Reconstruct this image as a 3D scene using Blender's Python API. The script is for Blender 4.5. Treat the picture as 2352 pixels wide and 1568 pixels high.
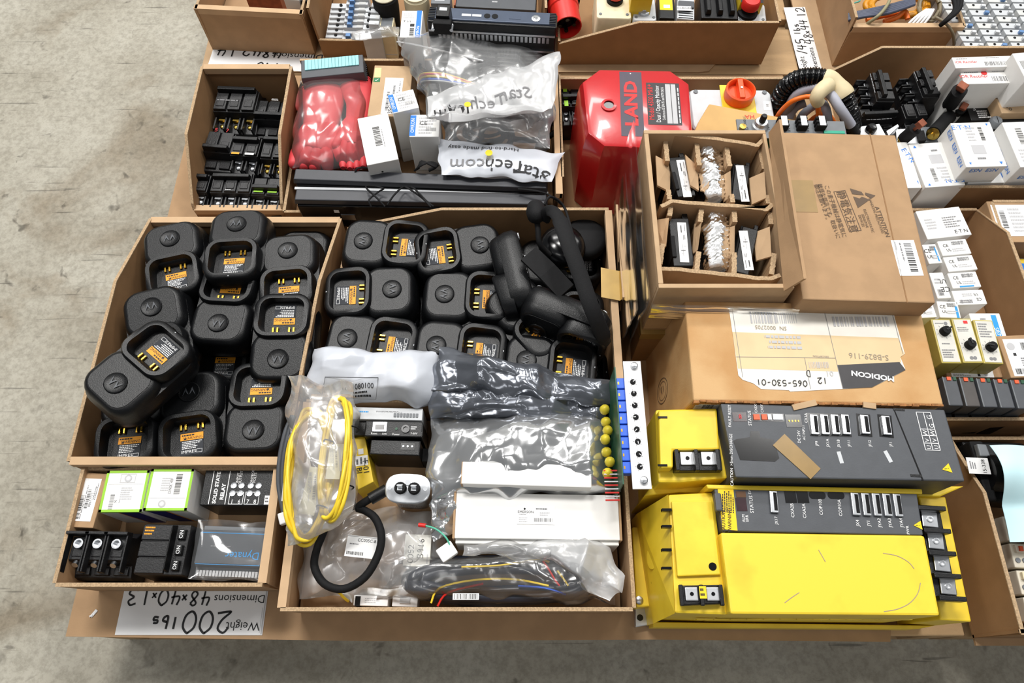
import bpy, math, random
from mathutils import Vector, Matrix, noise
for o in list(bpy.data.objects): bpy.data.objects.remove(o)
S = bpy.context.scene
COL = S.collection
# ---------------------------------------------------------------- camera
F, TH, H = 1650.0, math.radians(65.5), 1.1          # focal length in pixels of 2352x1568, pitch below horizon, height over the cardboard sheet
cd = bpy.data.cameras.new('camera'); cam = bpy.data.objects.new('camera', cd); COL.objects.link(cam)
cd.sensor_width = 36; cd.lens = F / 2352 * 36; cd.clip_start = .02
cam.location = (0, 0, H); cam.rotation_euler = (math.pi/2 - TH, 0, 0)
S.camera = cam
# ---------------------------------------------------------------- light: high-bay lamps of the hall, soft ambient
W = bpy.data.worlds.new('hall'); S.world = W; W.use_nodes = True
W.node_tree.nodes['Background'].inputs[0].default_value = (.93, .97, 1, 1)
W.node_tree.nodes['Background'].inputs[1].default_value = .17
def lamp(x, y, z, sx, sy, e, col=(1, .98, .95)):
    l = bpy.data.lights.new('high_bay_lamp', 'AREA'); l.shape = 'RECTANGLE'; l.size = sx; l.size_y = sy; l.energy = e; l.color = col
    o = bpy.data.objects.new('high_bay_lamp', l); COL.objects.link(o); o.location = (x, y, z)
    o.rotation_euler = (Vector((0, .5, 0)) - Vector((x, y, z))).to_track_quat('-Z', 'Y').to_euler()
for lx, ly, le in ((-3.6, 4.6, 40), (-1.2, 4.8, 62), (1.3, 4.8, 58), (3.8, 4.6, 34), (-3.4, 1.9, 38), (-.9, 2.3, 150), (1.8, 2.4, 78), (4.2, 1.9, 28), (-3.4, -1., 14), (-1., -1.2, 10), (1.6, -1.2, 14), (4., -1., 12)):
    lamp(lx, ly, 4.6, 1.5, .5, le)
S.view_settings.view_transform = 'Standard'; S.view_settings.look = 'None'; S.view_settings.gamma = 1
S.view_settings.use_curve_mapping = False
S.view_settings.exposure = .02
S.cycles.transparent_max_bounces = 24
# ---------------------------------------------------------------- pixel <-> place
DV, UV = Vector((0, math.cos(TH), -math.sin(TH))), Vector((0, math.sin(TH), math.cos(TH)))
def U(px, py, z=0.):
    v = DV*F + Vector((px-1176, 0, 0)) - UV*(py-784)
    return Vector((0, 0, H)) + v*((z-H)/v.z)
def pxm(px, py, z): return (U(px+1, py, z) - U(px, py, z)).length      # metres per pixel
# ---------------------------------------------------------------- materials
def lin(c): c /= 255; return c/12.92 if c <= .04045 else ((c+.055)/1.055)**2.4
def rgb(c): return (lin(c[0]), lin(c[1]), lin(c[2]), 1)
MATS = {}
def mat(name, col, rough=.5, metal=0, var=.06, vs=60, bump=0, bs=300, spec=.5, stretch=None, col2=None, coat=0, lo=.4, hi=.62):
    m = bpy.data.materials.new(name); m.use_nodes = True; nt = m.node_tree; b = nt.nodes['Principled BSDF']
    b.inputs['Roughness'].default_value = rough; b.inputs['Metallic'].default_value = metal
    b.inputs['Specular IOR Level'].default_value = spec; b.inputs['Coat Weight'].default_value = coat
    b.inputs['Coat Roughness'].default_value = .08
    tc = nt.nodes.new('ShaderNodeTexCoord'); mp = nt.nodes.new('ShaderNodeMapping'); nt.links.new(tc.outputs['Object'], mp.inputs[0])
    if stretch: mp.inputs['Scale'].default_value = stretch
    n = nt.nodes.new('ShaderNodeTexNoise'); n.inputs['Scale'].default_value = vs; n.inputs['Detail'].default_value = 4
    nt.links.new(mp.outputs[0], n.inputs['Vector'])
    r = nt.nodes.new('ShaderNodeValToRGB'); c = rgb(col)
    e = r.color_ramp.elements; e[0].position = lo; e[1].position = hi
    e[0].color = rgb(col2) if col2 else (c[0]*(1-var*2), c[1]*(1-var*2), c[2]*(1-var*2), 1)
    e[1].color = c
    nt.links.new(n.outputs['Fac'], r.inputs[0]); nt.links.new(r.outputs[0], b.inputs['Base Color'])
    if bump:
        n2 = nt.nodes.new('ShaderNodeTexNoise'); n2.inputs['Scale'].default_value = bs; n2.inputs['Detail'].default_value = 3
        nt.links.new(tc.outputs['Object'], n2.inputs['Vector'])
        bp = nt.nodes.new('ShaderNodeBump'); bp.inputs['Strength'].default_value = bump; bp.inputs['Distance'].default_value = .002
        nt.links.new(n2.outputs['Fac'], bp.inputs['Height']); nt.links.new(bp.outputs[0], b.inputs['Normal'])
    MATS[name] = m
    return m
card = mat('cardboard', (176, 143, 108), .75, 0, .05, 30, .08, 500, .25)
cardl = mat('cardboard_light', (192, 162, 127), .75, 0, .05, 30, .08, 500, .25)
cardd = mat('cardboard_brown', (150, 115, 80), .75, 0, .05, 26, .08, 500, .25)
cardy = mat('cardboard_aged', (204, 166, 118), .72, 0, .05, 11, .1, 400, .25, col2=(188, 144, 94))
flute = mat('corrugated_edge', (190, 162, 128), .85, 0, .14, 420, .3, 700, .2)
fold = mat('folded_cardboard', (200, 168, 132), .7, 0, .04, 30, .05, 500, .25)
wood = mat('pallet_wood', (196, 164, 124), .75, 0, .14, 26, .3, 200, .2, stretch=(.15, 1, 1))
paper = mat('white_paper', (236, 236, 236), .55, 0, .01, 40)
wcard = mat('white_carton', (234, 233, 230), .5, 0, .015, 30)
gcard = mat('grey_white_carton', (205, 206, 204), .55, 0, .02, 30)
blk = mat('black_plastic', (13, 14, 16), .36, 0, .05, 200, .18, 900, .36)
blkg = mat('gloss_black_plastic', (12, 12, 14), .18, 0, .05, 100, 0, 0, .5)
blkm = mat('matt_black', (17, 17, 19), .75, 0, .1, 200, .2, 900, .3)
bake = mat('breaker_bakelite', (25, 25, 27), .38, 0, .15, 90, .15, 500, .45)
dgrey = mat('dark_grey_plastic', (76, 79, 84), .5, 0, .04, 60, .05, 500)
mgrey = mat('mid_grey_plastic', (112, 116, 120), .5, 0, .04, 60)
graph = mat('graphite_plastic', (54, 56, 62), .45, 0, .04, 60, .05, 500)
lgrey = mat('light_grey_plastic', (200, 203, 206), .45, 0, .03, 60)
slate = mat('slate_blue_metal', (70, 80, 98), .35, .4, .04, 60)
yel = mat('yellow_plastic', (240, 208, 52), .42, 0, .03, 22, .03, 300, .5, col2=(230, 196, 44))
yeld = mat('scuffed_yellow', (240, 208, 56), .45, 0, .05, 12, .03, 300, .5, col2=(216, 186, 44), lo=.3, hi=.48)
redp = mat('red_enamel', (196, 16, 24), .3, 0, .05, 12, .04, 150, .6, coat=.5)
redg = mat('red_rubber', (208, 58, 64), .55, 0, .06, 30)
redk = mat('red_plastic', (214, 40, 32), .4, 0, .04, 40)
orange = mat('orange_plastic', (236, 88, 36), .4, 0, .03, 40)
orangec = mat('orange_cable', (240, 116, 30), .45, 0, .03, 40)
greyc = mat('grey_cable', (168, 170, 182), .5, 0, .03, 40)
blue = mat('blue_plastic', (36, 96, 214), .4, 0, .04, 60)
teal = mat('pale_teal_strip', (150, 216, 220), .5, 0, .03, 60)
bluep = mat('pale_blue_paper', (200, 234, 240), .6, 0, .02, 20)
green = mat('green_board', (28, 84, 56), .5, 0, .1, 100)
greenl = mat('lime_print', (150, 205, 45), .5, 0, .03, 60)
navy = mat('navy_print', (32, 36, 110), .5, 0, .03, 60)
gold = mat('gold_contact', (220, 176, 70), .25, 1, .04, 60)
brass = mat('brass', (190, 160, 80), .3, 1, .06, 60)
steel = mat('steel', (205, 208, 212), .28, 1, .05, 80)
alum = mat('brushed_aluminium', (215, 217, 220), .35, .9, .05, 80, stretch=(.05, 1, 1))
copper = mat('copper_oxide', (150, 86, 62), .5, .5, .12, 90)
cream = mat('cream_plastic', (232, 220, 184), .5, 0, .06, 40)
beige = mat('beige_plastic', (222, 214, 196), .5, 0, .06, 40)
goldp = mat('olive_gold_case', (190, 174, 88), .45, 0, .04, 50)
goldf = mat('faceplate_silver', (206, 204, 196), .4, .2, .03, 50)
tape = mat('masking_tape', (222, 206, 166), .6, 0, .06, 40)
tapeb = mat('tan_tape', (196, 158, 78), .45, 0, .06, 30)
tapeg = mat('parcel_tape', (150, 120, 66), .3, 0, .04, 60)
white = mat('white_plastic', (238, 238, 238), .4, 0, .01, 40)
ink_k = mat('black_ink', (24, 24, 26), .6, 0, 0, 40)
ink_g = mat('grey_ink', (128, 128, 130), .6, 0, 0, 40)
ink_l = mat('faint_ink', (186, 186, 188), .6, 0, 0, 40)
ink_w = mat('white_ink', (240, 240, 240), .6, 0, 0, 40)
ink_b = mat('blue_ink', (30, 120, 214), .6, 0, 0, 40)
ink_c = mat('cyan_ink', (40, 150, 216), .6, 0, 0, 40)
ink_r = mat('red_ink', (214, 44, 44), .6, 0, 0, 40)
ink_y = mat('yellow_ink', (246, 206, 20), .6, 0, 0, 40)
ink_o = mat('orange_ink', (240, 160, 34), .6, 0, 0, 40)
ink_h = mat('faded_ink', (158, 146, 126), .6, 0, 0, 40)
ink_d = mat('brown_stamp_ink', (92, 74, 58), .7, 0, 0, 40)
INK = dict(k=ink_k, g=ink_g, l=ink_l, w=ink_w, b=ink_b, c=ink_c, r=ink_r, y=ink_y, o=ink_o, d=ink_d, h=ink_h, n=greenl, v=navy, m=mgrey)
def concrete():
    m = bpy.data.materials.new('concrete'); m.use_nodes = True; nt = m.node_tree; b = nt.nodes['Principled BSDF']
    N, L = nt.nodes.new, nt.links.new
    tc = N('ShaderNodeTexCoord')
    def ns(sc, det, rough=.6, dist=0):
        n = N('ShaderNodeTexNoise'); n.inputs['Scale'].default_value = sc; n.inputs['Detail'].default_value = det
        n.inputs['Roughness'].default_value = rough; n.inputs['Distortion'].default_value = dist; L(tc.outputs['Object'], n.inputs['Vector']); return n
    def ramp(src, stops):
        r = N('ShaderNodeValToRGB'); e = r.color_ramp.elements
        e[0].position, e[0].color = stops[0][0], rgb(stops[0][1]); e[1].position, e[1].color = stops[-1][0], rgb(stops[-1][1])
        for p, c in stops[1:-1]: q = e.new(p); q.color = rgb(c)
        L(src.outputs['Fac'], r.inputs[0]); return r
    def mul(a, c, f):
        x = N('ShaderNodeMix'); x.data_type = 'RGBA'; x.blend_type = 'MULTIPLY'; x.inputs[0].default_value = f
        L(a, x.inputs[6]); L(c, x.inputs[7]); return x.outputs[2]
    base = ramp(ns(5, 6), [(.3, (152, 146, 131)), (.5, (168, 163, 149)), (.7, (180, 176, 163))])
    fine = ramp(ns(90, 4, .7), [(.35, (214, 213, 210)), (.6, (255, 255, 255))])
    spots = ramp(ns(26, 3, .5, .6), [(.25, (100, 95, 88)), (.34, (255, 255, 255))])
    stain = ramp(ns(2.2, 5, .6, 1.2), [(.34, (176, 152, 118)), (.46, (255, 255, 255))])
    wv = N('ShaderNodeTexVoronoi'); wv.feature = 'DISTANCE_TO_EDGE'; wv.inputs['Scale'].default_value = 3.3
    n4 = ns(3, 4); ad = N('ShaderNodeMixRGB'); ad.inputs[0].default_value = .35; L(tc.outputs['Object'], ad.inputs[1]); L(n4.outputs['Color'], ad.inputs[2]); L(ad.outputs[0], wv.inputs['Vector'])
    cr = N('ShaderNodeValToRGB'); cr.color_ramp.elements[0].position = .0; cr.color_ramp.elements[0].color = rgb((120, 114, 104)); cr.color_ramp.elements[1].position = .006; cr.color_ramp.elements[1].color = (1, 1, 1, 1)
    L(wv.outputs['Distance'], cr.inputs[0])
    def scratch(ang, sx, sy, lo, hi):
        mp = N('ShaderNodeMapping'); mp.inputs['Rotation'].default_value[2] = ang; mp.inputs['Scale'].default_value = (sx, sy, 1); L(tc.outputs['Object'], mp.inputs[0])
        n = N('ShaderNodeTexNoise'); n.inputs['Scale'].default_value = 1; n.inputs['Detail'].default_value = 2; n.inputs['Distortion'].default_value = .4; L(mp.outputs[0], n.inputs['Vector'])
        return ramp(n, [(lo, (84, 80, 76)), (hi, (255, 255, 255))]).outputs[0]
    s1 = scratch(.6, 6, 130, .27, .31); s2 = scratch(-.5, 5, 110, .26, .3); s3 = scratch(1.3, 8, 90, .25, .29)
    c = mul(mul(mul(mul(mul(mul(mul(base.outputs[0], fine.outputs[0], .8), spots.outputs[0], .65), stain.outputs[0], .5), cr.outputs[0], .12), s1, .5), s2, .45), s3, .45)
    L(c, b.inputs['Base Color']); b.inputs['Roughness'].default_value = .6; b.inputs['Specular IOR Level'].default_value = .35
    bp = N('ShaderNodeBump'); bp.inputs['Strength'].default_value = .15; bp.inputs['Distance'].default_value = .004; L(fine.outputs[0], bp.inputs['Height']); L(bp.outputs[0], b.inputs['Normal'])
    return m
conc = concrete()
def plastic(name, white=.12, gloss=.16, rough=.12, tint=(1, 1, 1)):
    m = bpy.data.materials.new(name); m.use_nodes = True; nt = m.node_tree; nt.nodes.remove(nt.nodes['Principled BSDF'])
    N, L = nt.nodes.new, nt.links.new
    t = N('ShaderNodeBsdfTransparent'); t.inputs[0].default_value = (*tint, 1)
    d = N('ShaderNodeBsdfDiffuse'); d.inputs[0].default_value = (.86, .87, .88, 1)
    g = N('ShaderNodeBsdfGlossy'); g.inputs['Roughness'].default_value = rough; g.inputs[0].default_value = (1, 1, 1, 1)
    a = N('ShaderNodeMixShader'); a.inputs[0].default_value = white; L(t.outputs[0], a.inputs[1]); L(d.outputs[0], a.inputs[2])
    fr = N('ShaderNodeFresnel'); fr.inputs[0].default_value = 1.45
    mu = N('ShaderNodeMath'); mu.operation = 'ADD'; mu.inputs[1].default_value = gloss - .035; L(fr.outputs[0], mu.inputs[0])
    x = N('ShaderNodeMixShader'); L(mu.outputs[0], x.inputs[0]); L(a.outputs[0], x.inputs[1]); L(g.outputs[0], x.inputs[2])
    L(x.outputs[0], nt.nodes['Material Output'].inputs[0]); return m
clear = plastic('clear_film', .05, .09, .16)
thin = plastic('thin_clear_film', .02, .05, .1)
milky = plastic('milky_film', .2, .1, .2)
frost = plastic('frosted_film', .42, .1, .25)
bubble = plastic('bubble_film', .5, .2, .14)
esd = mat('static_shield_film', (222, 223, 224), .15, .85, .06, 18, 0, 0, .5)
esdd = mat('dark_static_film', (120, 124, 132), .17, .65, .12, 18, 0, 0, .5)
wfilm = mat('white_poly_bag', (200, 204, 212), .32, 0, .02, 20, .05, 80, .5)
# ---------------------------------------------------------------- mesh helpers
def T(x, y, z, r=0): return Matrix.Translation((x, y, z)) @ Matrix.Rotation(math.radians(r), 4, 'Z')
def PL(o, ux, uy):
    ux = Vector(ux).normalized(); uy = Vector(uy); n = ux.cross(uy).normalized(); uy = n.cross(ux)
    return Matrix(((ux.x, uy.x, n.x, o[0]), (ux.y, uy.y, n.y, o[1]), (ux.z, uy.z, n.z, o[2]), (0, 0, 0, 1)))
def smooth(pts, k=4, closed=False):
    P = [Vector(p) for p in pts]; n = len(P); out = []
    for i in range(n if closed else n-1):
        a = P[(i-1) % n] if closed or i else P[i]; b = P[i]; c = P[(i+1) % n]; d = P[(i+2) % n] if closed or i < n-2 else c
        for j in range(k):
            t = j/k
            out.append(.5*((2*b) + (c-a)*t + (2*a-5*b+4*c-d)*t*t + (3*b-a-3*c+d)*t**3))
    if not closed: out.append(P[-1])
    return out
_tc = {}
def text_geo(txt):
    if txt not in _tc:
        cu = bpy.data.curves.new('t', 'FONT'); cu.body = txt.lstrip('*'); cu.offset = .035 if txt[0] == '*' else 0; cu.size = 1; cu.resolution_u = 2; cu.align_x = 'CENTER'; cu.align_y = 'CENTER'
        ob = bpy.data.objects.new('t', cu); COL.objects.link(ob)
        me = bpy.data.meshes.new_from_object(ob)
        _tc[txt] = ([tuple(v.co) for v in me.vertices], [tuple(p.vertices) for p in me.polygons])
        bpy.data.objects.remove(ob); bpy.data.meshes.remove(me); bpy.data.curves.remove(cu)
    return _tc[txt]
STROKE = {'0': [[(.5, 1), (.15, .75), (.1, .3), (.4, 0), (.8, .2), (.9, .7), (.6, 1), (.45, .98)]], '1': [[(.5, 1), (.5, 0)]], '2': [[(.1, .75), (.4, 1), (.8, .8), (.6, .4), (.1, .05), (.2, 0), (.95, .08)]],
 '3': [[(.15, .9), (.6, 1), (.8, .75), (.4, .5), (.85, .3), (.6, 0), (.1, .1)]], '4': [[(.3, 1), (.15, .45), (.9, .5)], [(.75, .95), (.6, 0)]], '5': [[(.85, 1), (.25, .95), (.2, .55), (.7, .55), (.85, .25), (.5, 0), (.1, .1)]],
 '6': [[(.75, 1), (.3, .6), (.2, .2), (.5, 0), (.8, .25), (.5, .48), (.22, .3)]], '7': [[(.1, .95), (.85, .95), (.4, 0)]], '8': [[(.8, .85), (.5, 1), (.25, .8), (.75, .3), (.5, 0), (.2, .25), (.8, .85)]], '9': [[(.8, .8), (.45, 1), (.2, .7), (.5, .5), (.8, .75), (.7, 0)]],
 'x': [[(.2, .55), (.8, 0)], [(.8, .55), (.2, 0)]], 'l': [[(.5, 1), (.45, 0)]], 'b': [[(.25, 1), (.2, 0), (.6, 0), (.75, .3), (.25, .42)]], 's': [[(.75, .5), (.3, .5), (.3, .28), (.75, .25), (.65, 0), (.2, .05)]], '-': [[(.2, .45), (.8, .5)]], '/': [[(.8, 1.05), (.2, -.1)]],
 'L': [[(.2, 1), (.2, 0), (.8, .05)]], 'D': [[(.25, 1), (.25, 0), (.8, .2), (.8, .8), (.25, 1)]], ' ': []}
class MB:
    def __init__(s): s.v = []; s.f = []
    def add(s, vs, fs, M=None):
        o = len(s.v)
        s.v += [tuple(M @ Vector(p)) for p in vs] if M is not None else [tuple(p) for p in vs]
        s.f += [tuple(i+o for i in f) for f in fs]; return s
    def box(s, x0, x1, y0, y1, z0, z1, M=None, t=0, ty=None):
        ty = t if ty is None else ty
        return s.add([(x0, y0, z0), (x1, y0, z0), (x1, y1, z0), (x0, y1, z0), (x0+t, y0+ty, z1), (x1-t, y0+ty, z1), (x1-t, y1-ty, z1), (x0+t, y1-ty, z1)],
                     [(3, 2, 1, 0), (4, 5, 6, 7), (0, 1, 5, 4), (1, 2, 6, 5), (2, 3, 7, 6), (3, 0, 4, 7)], M)
    def cbox(s, x, y, z, w, d, h, r=0, t=0): return s.box(-w/2, w/2, -d/2, d/2, 0, h, T(x, y, z, r), t)
    def prism(s, poly, z0, z1, M=None, k=1.):
        n = len(poly)
        if sum(poly[i][0]*poly[(i+1) % n][1]-poly[(i+1) % n][0]*poly[i][1] for i in range(n)) < 0: poly = poly[::-1]
        cx = sum(p[0] for p in poly)/n; cy = sum(p[1] for p in poly)/n
        return s.add([(p[0], p[1], z0) for p in poly] + [(cx+(p[0]-cx)*k, cy+(p[1]-cy)*k, z1) for p in poly],
                     [tuple(range(n-1, -1, -1)), tuple(range(n, 2*n))] + [(i, (i+1) % n, n+(i+1) % n, n+i) for i in range(n)], M)
    def loft(s, rings, c0=True, c1=True, M=None):
        n = len(rings[0]); vs = [p for r in rings for p in r]; fs = []
        for k in range(len(rings)-1):
            for i in range(n): j = (i+1) % n; fs.append((k*n+i, k*n+j, (k+1)*n+j, (k+1)*n+i))
        if c0: fs.append(tuple(range(n-1, -1, -1)))
        if c1: fs.append(tuple(range((len(rings)-1)*n, len(rings)*n)))
        return s.add(vs, fs, M)
    def lathe(s, prof, n=20, M=None, c0=True, c1=True):
        return s.loft([[(r*math.cos(6.28319*i/n), r*math.sin(6.28319*i/n), z) for i in range(n)] for r, z in prof], c0, c1, M)
    def cyl(s, p0, p1, r, r1=None, n=14):
        p0, p1 = Vector(p0), Vector(p1); M = Matrix.Translation(p0) @ (p1-p0).to_track_quat('Z', 'Y').to_matrix().to_4x4()
        return s.lathe([(r, 0), (r if r1 is None else r1, (p1-p0).length)], n, M)
    def tube(s, pts, r, n=8, closed=False, k=4):
        P = smooth(pts, k, closed) if k > 1 else [Vector(p) for p in pts]; m = len(P); rings = []; nrm = None
        for i in range(m):
            t = (P[(i+1) % m]-P[i-1]) if closed or 0 < i < m-1 else (P[1]-P[0] if i == 0 else P[-1]-P[-2])
            t.normalize()
            nrm = (t.orthogonal() if nrm is None else nrm - t*nrm.dot(t)).normalized(); b = t.cross(nrm)
            rr = r(i/(m-1)) if callable(r) else r
            rings.append([P[i] + (nrm*math.cos(6.28319*j/n) + b*math.sin(6.28319*j/n))*rr for j in range(n)])
        if closed: rings.append(rings[0])
        return s.loft(rings, not closed, not closed)
    def ribbon(s, pts, w, M=None, z=0):
        P = [Vector((p[0], p[1], 0)) for p in pts]; vs = []
        for i, p in enumerate(P):
            t = (P[min(i+1, len(P)-1)]-P[max(i-1, 0)]); t = t.normalized() if t.length > 0 else Vector((1, 0, 0)); q = Vector((-t.y, t.x, 0))*w/2
            vs += [(p.x+q.x, p.y+q.y, z), (p.x-q.x, p.y-q.y, z)]
        return s.add(vs, [(2*i, 2*i+1, 2*i+3, 2*i+2) for i in range(len(P)-1)], M)
    def rect(s, x0, x1, y0, y1, z=0, M=None): return s.add([(x0, y0, z), (x1, y0, z), (x1, y1, z), (x0, y1, z)], [(0, 1, 2, 3)], M)
    def text(s, txt, M, size, sx=1.): vs, fs = text_geo(txt); return s.add([(v[0]*size*sx, v[1]*size, 0) for v in vs], fs, M)
    def hand(s, txt, M, size, w, adv=.85):
        x = -len(txt)*adv*size/2
        for ch in txt:
            for st in STROKE.get(ch, []):
                st = [(x+p[0]*size*.75, (p[1]-.5)*size, 0) for p in st]
                s.ribbon(smooth(st, 5), w, M)
            x += adv*size
        return s
    def grid(s, nx, ny, fn, M=None, flip=False):
        vs = [fn(i/(nx-1), j/(ny-1)) for j in range(ny) for i in range(nx)]
        fs = [(j*nx+i, j*nx+i+1, (j+1)*nx+i+1, (j+1)*nx+i) for j in range(ny-1) for i in range(nx-1)]
        return s.add(vs, [f[::-1] for f in fs] if flip else fs, M)
    def build(s, name, m, parent=None, sm=35, bev=0, seg=2, loc=None):
        me = bpy.data.meshes.new(name); me.from_pydata(s.v, [], s.f); me.validate()
        me.materials.append(m)
        if sm: me.shade_smooth(); me.set_sharp_from_angle(angle=math.radians(sm))
        o = bpy.data.objects.new(name, me); COL.objects.link(o)
        if parent: o.parent = parent
        if loc: o.location = loc
        if bev:
            b = o.modifiers.new('bevel', 'BEVEL'); b.width = bev; b.segments = seg; b.limit_method = 'ANGLE'; b.angle_limit = math.radians(40)
        return o
def rr(w, l, r, z, n=5, cx=0, cy=0):
    out = []
    for qx, qy, a0 in ((1, 1, 0), (-1, 1, 90), (-1, -1, 180), (1, -1, 270)):
        for k in range(n+1):
            a = math.radians(a0+90*k/n); out.append((cx+qx*(w/2-r)+r*math.cos(a), cy+qy*(l/2-r)+r*math.sin(a), z))
    return out
def tag(o, label, cat, group=None, kind=None):
    if label: o['label'] = label
    if cat: o['category'] = cat
    if group: o['group'] = group
    if kind: o['kind'] = kind
    return o
RM = {}
def thing(name, label, cat, loc, rz=0, group=None, rot=None):
    o = bpy.data.objects.new(name, None); COL.objects.link(o); o.empty_display_size = .02
    o.location = loc; o.rotation_euler = rot if rot else (0, 0, rz)
    RM[o.name] = (Matrix.Translation(loc) @ (Matrix.Rotation(rz, 4, 'Z') if not rot else o.rotation_euler.to_matrix().to_4x4())).inverted()
    return tag(o, label, cat, group)
def fit(q, z):
    a = [U(p[0], p[1], z) for p in q]; TL, TR, BR, BL = a
    c = sum(a, Vector())/4; ux = (TR-TL)+(BR-BL); w = ((TR-TL).length+(BR-BL).length)/2; d = ((TL-BL).length+(TR-BR).length)/2
    return c, w, d, math.atan2(ux.y, ux.x)
def tbox(name, label, cat, q, z1, z0, group=None):
    c, w, d, rz = fit(q, z1)
    return thing(name, label, cat, (c.x, c.y, z0), rz, group), w, d, z1-z0
def LP(root, px, py, z): return RM[root.name] @ U(px, py, z)
def pp(mb, root, pts, z0, z1, k=1.):
    iz = RM[root.name]; q = [LP(root, p[0], p[1], z1) for p in pts]; dz = iz.translation.z
    return mb.prism([(p.x, p.y) for p in q], z0+dz, z1+dz, None, k)
def pbox(mb, root, px, py, w, h, z0, z1, r=0):       # box centred on a pixel, size in pixels
    s = pxm(px, py, z1); p = LP(root, px, py, z1); dz = RM[root.name].translation.z
    return mb.box(-w*s/2, w*s/2, -h*s/2, h*s/2, z0+dz, z1+dz, T(p.x, p.y, 0, r))
def drape_on(mb, film_obj, lift=.0012):      # lay printed geometry on the wrinkled film below it
    from mathutils.bvhtree import BVHTree
    me = film_obj.data; bv = BVHTree.FromPolygons([v.co for v in me.vertices], [p.vertices for p in me.polygons]); out = []
    for x, y, z in mb.v:
        h_ = bv.ray_cast(Vector((x, y, 1)), Vector((0, 0, -1))); out.append((x, y, h_[0].z+lift if h_[0] else z))
    mb.v = out; return mb
def ptext(root, items, z, ink='w', name='lettering', on=None):
    mb = MB()
    for it in items:
        txt, px, py, sz, r = it[:5]; p = LP(root, px, py, z)
        mb.text(txt, T(p.x, p.y, p.z+.0004, r), sz*pxm(px, py, z)*1.15, it[5] if len(it) > 5 else 1.)
    if on: drape_on(mb, on)
    o = mb.build(name, INK[ink], root, 0); o['kind'] = 'stuff'; return o
def printing(par, M, w, h, items):
    by = {}
    rnd = random.Random(len(items)*7+int(w*9999))
    M0 = M
    for idx, it in enumerate(items):
        k = it[0]; M = M0 @ T(0, 0, .00003*idx)
        X = lambda u: (u-.5)*w
        Y = lambda v: (.5-v)*h
        if k == 'T': by.setdefault(it[5] if len(it) > 5 else 'k', MB()).text(it[1], M @ T(X(it[2]), Y(it[3]), .0003, it[7] if len(it) > 7 else 0), it[4]*h*1.7, it[6] if len(it) > 6 else 1.)
        elif k == 'B':
            mb = by.setdefault(it[5] if len(it) > 5 else 'k', MB()); vert = len(it) > 6; x = 0.; L = 1.
            while x < L:
                bw = rnd.choice((.012, .02, .035)); a, b = x, min(1, x+bw)
                if vert: mb.rect(X(it[1]), X(it[3]), Y(it[2]+(it[4]-it[2])*b), Y(it[2]+(it[4]-it[2])*a), .00025, M)
                else: mb.rect(X(it[1]+(it[3]-it[1])*a), X(it[1]+(it[3]-it[1])*b), Y(it[4]), Y(it[2]), .00025, M)
                x = b+rnd.choice((.015, .03, .04))
        elif k == 'L':
            mb = by.setdefault(it[6] if len(it) > 6 else 'g', MB()); n = it[5]; hh = (it[4]-it[2])/n
            for i in range(n):
                x = it[1]; e = it[1]+(it[3]-it[1])*rnd.uniform(.6, 1)
                while x < e:
                    ww = rnd.uniform(.05, .14)*(it[3]-it[1])
                    mb.rect(X(x), X(min(e, x+ww)), Y(it[2]+hh*(i+.7)), Y(it[2]+hh*(i+.2)), .00025, M); x += ww+.025*(it[3]-it[1])
        elif k == 'R': by.setdefault(it[5], MB()).rect(X(it[1]), X(it[3]), Y(it[4]), Y(it[2]), .0002, M)
        elif k == 'F':
            mb = by.setdefault(it[6] if len(it) > 6 else 'k', MB()); t = it[5]*h; a, b, c, d = X(it[1]), X(it[3]), Y(it[4]), Y(it[2])
            for q in ((a, b, c, c+t), (a, b, d-t, d), (a, a+t, c+t, d-t), (b-t, b, c+t, d-t)): mb.rect(*q, .0003, M)
        elif k == 'S': by.setdefault(it[6] if len(it) > 6 else 'k', MB()).hand(it[1], M @ T(X(it[2]), Y(it[3]), .0004, it[7] if len(it) > 7 else 0), it[4]*h, it[5]*h)
        elif k == 'C': by.setdefault(it[4], MB()).add([(X(it[1])+it[3]*h*math.cos(a*.3142), Y(it[2])+it[3]*h*math.sin(a*.3142), .0003) for a in range(20)], [tuple(range(20))], M)
        elif k == 'P': by.setdefault(it[2], MB()).add([(X(a), Y(b), .0003) for a, b in it[1]], [tuple(range(len(it[1])))], M)
    for c, mb in by.items(): mb.build('printing', INK[c], par, 0)['kind'] = 'stuff'
def rotM(M, w, h, rot):
    M = M @ Matrix.Rotation(math.radians(rot), 4, 'Z')
    return (M, w, h) if rot % 180 == 0 else (M, h, w)
def labM(root, M, w, h, items, rot=0, m=None, name='label', lab=None, t=.0004):
    o = root
    if m: 
        o = MB().box(-w/2, w/2, -h/2, h/2, 0, t, M).build(name, m, root, 0)
        if lab: o['label'] = lab
        M = M @ T(0, 0, t)
    M, w, h = rotM(M, w, h, rot); printing(o, M, w, h, items); return o
def lab(root, q, z, items=(), rot=0, m=paper, name='label', lab=None):          # label at pixel corners TL TR BR BL lying at height z
    c, w, d, rz = fit(q, z); M = RM[root.name] @ Matrix.Translation(c) @ Matrix.Rotation(rz, 4, 'Z')
    return labM(root, M, w, d, items, rot, m, name, lab)
def copy_tree(o, loc=None, rot=None, label=None):
    c = o.copy(); COL.objects.link(c)
    if loc is not None: c.location = loc
    if rot is not None: c.rotation_euler = rot
    if label: c['label'] = label
    for ch in o.children:
        d = ch.copy(); COL.objects.link(d); d.parent = c
        for g in ch.children: e = g.copy(); COL.objects.link(e); e.parent = d
    return c
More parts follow.
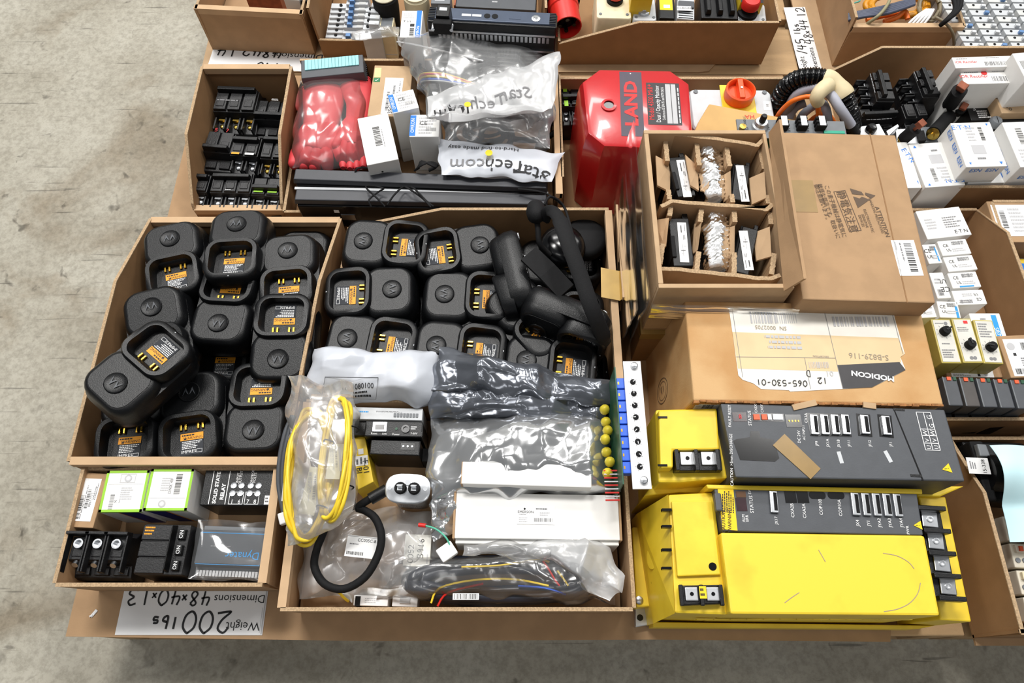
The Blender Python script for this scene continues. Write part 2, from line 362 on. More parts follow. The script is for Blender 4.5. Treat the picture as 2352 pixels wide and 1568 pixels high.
# ================================================================ structure: floor, pallets, cardboard sheets
FZ = -.14
fl = MB().box(-4, 4, -3, 5, FZ-.05, FZ).build('floor', conc, None, 0); tag(fl, 'worn pale grey concrete warehouse floor with scuffs and stains', 'floor', None, 'structure')
def pallet(label, x0, x1, y0, y1, nb=7):
    t = thing('wooden_pallet', label, 'pallet', (x0, y0, FZ), 0, 'pallets on the warehouse floor')
    w, d = x1-x0, y1-y0; bw = d/nb*.84
    me = None
    for i in range(nb):
        y = i*(d-bw)/(nb-1)
        if me is None: o = MB().box(0, w, 0, bw, .118, .136).build('deck_board', wood, t, 0, .002); me = o
        else: o = me.copy(); COL.objects.link(o); o.parent = t
        o.location = (0, y, 0)
    for i in range(3):
        o = MB().box(0, .038, 0, d, .016, .118).build('stringer', wood, t, 0); o.location = (i*(w-.038)/2, 0, 0)
    for i in range(3):
        o = MB().box(0, w, 0, .09, 0, .016).build('bottom_board', wood, t, 0); o.location = (0, i*(d-.09)/2, 0)
pallet('wooden pallet under the front cardboard sheet and yellow drives, bare at its corner', -.61, .645, .043, 1.09)
pallet('wooden pallet at the right edge under the printer bin', .665, 1.75, .043, 1.09)
pallet('wooden pallet behind, bare boards beside the emergency stop bin', -.6, .585, 1.1, 2.15)
pallet('wooden pallet at the far right beneath the cable carton', .625, 1.75, 1.1, 2.15)
def slab(name, label, pts, z0=-.004, z1=0, m=cardl):
    c = sum((Vector((*p, 0)) for p in pts), Vector())/len(pts)
    t = thing(name, label, 'cardboard sheet', (c.x, c.y, z0))
    MB().prism([(p[0]-c.x, p[1]-c.y) for p in pts], 0, z1-z0).build('board', m, t, 0)
    return t
slab('cardboard_sheet', 'large flat cardboard sheet covering the front pallet, under the handwritten 200 lbs note',
     [(-.633, .042), (-.2, .036), (.2, .038), (.535, .035), (.54, .055), (.56, .06), (.548, 1.093), (-.628, 1.093)], m=card)
slab('cardboard_sheet', 'cardboard sheet on the back left pallet, edge showing at the left', [(-.632, 1.103), (.38, 1.102), (.4, 1.085+.02), (.42, 1.13), (.42, 2.1), (-.632, 2.1)], m=cardl)
slab('cardboard_sheet', 'cardboard sheet on the far right pallet, under the 145 lbs note', [(.6, 1.1), (1.7, 1.1), (1.7, 2.1), (.6, 2.1)], m=cardl)
slab('cardboard_sheet', 'cardboard sheet on the right hand pallet below the printer bin', [(.655, .03), (1.7, .03), (1.7, 1.085), (.655, 1.085)], m=card)
# frayed piece of corrugated edge at the front right corner of the sheet
# ================================================================ open bins and cartons
def wall(mb, A, B, nin, prof, f, th=.004, z0=0):
    A, B, n = Vector(A), Vector(B), Vector(nin)
    pts = [(0, z0)] + [(1, z0)] + list(reversed(prof))
    def P(t, z, k): p = A+(B-A)*t - n*f*z/.1 + n*k; return (p.x, p.y, z)
    m = len(pts); vs = [P(t, z, 0) for t, z in pts]+[P(t, z, th) for t, z in pts]
    mb.add(vs, [tuple(range(m)), tuple(range(2*m-1, m-1, -1))]+[(i, m+i, m+(i+1) % m, (i+1) % m) for i in range(m)])
def open_box(label, x0, x1, y0, y1, front, back, left, right, pad=.0, flare=.004, z0=0, rims='', m=None, name='cardboard_bin', cat='box', sk=(0, 0, 0, 0)):   # sk: sideways shift of the front left, front right, back left and back right corners
    m = m or cardd
    cx, cy = (x0+x1)/2, (y0+y1)/2; w, d = x1-x0, y1-y0
    t = thing(name, label, cat, (cx, cy, z0), 0)
    mb = MB(); mb.prism([(-w/2+sk[0], -d/2), (w/2+sk[1], -d/2), (w/2+sk[3], d/2), (-w/2+sk[2], d/2)], .0005, .005)
    mb.build('base', m, t, 0)
    if pad: MB().prism([(-w/2+.006+sk[0], -d/2+.006), (w/2-.006+sk[1], -d/2+.006), (w/2-.006+sk[3], d/2-.006), (-w/2+.006+sk[2], d/2-.006)], .005, pad).build('floor_pad', m, t, 0)
    for nm, A, B, n, prof in (('front', (-w/2+sk[0], -d/2, 0), (w/2+sk[1], -d/2, 0), (0, 1, 0), front), ('back', (-w/2+sk[2], d/2, 0), (w/2+sk[3], d/2, 0), (0, -1, 0), back),
                              ('left', (-w/2+sk[0], -d/2, 0), (-w/2+sk[2], d/2, 0), (1, 0, 0), left), ('right', (w/2+sk[1], -d/2, 0), (w/2+sk[3], d/2, 0), (-1, 0, 0), right)):
        if not prof: continue
        mb = MB(); wall(mb, A, B, n, prof, flare, z0=.0015)
        o = mb.build('wall_panel', m, t, 0)
        # raw corrugated edge along the top of the panel
        mb = MB(); A_, B_, n_ = Vector(A), Vector(B), Vector(n); fat = .011 if nm[0] in rims else .0046
        for (t0, za), (t1, zb) in zip(prof, prof[1:]):
            if abs(t1-t0) < 1e-4: continue
            a = A_+(B_-A_)*t0 - n_*flare*za/.1; b = A_+(B_-A_)*t1 - n_*flare*zb/.1
            k0 = -n_*.0004; k1 = n_*fat; hz = .012 if nm[0] in rims else .0012
            vs = []
            for p, zz in ((a, za), (b, zb)):
                for k in (k0, k1):
                    for dz in (-hz, .0006): q = p+k; vs.append((q.x, q.y, zz+dz))
            mb.add(vs, [(0, 1, 3, 2), (6, 7, 5, 4), (1, 5, 7, 3), (0, 2, 6, 4), (0, 4, 5, 1), (2, 3, 7, 6)])
        mb.build('folded_rim' if nm[0] in rims else 'corrugated_edge', fold if nm[0] in rims else flute, t, 0)
    return t
def fl2(z): return [(0, z), (1, z)]
B1 = open_box('small open cardboard bin at the front left holding breakers and green boxes', -.6, -.328, .103, .256, fl2(.108), fl2(.1), fl2(.108), fl2(.108), pad=.03, rims='r', m=card)
B2 = open_box('open cardboard bin at the left packed with black radio chargers in three columns', -.617, -.312, .264, .7, fl2(.118), fl2(.07), [(0, .118), (.66, .118), (1, .07)], [(0, .118), (.66, .118), (1, .07)], pad=0, rims='fb', m=cardd, sk=(0, -.01, 0, .018))
B3 = open_box('open cardboard bin in the middle with chargers lying sideways and a headset', -.288, .158, .366, .682, fl2(.11), [(0, .07), (.37, .12), (1, .12)], fl2(.07), fl2(.12), pad=0, rims='lr', m=cardd, sk=(-.006, 0, .012, 0))
B4 = open_box('wide open cardboard bin at the front middle full of bagged cables and boards', -.303, .158, .073, .358, fl2(.1), fl2(.1), [(0, .1), (1, .1)], fl2(.1), pad=.03, rims='l', m=card)
B5 = open_box('small open cardboard bin at the upper left holding black circuit breakers', -.56, -.404, .736, .995, fl2(.045), fl2(.12), [(0, .045), (.02, .055), (.4, .12), (1, .12)], [(0, .045), (.02, .055), (.4, .12), (1, .12)], pad=0, rims='fb', m=cardd)
B6 = open_box('open cardboard bin with red gloves, clear bags and two long black units', -.395, .08, .722, 1.03, [(0, .06), (.5, .06), (.62, .068), (1, .068)], fl2(.1), fl2(.06), fl2(.11), pad=.02, rims='r', m=cardd)
B7 = open_box('open cardboard bin around the red dust monitor and grey rotary switch enclosure', .088, .535, .757, .985, None, fl2(.1), fl2(.11), fl2(.05), pad=.012, rims='', m=cardd)
B10 = open_box('empty-fronted cardboard carton at the top left above the 48 note', -.606, -.392, 1.155, 1.5, fl2(.1), fl2(.1), fl2(.1), fl2(.1), pad=.02, rims='f', flare=-.002, m=card)
B10.rotation_euler.z = math.radians(-4)
B11 = open_box('low fronted cardboard bin at the top holding white terminal blocks and plugs', -.386, .062, 1.143, 1.5, [(0, .045), (.12, .043), (1, .06)], fl2(.12), fl2(.12), fl2(.12), pad=.01, m=cardd)
B12 = open_box('cardboard bin at the top holding the emergency stop and red plug', .093, .508, 1.122, 1.5, [(0, .055), (.36, .108), (1, .108)], fl2(.12), fl2(.06), fl2(.108), pad=.02, m=cardd)
BG = open_box('tall open cardboard carton at the top right holding coiled cables', .652, .865, 1.118, 1.6, fl2(.1), fl2(.1), fl2(.12), fl2(.1), pad=.02, rims='f', flare=.003, m=card)
BH = open_box('cardboard bin at the far top right lined with white terminal strips', .93, 1.5, 1.118, 1.7, [(0, .045), (.35, .1), (1, .1)], fl2(.1), fl2(.045), fl2(.1), pad=.03, m=cardd)
BF = open_box('cardboard bin at the right with black breakers and white cartons', .598, 1.0, .746, 1.04, fl2(.1), [(0, .055), (.21, .12), (1, .12)], fl2(.055), fl2(.12), pad=.02, m=cardd)
BD = open_box('cardboard bin at the right edge with small white cartons and gold relays', .585, .803, .335, .722, fl2(.095), fl2(.065), fl2(.1), [(0, .115), (.55, .115), (.8, .112), (1, .065)], pad=.02, m=cardd)
BE = open_box('cardboard bin at the far right holding a labelled brown carton', .815, .99, .345, .72, fl2(.09), fl2(.09), fl2(.09), fl2(.09), pad=.03, m=cardd)
BC = open_box('dark brown cardboard bin at the bottom right with the printer and beige blocks', .652, .9, .04, .318, fl2(.105), fl2(.06), [(0, .105), (.66, .105), (.8, .085), (1, .06)], fl2(.105), pad=.02, flare=-.002, m=cardd)
# ---------------------------------------------------------------- handwritten notes lying on the sheets
def note(label, q, z, items, rot, tag_=None):
    c, w, d, rz = fit(q, z)
    t = thing('shipping_note', label, 'note', (c.x, c.y, z), rz)
    labM(t, T(0, 0, 0), w, d, items, rot, paper, 'sheet')
    return t
note('white paper note reading Weight 200 lbs and Dimensions 48x40x13 below the small front left bin', [(287, 1352), (612, 1355), (607, 1457), (263, 1459)], .0006,
     [('T', 'Weight', .14, .2, .155), ('S', '200', .4, .28, .46, .05), ('S', 'lbs', .68, .26, .26, .05), ('T', 'Dimensions', .19, .8, .15),
      ('S', '48', .47, .8, .32, .042), ('S', 'x', .575, .77, .22, .04), ('S', '40', .68, .82, .34, .042), ('S', 'x', .785, .82, .2, .036), ('S', '13', .89, .83, .36, .042), ('R', .005, .02, .013, .98, 'l'), ('R', .02, .05, .023, .6, 'l')], 180)
t = thing('paper_scrap', 'tiny torn white scrap on the cardboard sheet left of the note', 'paper', tuple(U(216, 1408, .0006))); MB().box(-.002, .002, -.0055, .0055, 0, .0006, T(0, 0, 0, -35)).build('scrap', paper, t, 0); MB().box(-.002, .002, -.0012, .0012, 0, .0014, T(-.003, -.0035, 0, 20)).build('curl', paper, t, 0)
note('white paper note with 48x42x14 partly hidden under the top left carton', [(499, 98), (724, 110), (714, 165), (472, 153)], .0006,
     [('T', 'Dimensions', .16, .62, .2), ('S', '48', .42, .68, .4, .05), ('S', 'x', .53, .7, .3, .05), ('S', '42', .62, .7, .38, .05), ('S', 'x', .75, .72, .26, .045), ('S', '14', .86, .66, .42, .045), ('S', '190', .42, .12, .3, .045)], 180)
note('white paper note reading Weight 145 lbs standing sideways by the cable carton', [(1801, 18), (1846, 16), (1892, 165), (1836, 165)], .0006,
     [('T', 'Weight', .1, .25, .2), ('S', '/', .3, .3, .4, .045), ('S', '45', .42, .36, .42, .05), ('S', 'lbs', .65, .32, .28, .045), ('T', 'Dimensions', .16, .75, .2), ('S', '48', .5, .78, .4, .04), ('S', 'x', .6, .74, .3, .04), ('S', '44', .72, .72, .4, .04), ('S', '12', .92, .72, .4, .04)], 90)
tag(MB().box(-4, 4, 5, 5.1, FZ, 5.2).build('wall_back', mat('hall_wall', (196, 198, 198), .7), None, 0), 'plain pale hall wall far behind the pallets', 'wall', None, 'structure')
# ================================================================ radio chargers
def make_charger():
    t = thing('radio_charger', 'charger', 'charger', (0, 0, 0), 0, 'black radio chargers in the two bins')
    MB().loft([rr(*a, 6) for a in ((.08, .118, .02, .0), (.09, .13, .026, .007), (.0905, .1305, .027, .019), (.084, .124, .025, .03))]).build('body', blk, t, 50)
    MB().loft([rr(*a, 6, 0, .0245) for a in ((.0845, .076, .025, .0285), (.0825, .0745, .024, .033), (.078, .071, .023, .0385), (.0715, .0655, .02, .0418), (.066, .061, .018, .043))]).build('upper_shell', blk, t, 50)
    tp = MB().loft([rr(*a, 6, 0, .0245) for a in ((.0645, .0595, .016, .043), (.064, .059, .016, .0436))]).build('top_panel', blk, t, 30)
    MB().lathe([(.0142, .0436), (.0142, .0447), (.0132, .0453), (.0122, .0446), (.007, .0442), (.0001, .0442)], 24, T(0, .03, 0)).build('logo_button', blk, t, 60)
    m = MB()   # twin peak emblem
    for s in (-1, 1):
        m.add([(s*.0066, .0255, .0455), (s*.0032, .0352, .0455), (s*.0003, .0268, .0455), (s*.0018, .0282, .0455), (s*.0034, .0312, .0455), (s*.005, .028, .0455)], [(0, 5, 4, 1), (4, 3, 2, 1)] if s < 0 else [(1, 4, 5, 0), (1, 2, 3, 4)])
    m.v = [(x*1.3, .03+(y-.03)*1.3, z) for x, y, z in m.v]; m.build('emblem', dgrey, tp, 0)
    n = 6; cy = -.0335
    def zt(p, a, b): k = (p[1]-cy)/.035; return (p[0], p[1], a+b*k)
    rings = [rr(.078, .07, .022, .026, n, 0, cy), [zt(p, .0445, .0025) for p in rr(.076, .068, .021, 0, n, 0, cy)], [zt(p, .0475, .003) for p in rr(.071, .063, .019, 0, n, 0, cy)],
             [zt(p, .0475, .003) for p in rr(.06, .053, .014, 0, n, 0, cy)], rr(.054, .047, .012, .0305, n, 0, cy)]
    MB().loft(rings, False, False).build('cradle_collar', blk, t, 50)
    MB().box(-.0285, .0285, cy-.025, cy+.025, .0295, .0312).build('pocket_floor', blk, t, 0)
    lb = MB().box(-.0145, .0145, cy-.021, cy+.009, .0312, .0318).build('label', mat('charger_label', (66, 68, 72), .85, spec=.1), t, 0); lb['label'] = 'grey and orange printed label'
    printing(lb, T(0, cy-.006, .0318), .029, .03, [('R', 0, 0, 1, .32, 'o'), ('L', .06, .03, .94, .16, 1, 'k'), ('T', 'WARNING', .55, .23, .1, 'k'), ('P', [(.14, .29), (.26, .29), (.2, .18)], 'k'), ('L', .08, .36, .95, .74, 5, 'w'), ('T', 'IMPRES', .38, .86, .12, 'w'), ('F', .72, .78, .97, .94, .015, 'w')])
    for x in (-.0155, -.0095, .0065, .0125):
        MB().box(x, x+.0032, cy+.0135, cy+.022, .0312, .0345).build('contact', gold, t, 0, .0008)
    MB().cyl((0, -.0605, .0425), (0, -.0655, .0435), .0018, n=8).build('status_light', lgrey, t, 60)
    for x, y in ((-.032, -.048), (.032, -.048), (-.032, .048), (.032, .048)): MB().cyl((x, y, -.0015), (x, y, .001), .005, n=12).build('rubber_foot', lgrey, t, 0)
    v = MB()
    for i in range(7): v.box(.018, .03, -.02+i*.006, -.017+i*.006, -.0006, .0006)
    v.build('vent_slot', blkg, t, 0)
    return t
PROTO = make_charger(); PROTO.scale = (1.12, 1.08, 1.12); first = [True]
def charger(lab_, logo, pocket, z, tilt=(0, 0)):
    zt = z+.049; a, b = U(*logo, zt), U(*pocket, zt); d = b-a; c = (a*.53+b*.47)
    rz = math.atan2(d.y, d.x)+math.pi/2
    rot = (Matrix.Rotation(rz, 3, 'Z') @ Matrix.Rotation(math.radians(tilt[0]), 3, 'X') @ Matrix.Rotation(math.radians(tilt[1]), 3, 'Y')).to_euler()
    if first[0]: o = PROTO; first[0] = False; o.location = (c.x, c.y, z); o.rotation_euler = rot
    else: o = copy_tree(PROTO, (c.x, c.y, z), rot)
    o['label'] = lab_; return o
ZC = .0605
charger('black charger in the back left corner of the left bin, pocket toward the viewer', (390, 545), (397, 633), ZC)
charger('black charger in the middle of the back row, its whole pocket label showing', (541, 520), (532, 598), ZC+.014, (-5, 0))
charger('black charger at the back right of the left bin with white strips in its pocket', (661, 574), (658, 662), ZC)
charger('black charger at the left of the middle row, pocket half covered by the tilted charger', (350, 702), (357, 786), ZC+.01, (7, 0))
charger('black charger at the very centre of the left bin, pocket pointing away', (502, 738), (523, 655), ZC)
charger('black charger at the right of the middle row of the left bin, label upside down', (638, 812), (650, 722), ZC+.01, (-6, 0))
charger('black charger lying askew on top of another at the front left of the left bin', (264, 878), (342, 806), ZC+.068, (5, -4))
charger('black charger buried under the askew one in the front left corner', (300, 915), (288, 1004), ZC)
charger('black charger in the middle of the left bin front row, orange label nearest', (435, 900), (432, 1003), ZC)
charger('black charger at the front right of the left bin, logo at its near end', (582, 985), (594, 886), ZC)
charger('black charger at the back left of the middle bin, pocket to the right', (836, 553), (930, 558), ZC)
charger('black charger at the back of the middle bin beside the headset, pocket to the left', (1098, 563), (1010, 575), ZC)
charger('black charger at the left of the middle bin above the white bag, pocket facing left', (894, 664), (806, 668), ZC)
charger('black charger in the centre of the middle bin, pocket facing right', (1025, 675), (1118, 678), ZC)
charger('black charger half hidden behind the white plastic bag', (802, 777), (896, 787), ZC)
charger('black charger behind the silver bags in the middle of the front row', (1003, 793), (1105, 802), ZC)
charger('black charger at the front right corner of the middle bin', (1211, 827), (1313, 838), ZC)
def charger_at(lab_, loc, R):
    o = copy_tree(PROTO, loc, R.to_euler(), lab_); return o
POS = [a+' '+b for a in ('left', 'middle', 'right') for b in ('front', 'centre', 'back')]
for gx, gy, rz_, lb, gr in [(x, y, 0, 'black charger in the bottom layer of the left bin, %s spot' % POS[i*3+j], 'lower chargers of the left bin') for i, x in enumerate((-.562, -.46, -.358)) for j, y in enumerate((.337, .482, .627))]+[(x, y, math.pi/2, 'black charger in the bottom layer of the middle bin, %s spot' % POS[i*3+j], 'lower chargers of the middle bin') for i, x in enumerate((-.213, -.067, .08)) for j, y in enumerate((.425, .528, .63))]:
    o = copy_tree(PROTO, (gx, gy, .0068), (0, 0, rz_), lb); o.scale = (1.1, 1.06, 1.0); o['group'] = gr
# three more tipped on their sides under the headset
p = U(1197, 618, .115); charger_at('black charger standing on its side with vents and pale rubber feet showing', (p.x+.012, p.y-.004, .104), Matrix.Rotation(math.radians(-78), 3, 'Z') @ Matrix.Rotation(0, 3, 'Z') @ Matrix.Rotation(math.radians(90), 3, 'Z') @ Matrix.Rotation(math.radians(-100), 3, 'Y'))
p = U(1300, 740, .1); charger_at('black charger on its side below the headset band, smooth end showing', (p.x+.005, p.y+.014, .105), Matrix.Rotation(math.radians(66), 3, 'Z') @ Matrix.Rotation(math.radians(-86), 3, 'Y'))
p = U(1212, 742, .075); charger_at('black charger wedged low between the sideways ones, gold contacts glinting', (p.x, p.y, .0605), Matrix.Rotation(math.radians(40), 3, 'Z'))
# ---------------------------------------------------------------- headset over the sideways chargers
hz = .165
h = thing('headset', 'black over-ear headset with foam microphone lying on the chargers', 'headset', tuple(U(1310, 620, .1)))
def hp(px, py, z): return LP(h, px, py, z)
band = smooth([hp(1248, 505, .17), hp(1262, 484, .195), hp(1283, 500, .205), hp(1306, 560, .208), hp(1332, 630, .2), hp(1360, 710, .185), hp(1386, 770, .15), hp(1394, 790, .125)], 6)
m = MB(); rings = []
for i, p_ in enumerate(band):
    t_ = (band[min(i+1, len(band)-1)]-band[max(0, i-1)]).normalized(); sd = t_.cross(Vector((.1, -.3, 1))).normalized(); up = sd.cross(t_); wd = .012 if .3 < i/len(band) < .9 else .010
    rings.append([p_+sd*wd+up*.0, p_+sd*wd*.7+up*.003, p_-sd*wd*.7+up*.003, p_-sd*wd, p_-sd*wd*.8-up*.0025, p_+sd*wd*.8-up*.0025])
m.loft(rings).build('headband', blkm, h, 60)
m = MB(); m.lathe([(.001, .03), (.02, .029), (.034, .022), (.038, .01), (.036, 0), (.03, -.004)], 24, T(*hp(1290, 575, .105))).build('ear_cup', blkg, h, 60)
m = MB(); m.lathe([(.03, .026), (.037, .02), (.037, .005), (.03, -.003)], 24, T(*hp(1340, 560, .07))).build('ear_cushion', blkm, h, 60)
m = MB(); m.tube([hp(1262, 585, .13), hp(1240, 560, .15), hp(1236, 530, .16), hp(1233, 500, .165)], .0045, 10).build('microphone_boom', blkm, h, 60)
c_ = hp(1231, 486, .17)
m = MB(); m.lathe([(.0005, -.022), (.008, -.02), (.0135, -.013), (.0155, 0), (.0135, .013), (.008, .02), (.0005, .022)], 18, Matrix.Translation(c_) @ Matrix.Rotation(math.radians(70), 4, 'X')).build('foam_windscreen', blkm, h, 60)
m = MB(); m.tube([hp(1250, 470, .165), hp(1262, 452, .165), hp(1282, 460, .15), hp(1298, 480, .14), hp(1310, 520, .15), hp(1325, 570, .16)], .0022, 7).build('cord', blkm, h, 60)
m = MB(); c0, c1 = hp(1214, 585, .165), hp(1300, 672, .15); d_ = (c1-c0).normalized(); sd = d_.cross(Vector((0, 0, 1))).normalized()
m.loft([[c+sd*s_+Vector((0, 0, k)) for s_, k in ((-.016, 0), (.016, 0), (.016, .005), (-.016, .005))] for c in (c0, c0.lerp(c1, .5)+Vector((0, 0, .003)), c1)]).build('padded_strap', blkm, h, 0)
# ================================================================ circuit breakers
def breaker(lab_, q, z1, z0, n, style='a', flip=False, grp='circuit breakers', marks=(), m=None, hand=True):
    m = m or bake
    if flip: q = [q[2], q[3], q[0], q[1]]
    t, w, d, h_ = tbox('circuit_breaker', lab_, 'breaker', q, z1, z0, grp)
    H_ = h_
    prof = [(-d/2, 0), (d/2, 0), (d/2, H_*.55), (d*.38, H_*.72), (d*.36, H_*.93), (-d*.16, H_*.93), (-d*.2, H_*.66), (-d*.46, H_*.6), (-d/2, H_*.45)]
    mb = MB(); g = .0012; pw = w/n
    MB().loft([[(-w/2, y, z) for y, z in prof], [(w/2, y, z) for y, z in prof]]).build('body', m, t, 0, .0012)
    for i in range(n):
        cx = -w/2+pw*(i+.5)
        f = MB(); f.box(cx-pw/2+g, cx+pw/2-g, -d*.15, d*.355, H_*.92, H_, None, .001)
        f.box(cx-pw*.3, cx+pw*.3, -d*.08, d*.1, H_*.99, H_+.0012, None, .0008)
        pf = f.build('pole_face', m, t, 0, .0006)
        if style != 'c':
            cp = MB(); cp.box(cx-pw*.42, cx-pw*.3, -d*.48, -d*.2, H_*.6, H_*.8); cp.box(cx+pw*.3, cx+pw*.42, -d*.48, -d*.2, H_*.6, H_*.8); cp.build('terminal_barrier', m, t, 0, .0006)
            s = MB(); s.lathe([(.0045, 0), (.0045, .003), (.003, .0042), (.0002, .0044)], 12, T(cx, -d*.32, H_*.62)); s.build('terminal_screw', brass if style == 'b' else steel, t, 40)
            MB().box(cx-pw*.22, cx+pw*.22, -d*.24, -d*.2, H_*.62, H_*.74).build('terminal_lug', steel if style != 'b' else brass, t, 0)
        else:
            MB().box(cx-pw*.4, cx+pw*.4, -d*.42, -d*.22, H_*.55, H_*.68, None, .001).build('terminal_cover', m, t, 0, .0006)
    if hand:
        hy = {'a': .22, 'b': .3, 'c': -.1, 'd': .02}.get(style, .2)*d
        MB().box(-w*.46, w*.46, hy-.0045, hy+.0045, H_*.98, H_+.009, None, .001).build('handle_bar', blk, t, 0, .001)
    if marks: printing(t, T(0, 0, H_+.0014), w, d, marks)
    return t
zb, zf = .07, .0056
breaker('black three-pole breaker at the back left of the breaker bin, brass screws toward the viewer', [(498, 190), (594, 193), (578, 287), (482, 283)], zb+.014, zf, 3, 'b', marks=[('L', .08, .42, .9, .46, 1, 'g')])
breaker('black three-pole breaker at the back right of the breaker bin, handle across its middle', [(590, 218), (672, 222), (664, 302), (575, 297)], zb, zf, 3, 'c', marks=[('L', .1, .5, .9, .53, 1, 'g'), ('L', .4, .1, .6, .16, 2, 'w')])
breaker('black two-pole breaker with red handwriting on its end', [(476, 288), (540, 292), (522, 380), (460, 374)], zb, zf, 2, 'c', marks=[('S', '5', .3, .12, .08, .012, 'r'), ('S', '7', .7, .12, .08, .012, 'r')])
breaker('black two-pole breaker with pale printed patches, centre of the breaker bin', [(535, 300), (600, 303), (586, 385), (523, 381)], zb, zf, 2, 'a', marks=[('R', .1, .62, .38, .67, 'o'), ('R', .58, .62, .9, .67, 'w')])
breaker('black two-pole breaker at the right of the middle row, steel screws showing', [(604, 306), (656, 309), (651, 392), (592, 390)], zb, zf, 2, 'b', marks=[('R', .1, .1, .8, .15, 'm')])
breaker('narrow single-pole black breaker in the front left corner of the breaker bin', [(448, 387), (481, 389), (471, 466), (437, 464)], zb-.014, zf, 1, 'a')
breaker('black three-pole breaker in the middle of the front row of the breaker bin', [(489, 384), (581, 386), (571, 471), (476, 469)], zb-.014, zf, 3, 'a', marks=[('T', 'ON', .2, .22, .05, 'w'), ('T', 'ON', .8, .22, .05, 'w'), ('L', .4, .6, .6, .63, 1, 'w')])
breaker('black two-pole breaker with green stripes, front right of the breaker bin', [(583, 396), (647, 400), (641, 474), (572, 473)], zb-.014, zf, 2, 'd', marks=[('R', .1, .55, .42, .6, 'n'), ('R', .58, .55, .9, .6, 'n')])
# ================================================================ bags
def _h(i, j, s): n = (i*374761393+j*668265263+s*2147483647) & 0xffffffff; n = ((n ^ (n >> 13))*1274126177) & 0xffffffff; return ((n ^ (n >> 16)) & 0xffff)/32768.-1
def trin(x, y, s):                         # creased noise: straight folds between random peaks
    k = (x+y)*.36603; i, j = math.floor(x+k), math.floor(y+k); u, v = x+k-i, y+k-j
    if u > v: return _h(i, j, s)*(1-u)+_h(i+1, j, s)*(u-v)+_h(i+1, j+1, s)*v
    return _h(i, j, s)*(1-v)+_h(i, j+1, s)*(v-u)+_h(i+1, j+1, s)*u
def film(root, q, ze, bulge, m, nx=44, ny=34, amp=.006, seed=1, fr=22, zb=None, pw=2.2, edge=.006, name='film', sm=60, sharp=1., skew=None):
    zb = ze-.004 if zb is None else zb
    C = [U(p[0], p[1], ze) for p in q]; R = RM[root.name]; off = Vector((seed*3.7, seed*1.9, seed*.7))
    def base(u, v): return C[3].lerp(C[2], u).lerp(C[0].lerp(C[1], u), v)
    rs = random.Random(seed); ang = rs.uniform(0, 3.14); ca, sa = math.cos(ang), math.sin(ang)
    def wr(p, k):
        x, y = p.x*ca-p.y*sa, p.x*sa+p.y*ca
        x += noise.noise(p*fr*.8+off)*.02; y += noise.noise(p*fr*.8-off)*.02
        return trin(x*fr*.75, y*fr*1.5, seed)*1.1+trin(y*fr*2.1, x*fr*1.6, seed+7)*.6*sharp+trin(x*fr*4.3+y*fr*2, y*fr*3.9, seed+13)*.13*sharp
    def top(u, v):
        p = base(u, v); e = min(1, min(u, 1-u, v, 1-v)*7); k = max(0, (1-abs(2*u-1)**pw))*max(0, (1-abs(2*v-1)**pw))
        j = Vector((noise.noise(p*30+off), noise.noise(p*30+off*1.5+Vector((9, 9, 9))), 0))*edge*(1-e*.6)
        p = p+j; b_ = bulge*k**.7
        if skew: b_ *= skew(u, v)
        return R @ Vector((p.x, p.y, ze+b_+amp*(.25+.75*e)*wr(p, 1)))
    def bot(u, v):
        p = base(u, v); e = min(1, min(u, 1-u, v, 1-v)*7)
        j = Vector((noise.noise(p*30+off), noise.noise(p*30+off*1.5+Vector((9, 9, 9))), 0))*edge*(1-e*.6)
        p = p+j; z = ze+amp*.25*wr(p, 1)
        return R @ Vector((p.x, p.y, z*(1-e)+zb*e-.0006))
    mb = MB(); mb.grid(nx, ny, top); mb.grid(nx, ny, bot, None, True)
    return mb.build(name, m, root, sm)
def bagroot(name, label, cat, q, z, group=None):
    c = sum((U(p[0], p[1], z) for p in q), Vector())/4
    return thing(name, label, cat, (c.x, c.y, z), 0, group)
